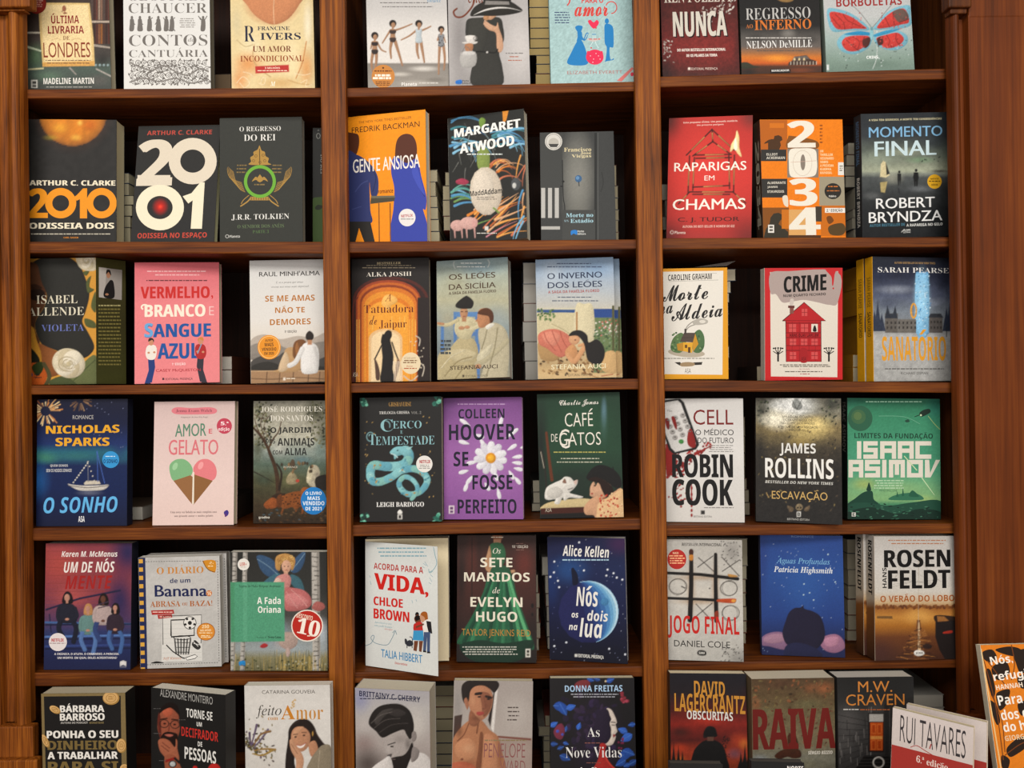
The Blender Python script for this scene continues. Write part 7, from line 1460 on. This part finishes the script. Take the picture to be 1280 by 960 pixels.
B(6, 2, '838,841.5 932,842 936.5,1010 839,1008', 'dark paperback of a man in a hat from behind under a red sky, gold capitals', .022, base='#1f1a1a', Y=-.064)
ph()
g((842,'#211f26'),(866,'#2a2226'),(890,'#5a2420'),(905,'#8a2c22'),(925,'#5a2420'),(940,'#a04028'),(955,'#8a3a20'),(1008,'#2a1c18')); nz(.1); nz(.1,4); s(885,900,34,10,'#b03a2a',.8); s(925,925,20,14,'#b84a2c',.8); s(850,915,20,10,'#3f2420',.8); s(918,942,14,10,'#6a5060',.7); s(850,935,16,8,'#b84426',.7); s(934,870,14,20,'#3a2224',.7); s(860,892,20,10,'#7a2a24',.7); s(930,930,10,10,'#d8843a',.5); s(850,950,10,8,'#c8782f',.6)
c('866,966 866,942 874,930 883,925 893,925 903,931 908,945 909,966','#1c1a1a'); c('879,922 880,914 884,908 891,908 895,912 896,920 890,922 884,922','#2a2221'); c('879,918 884,910 892,909 895,915 896.5,920 888,921.5','#1a1818'); r(884,921,892,926,'#6a4a3e')
for k_ in range(30): e(903+abs(rnd.gauss(0,6)),925+rnd.uniform(-6,22),.8,.8,'#1c1a1a',0,5)
for x,h in ((848,26),(853,20),(842,30),(926,18),(931,28),(936,22)): p([(x-5,962),(x-1.6,958-h*.4),(x,958-h),(x+1.6,958-h*.4),(x+5,962)],'#1c1817')
t('DAVID',867.5,851.5,906,870,'#c8903c','b',0,1); t('LAGERCRANTZ',843,868,931.5,891,'#c8903c','b',0,3); t('OBSCURITAS',858.5,889,916,900,'#e0dcd4','b',0,2)

B(6, 2, '939.5,849 1043,847 1045,1008 942,1008', 'rust and olive paperback with huge dark red letters over peeling bark', .045, base='#6a5a44', page='#cfc4ac', Y=-.064)
ph()
g((847,'#5a4734'),(870,'#66543c'),(890,'#6f6248'),(930,'#7a7058'),(945,'#7d7a6c'),(1008,'#6a6450')); nz(.14); nz(.16,4); s(1030,860,18,12,'#96603f',.9); s(1012,860,12,10,'#8a5a3c',.7); s(945,880,10,12,'#9a6442',.7); s(975,855,30,10,'#5a4030',.7); s(960,890,20,8,'#7a7654',.6); s(1010,880,26,10,'#6f6a4c',.7); s(950,950,16,10,'#8a8f94',.7); s(1010,955,20,10,'#7a7660',.6)
for k_ in range(70): e(rnd.uniform(940,1044),rnd.uniform(850,885),rnd.uniform(1,3.5),rnd.uniform(.8,2),rnd.choice(('#4a3a2a','#8a5c3e','#6a5a3e','#5f4a34','#7a6a48')),rnd.uniform(0,180),6)
RR='#742620'
t('RAIVA',941,885.5,1044.5,936,RR,'B'); c('968,945 976,938 990,934 1000,938 1001,946 992,948 984,946 974,949','#4a2a1c'); c('984,920 994,918 998,936 988,940','#4f3020')
for k_ in range(60): e(rnd.uniform(942,1044),rnd.uniform(884,936),rnd.uniform(.8,2),.8,rnd.choice(('#5a2a20','#8a6048','#6a3a2a')),rnd.uniform(0,180),6)
t('SÉRGIO BIZZIO',1010,938.5,1040.5,942.5,'#dcd6ca','o')

B(6, 2, '1047,847 1141.5,845.5 1145,1008 1049,1008', 'grey paperback of a narrow brick alley ending in a glowing orange door', .036, base='#252423', page='#c2bcb0', Y=-.064)
ph()
g((846,'#2c2b2a'),(880,'#3a3938'),(900,'#4a4847'),(960,'#3f3d3c'),(1008,'#282625')); nz(.08); s(1060,900,22,30,'#5d5a58',.8); s(1056,930,20,20,'#5a5755',.6); s(1095,885,18,14,'#55524f',.6); s(1130,900,12,30,'#383635',.7)
for k_ in range(9): l([(1046,893+k_*9),(1086,902+k_*5.4)],.6,'#2c2a29',False)
for k_ in range(26): 
    x=rnd.uniform(1048,1084); y=rnd.uniform(885,952); l([(x,y),(x+.4,y+rnd.uniform(5,14))],.6,rnd.choice(('#76726f','#2f2d2c','#8a8683')),False)
for x in (1086,1089,1106,1109,1112): l([(x,884),(x+(x-1096)*.1,950)],.8,rnd.choice(('#9a9693','#6a6765')),False)
p('1105,880 1142,870 1143,960 1106,946','#333130'); 
for x in (1112,1118,1126): l([(x,884),(x,950)],.7,'#5a5755',False)
p('1085,891 1105,891 1105,940 1085,940','#2a2524'); r(1086.5,892.5,1104,902,'#b9b4ae'); r(1087.5,903,1103.5,938,'#c2571f')
for x0,y0 in ((1089,905),(1096.5,905),(1089,925),(1096.5,925)): r(x0,y0,x0+5.5,y0+12,'#d8783a'); r(x0+.8,y0+1,x0+4.7,y0+11,'#b54a1a')
r(1088,920,1103,924,'#e09a52'); p('1080,944 1110,944 1124,966 1066,966','#1f1d1c')
for k_ in range(5): l([(1080-k_*3,945+k_*4),(1110+k_*3,945+k_*4)],.7,'#4a4745',False)
ring(1098,953,7.5,7.5,2,'#d8d4ce'); t('O',1093,947,1103,959,'#d8d4ce','b') if False else None
t('M.W.',1072.5,851.5,1115,865,'#cf8a44','r'); t('CRAVEN',1057.5,867.5,1130.5,881.5,'#cf8a44','r'); d(1054,886,1074,888.5,'#c9c5bf'); d(1075,886.3,1112,888.8,'#b06a40')

# ------------------------------------------------- display table in front of the right bay
TABLE_Z = -.70
tb = empty('display_table', (.80, -.36, CZ[2])); tag(tb, 'small wooden table in front of the right bay carrying the nearest books', 'table')
WOOD_T = wood('table_wood', 'x', '#3a1d0c', '#5a3014', '#7a4822', .4)
def tpart(name, x0, x1, y0, y1, z0, z1, bev=.003):
    bm = bmesh.new(); box(bm, x0-.80, x1-.80, y0+.36, y1+.36, z0-CZ[2], z1-CZ[2], bev); bm_obj(name, bm, WOOD_T, tb)
tpart('table_top', .17, 1.38, -.62, -.138, TABLE_Z-.025, TABLE_Z, .004)
for x_ in (.21, 1.29):
    for y_ in (-.59, -.20): tpart('leg', x_, x_+.05, y_, y_+.05, CZ[2], TABLE_Z-.025)
tpart('apron', .29, 1.31, -.57, -.55, TABLE_Z-.10, TABLE_Z-.025); tpart('apron', .29, 1.31, -.17, -.152, TABLE_Z-.10, TABLE_Z-.025)

B(7, 2, '1116,883 1217,911 1214,1062 1113,1020', 'cream and red paperback nearest the camera, with thin dark handwritten capitals, front of its pair', .012, base='#c9b9ae', page='#d0c4a0', base_z=TABLE_Z, Y=-.24, yaw=-38, lean=6)
g((880,'#d6cbc6'),(930,'#d0c4be'),(1060,'#c9bdb6')); nz(.02)
p('1100,926.5 1216,956.5 1216,1070 1100,1040','#a83c34')
t('RUI TAVARES',1125.5,903,1205,937.5,'#3f3a3c','T',0,0)
l('1138,934 1146,932 1156,938 1166,944',.9,'#a83c34'); l('1162,936 1164,930',1.4,'#a83c34'); t('6.ª edição',1146,949,1184,958,'#e6d2c8','s'); d(1132,961,1184,974,'#d8b0a4',4,.4)
B(7, 2, '1134,878 1232,905 1234,1052 1132,1012', 'cream paperback standing just behind the red and cream one, its cover mostly hidden', .012, base='#c9b9b0', page='#d0c4a0', base_z=TABLE_Z, Y=-.20, yaw=-38, lean=6)
g((880,'#d3c8c2'),(1060,'#cabfb8')); nz(.02); p('1100,918 1236,954 1236,1070 1100,1040','#a83c34')
B(7, 2, '1224,808 1330,802 1352,985 1252,1000', 'orange paperback with black leaf shapes, at the lower right picture edge', .014, base='#d8d0b8', page='#d3c8ac', base_z=TABLE_Z, Y=-.20, lean=15, yaw=0)
K_.roll0 = -5
g((800,'#dc8420'),(1000,'#dc8420')); nz(.05)
BLk='#2e2016'
for q in ('1228,815 1240,812 1246,822 1238,828 1230,824','1244,812 1262,808 1276,812 1270,820 1256,818','1240,834 1256,826 1262,840 1250,850 1242,846','1268,816 1284,812 1286,834 1276,842 1270,830','1232,840 1238,838 1244,862 1240,872','1246,866 1262,862 1258,880 1250,888 1246,878','1272,846 1290,842 1290,858 1276,860','1258,936 1270,924 1284,920 1284,932 1272,942 1262,946','1236,876 1244,880 1250,900 1246,906 1240,892','1252,944 1262,950 1258,964 1252,958','1272,880 1284,876 1284,890 1276,894'): c(q,BLk)
for q in ('1234,826 1246,842 1256,856','1240,870 1252,900 1256,940','1264,806 1268,830 1264,850','1256,944 1272,932 1284,926','1228,820 1244,880 1254,950'): l(q,1.2,'#7a4316')
l('1226,811 1256,990',1.6,'#e8c48a',False); 
t('Nós,',1237.5,819.5,1265.5,831,'#f0e8dc','b',-6); t('refugiados',1241,836,1318,850,'#f0e8dc','b',-5); t('HANNAH ARENDT',1244,852.5,1312,858.5,'#f0e0cc','b',-5); t('Para além',1246.5,865,1316,878,'#f0e8dc','b',-5); t('dos direitos',1250,883,1328,896,'#f0e8dc','b',-5); t('do homem',1253,899,1324,911,'#f0e8dc','b',-5); t('GIORGIO AGAMBEN',1255,915.5,1330,922,'#e6c9a4','b',-5)
B(7, 2, '940,953 1006,952 1008,1040 942,1040', 'black paperback top edge at the bottom, before the rust and red cover', .014, base='#1c1a19', page='#4a4641', base_z=TABLE_Z, Y=-.42, lean=8, yaw=0)
g((950,'#1f1d1c'),(1040,'#1f1d1c')); t('NORTE',984,957.5,1004,964,'#dedad4','b')
B(7, 2, '838,955 904,954 906,1040 840,1040', 'black paperback top edge at the bottom, before the red-sky cover', .014, base='#1c1a19', page='#4a4641', base_z=TABLE_Z, Y=-.42, lean=8, yaw=0)
g((950,'#1f1d1c'),(1040,'#1f1d1c'))
# ================================================================= copies and lying books behind the covers
bake_list = [(k.spine_txt) for k in BOOKS]
for L_ in bake_list:
    for q in L_: need(q[5], q[0])
bake_text()
for k in BOOKS: build_book(k)

def copy_of(k, dx, dy, label, dz=0.0, drop=('round_sticker',)):
    """the same book again, directly behind: copies of the thing, its parts and their sub-parts"""
    r2 = k.root.copy(); COL.objects.link(r2)
    M = k.root.matrix_basis.copy(); off = k.R @ np.array((dx, dy, dz))
    if k.base_z is None: off[2] = dz - .0001
    M.translation = M.translation + Vector(off); r2.matrix_basis = M
    r2['label'] = label; r2['group'] = 'second copies behind the front books'
    for ch in list(k.root.children):
        c2 = ch.copy(); COL.objects.link(c2); c2.parent = r2
        for gc in ch.children:
            if gc.name.split('.')[0] in drop: continue
            d2 = gc.copy(); COL.objects.link(d2); d2.parent = c2
def find(words): return [k for k in BOOKS if words in k.label][0]
COPIES = [          ('woman asleep' if False else 'asleep on a marble', .013, 'pale blue-edged paperback copy peeping out right of the sleeping woman cover'),
          ('blood-smeared phone', -.004, 'white paperback copy tight behind the blood-smeared phone cover'),
          ('navy spine strip', .006, 'grey hardback copy peeping out behind the basketball hoop cover'),
          ('snowy mountain hotel', -.002, 'second yellow-spined copy tight behind the snowy mountain hotel cover'),
          ('black stencil lettering', -.005, 'second copy with stencil spine behind the misty orange road cover')]
for w_, dx, lab in COPIES:
    k = find(w_); copy_of(k, dx, k.th + .0025, lab)

def lying(x0, x1, y0, y1, z0, z1, page, cover, group, label, spine='B'):
    """a closed book lying flat; its page edges face the room"""
    root = empty('lying_book', ((x0+x1)/2, y0, z0)); tag(root, label, 'book', group)
    w, dp, h = (x1-x0)/2, y1-y0, z1-z0; ct = min(.0006, h*.08)
    a, b_ = (-w, w); bm = bmesh.new()
    pa, pb, pd = -w+.0012, w-.0012, dp-.001
    if spine == 'R': pb = w-.0006
    if spine == 'L': pa = -w+.0006
    box(bm, pa, pb, .0012, pd, ct, h-ct, .0004); bm_obj('page_block', bm, pagem(page, 'Z'), root)
    bm = bmesh.new(); box(bm, a, b_, 0, dp, 0, ct); box(bm, a, b_, 0, dp, h-ct, h)
    if spine == 'B': box(bm, a, b_, dp-.001, dp, ct, h-ct)
    if spine == 'R': box(bm, w-.0006, w, 0, dp, ct, h-ct)
    if spine == 'L': box(bm, -w, -w+.0006, 0, dp, ct, h-ct)
    bm_obj('cover', bm, boardm(cover), root); return root
sr = random.Random(21)
CV = ('#3a3733', '#6a6660', '#8a857c', '#2c2a28', '#5a4a3c', '#7a3a30', '#30405a')
def stack(row, bay, xs, ys, group, Y=.105, dp=.14, page='#b3a88c', cover=None, spine='B', edge='L', ext=None):
    """xs: the visible end (photo pixels) of each book, ys: seams from the bottom up; ext: where the hidden end lies"""
    n = len(ys) - 1; root = None
    xm = at(sum(xs)/len(xs), ys[0], Y)[0]; xe_ = at(ext, ys[0], Y)[0]
    zprev = shelf_z(row, bay, xm)
    tl = math.tan(shelf_tilt(row, bay)); zprev = max(shelf_z(row, bay, xm), shelf_z(row, bay, xe_)) + .0006
    for i in range(n):
        xp = xs[min(i, len(xs)-1)]; ym = (ys[i] + ys[i+1]) / 2
        xa = at(xp, ym, Y)[0]; zt = at(xp, ys[i+1], Y)[2]
        zt = max(zt, zprev + .006)
        x0, x1 = (xa, xe_ + sr.uniform(-.004, .004)) if edge == 'L' else (xe_ + sr.uniform(-.004, .004), xa)
        root = lying(x0, x1, Y, Y + dp + sr.uniform(-.004, .0), zprev, zt - .0003, page, cover or sr.choice(CV), group, 'closed book lying in the ' + group, spine)
        zprev = zt
    return root
stack(1,1,[669,670,670,661,662,662,662,661,661,661],[103,92,80,69,60,48,35,22,9,-5,-18],'tall cream-edged stack beside the pale turquoise book',ext=765,page='#b39c68')
stack(1,0,[289],[108,92],'dark gap between the scrollwork and blouse covers',ext=200,edge='R',cover='#2a1d16',page='#6a5844')
stack(2,0,[163,163,165,167,161,161],[301,284,270,256,244,229,216],'stack between the black orange-sun and giant-numeral covers',ext=70,edge='R',page='#aea588')
stack(2,1,[550,549,548,547,545,547],[301,289,274,259,245,227,212],'stack showing right of the orange man-and-woman cover',ext=462,edge='R',page='#bcb294')
stack(2,1,[563,554,553,553,556],[301,288,270,250,232,215],'stack showing left of the jungle and egg cover',ext=648,page='#b3a98c')
stack(2,1,[774,773.5,774,773,773,771],[300,290,275,262,247,232,206],'stack showing right of the dim doorway cover',ext=688,edge='R',page='#b3a88c')
stack(2,2,[832,828,831,826],[298,287,271,250,230],'stack showing left of the matchstick house cover',ext=925,page='#8f8a7c')
stack(2,2,[1067,1065,1066,1068,1057,1056,1058,1060],[296,286,272,261,234,220,207,193,178],'stack showing between the orange patchwork and stormy beach covers',ext=1146,page='#a9a391')
stack(3,0,[290,290],[479,462,445],'low pair between the pink and off-white covers',ext=205,edge='R',page='#b9b3a8',cover='#4a2616',spine='R')
stack(3,1,[656,655,653,654,653.5,653.5],[474,451,427,402,379,355,328],'thick grey-edged stack left of the sleeping woman cover',ext=756,page='#9a968e')
tp = stack(3,2,[911.5,911.5,912,911,911,911,911,912,914,920],[474,461,447,433,420,406,392,378,366,351,336],'stack showing right of the yellow-bordered cover',ext=838,edge='R',page='#b3aa94')
# the bent cover of the topmost book in that stack
zt_ = tp.location.z + max(v.co.z for c_ in tp.children for v in c_.data.vertices)
fl = [at(x_, y_, .115) - np.array(tp.location) for x_, y_ in ((868, 334), (908, 332.5), (920, 326))]
mesh_obj('bent_cover', [tuple(q) for q in fl] + [tuple(q + np.array((0, .05, .0006))) for q in fl], [(0,1,2),(5,4,3),(0,3,4,1),(1,4,5,2),(2,5,3,0)], boardm('#6a625c'), tp)
stack(3,2,[946],[475,457.5],'gap left of the red-bordered cover',ext=1040,cover='#241a14',page='#a89c84',spine='L')
stack(3,2,[1066,1066,1076,1077,1077,1071,1072,1071,1077],[476,459,443,427,410,394,377,361,343,331],'brown-spined stack left of the snowy mountain hotel cover',ext=1146,cover='#b07a20',page='#b9ae92',spine='L',Y=.11)
stack(4,0,[178.5],[651,633],'gap between the sailboat and ice cream covers',ext=95,edge='R',page='#9a968c',spine='B',Y=.085)
stack(4,0,[295,295.5],[651,636,622],'low dark pair between the ice cream and old landscape covers',ext=210,edge='R',page='#8a857a',cover='#2a201a',spine='R',Y=.08)
stack(4,1,[664.5,666,665.5],[642,629,615,600],'short stack left of the white cat cover',ext=762,page='#aaa391')
stack(4,2,[938,937,934,932,932,932,932],[644,628,612,598,583,566,545,521],'stack showing right of the blood-smeared phone cover',ext=850,edge='R',page='#9a917e')
stack(5,0,[282,281,282,283],[838,822,807,792,776],'stack showing left of the fairy cover',ext=372,page='#6a655c')
stack(5,1,[561,560,559,561,558],[812,793,778,760,741,722],'stack showing right of the opened white cover',ext=470,edge='R',page='#a39a86',cover='#3a3431',spine='R')
stack(5,1,[674,676,674,675,673],[817,798,778,760,741,718],'stack showing right of the emerald gown cover',ext=590,edge='R',page='#a39a88')
stack(5,1,[684,683,683,682,681,677],[813,796,777,758,742,719,696],'stack showing left of the crescent moon cover',ext=772,page='#a39f94')
stack(5,2,[933,934,934,933,933,934,935],[810,791,776,758,741,724,707,673],'stack showing right of the noughts and crosses cover',ext=848,edge='R',page='#a39a84')
stack(5,2,[1059,1060,1059.5,1060,1060,1059,1059],[807,788,769,749,732,712,692,674],'stack between the deep blue and misty road covers',ext=1146,page='#a39a86',Y=.115,dp=.13)
stack(6,1,[541,541,542,541,542,541,541,541,541,541],[1000,985,970,957,943,929,914,899,884,870,857],'tall stack between the swept-back hair and window frame covers',ext=632,page='#a0967a')
stack(6,1,[679,679,679,679,679,679,673,681],[1000,985,970,953,939,926,920,908,894],'stack showing left of the black floral profile cover',ext=775,page='#98907a')
stack(6,2,[1180,1180,1179,1180,1181,1180],[1003,985,960,935,910,884,868],'stack behind the narrow alley cover',ext=1060,edge='R',page='#8f8a80',cover='#8a867e',Y=.08,dp=.15)
bpy.context.view_layer.update()
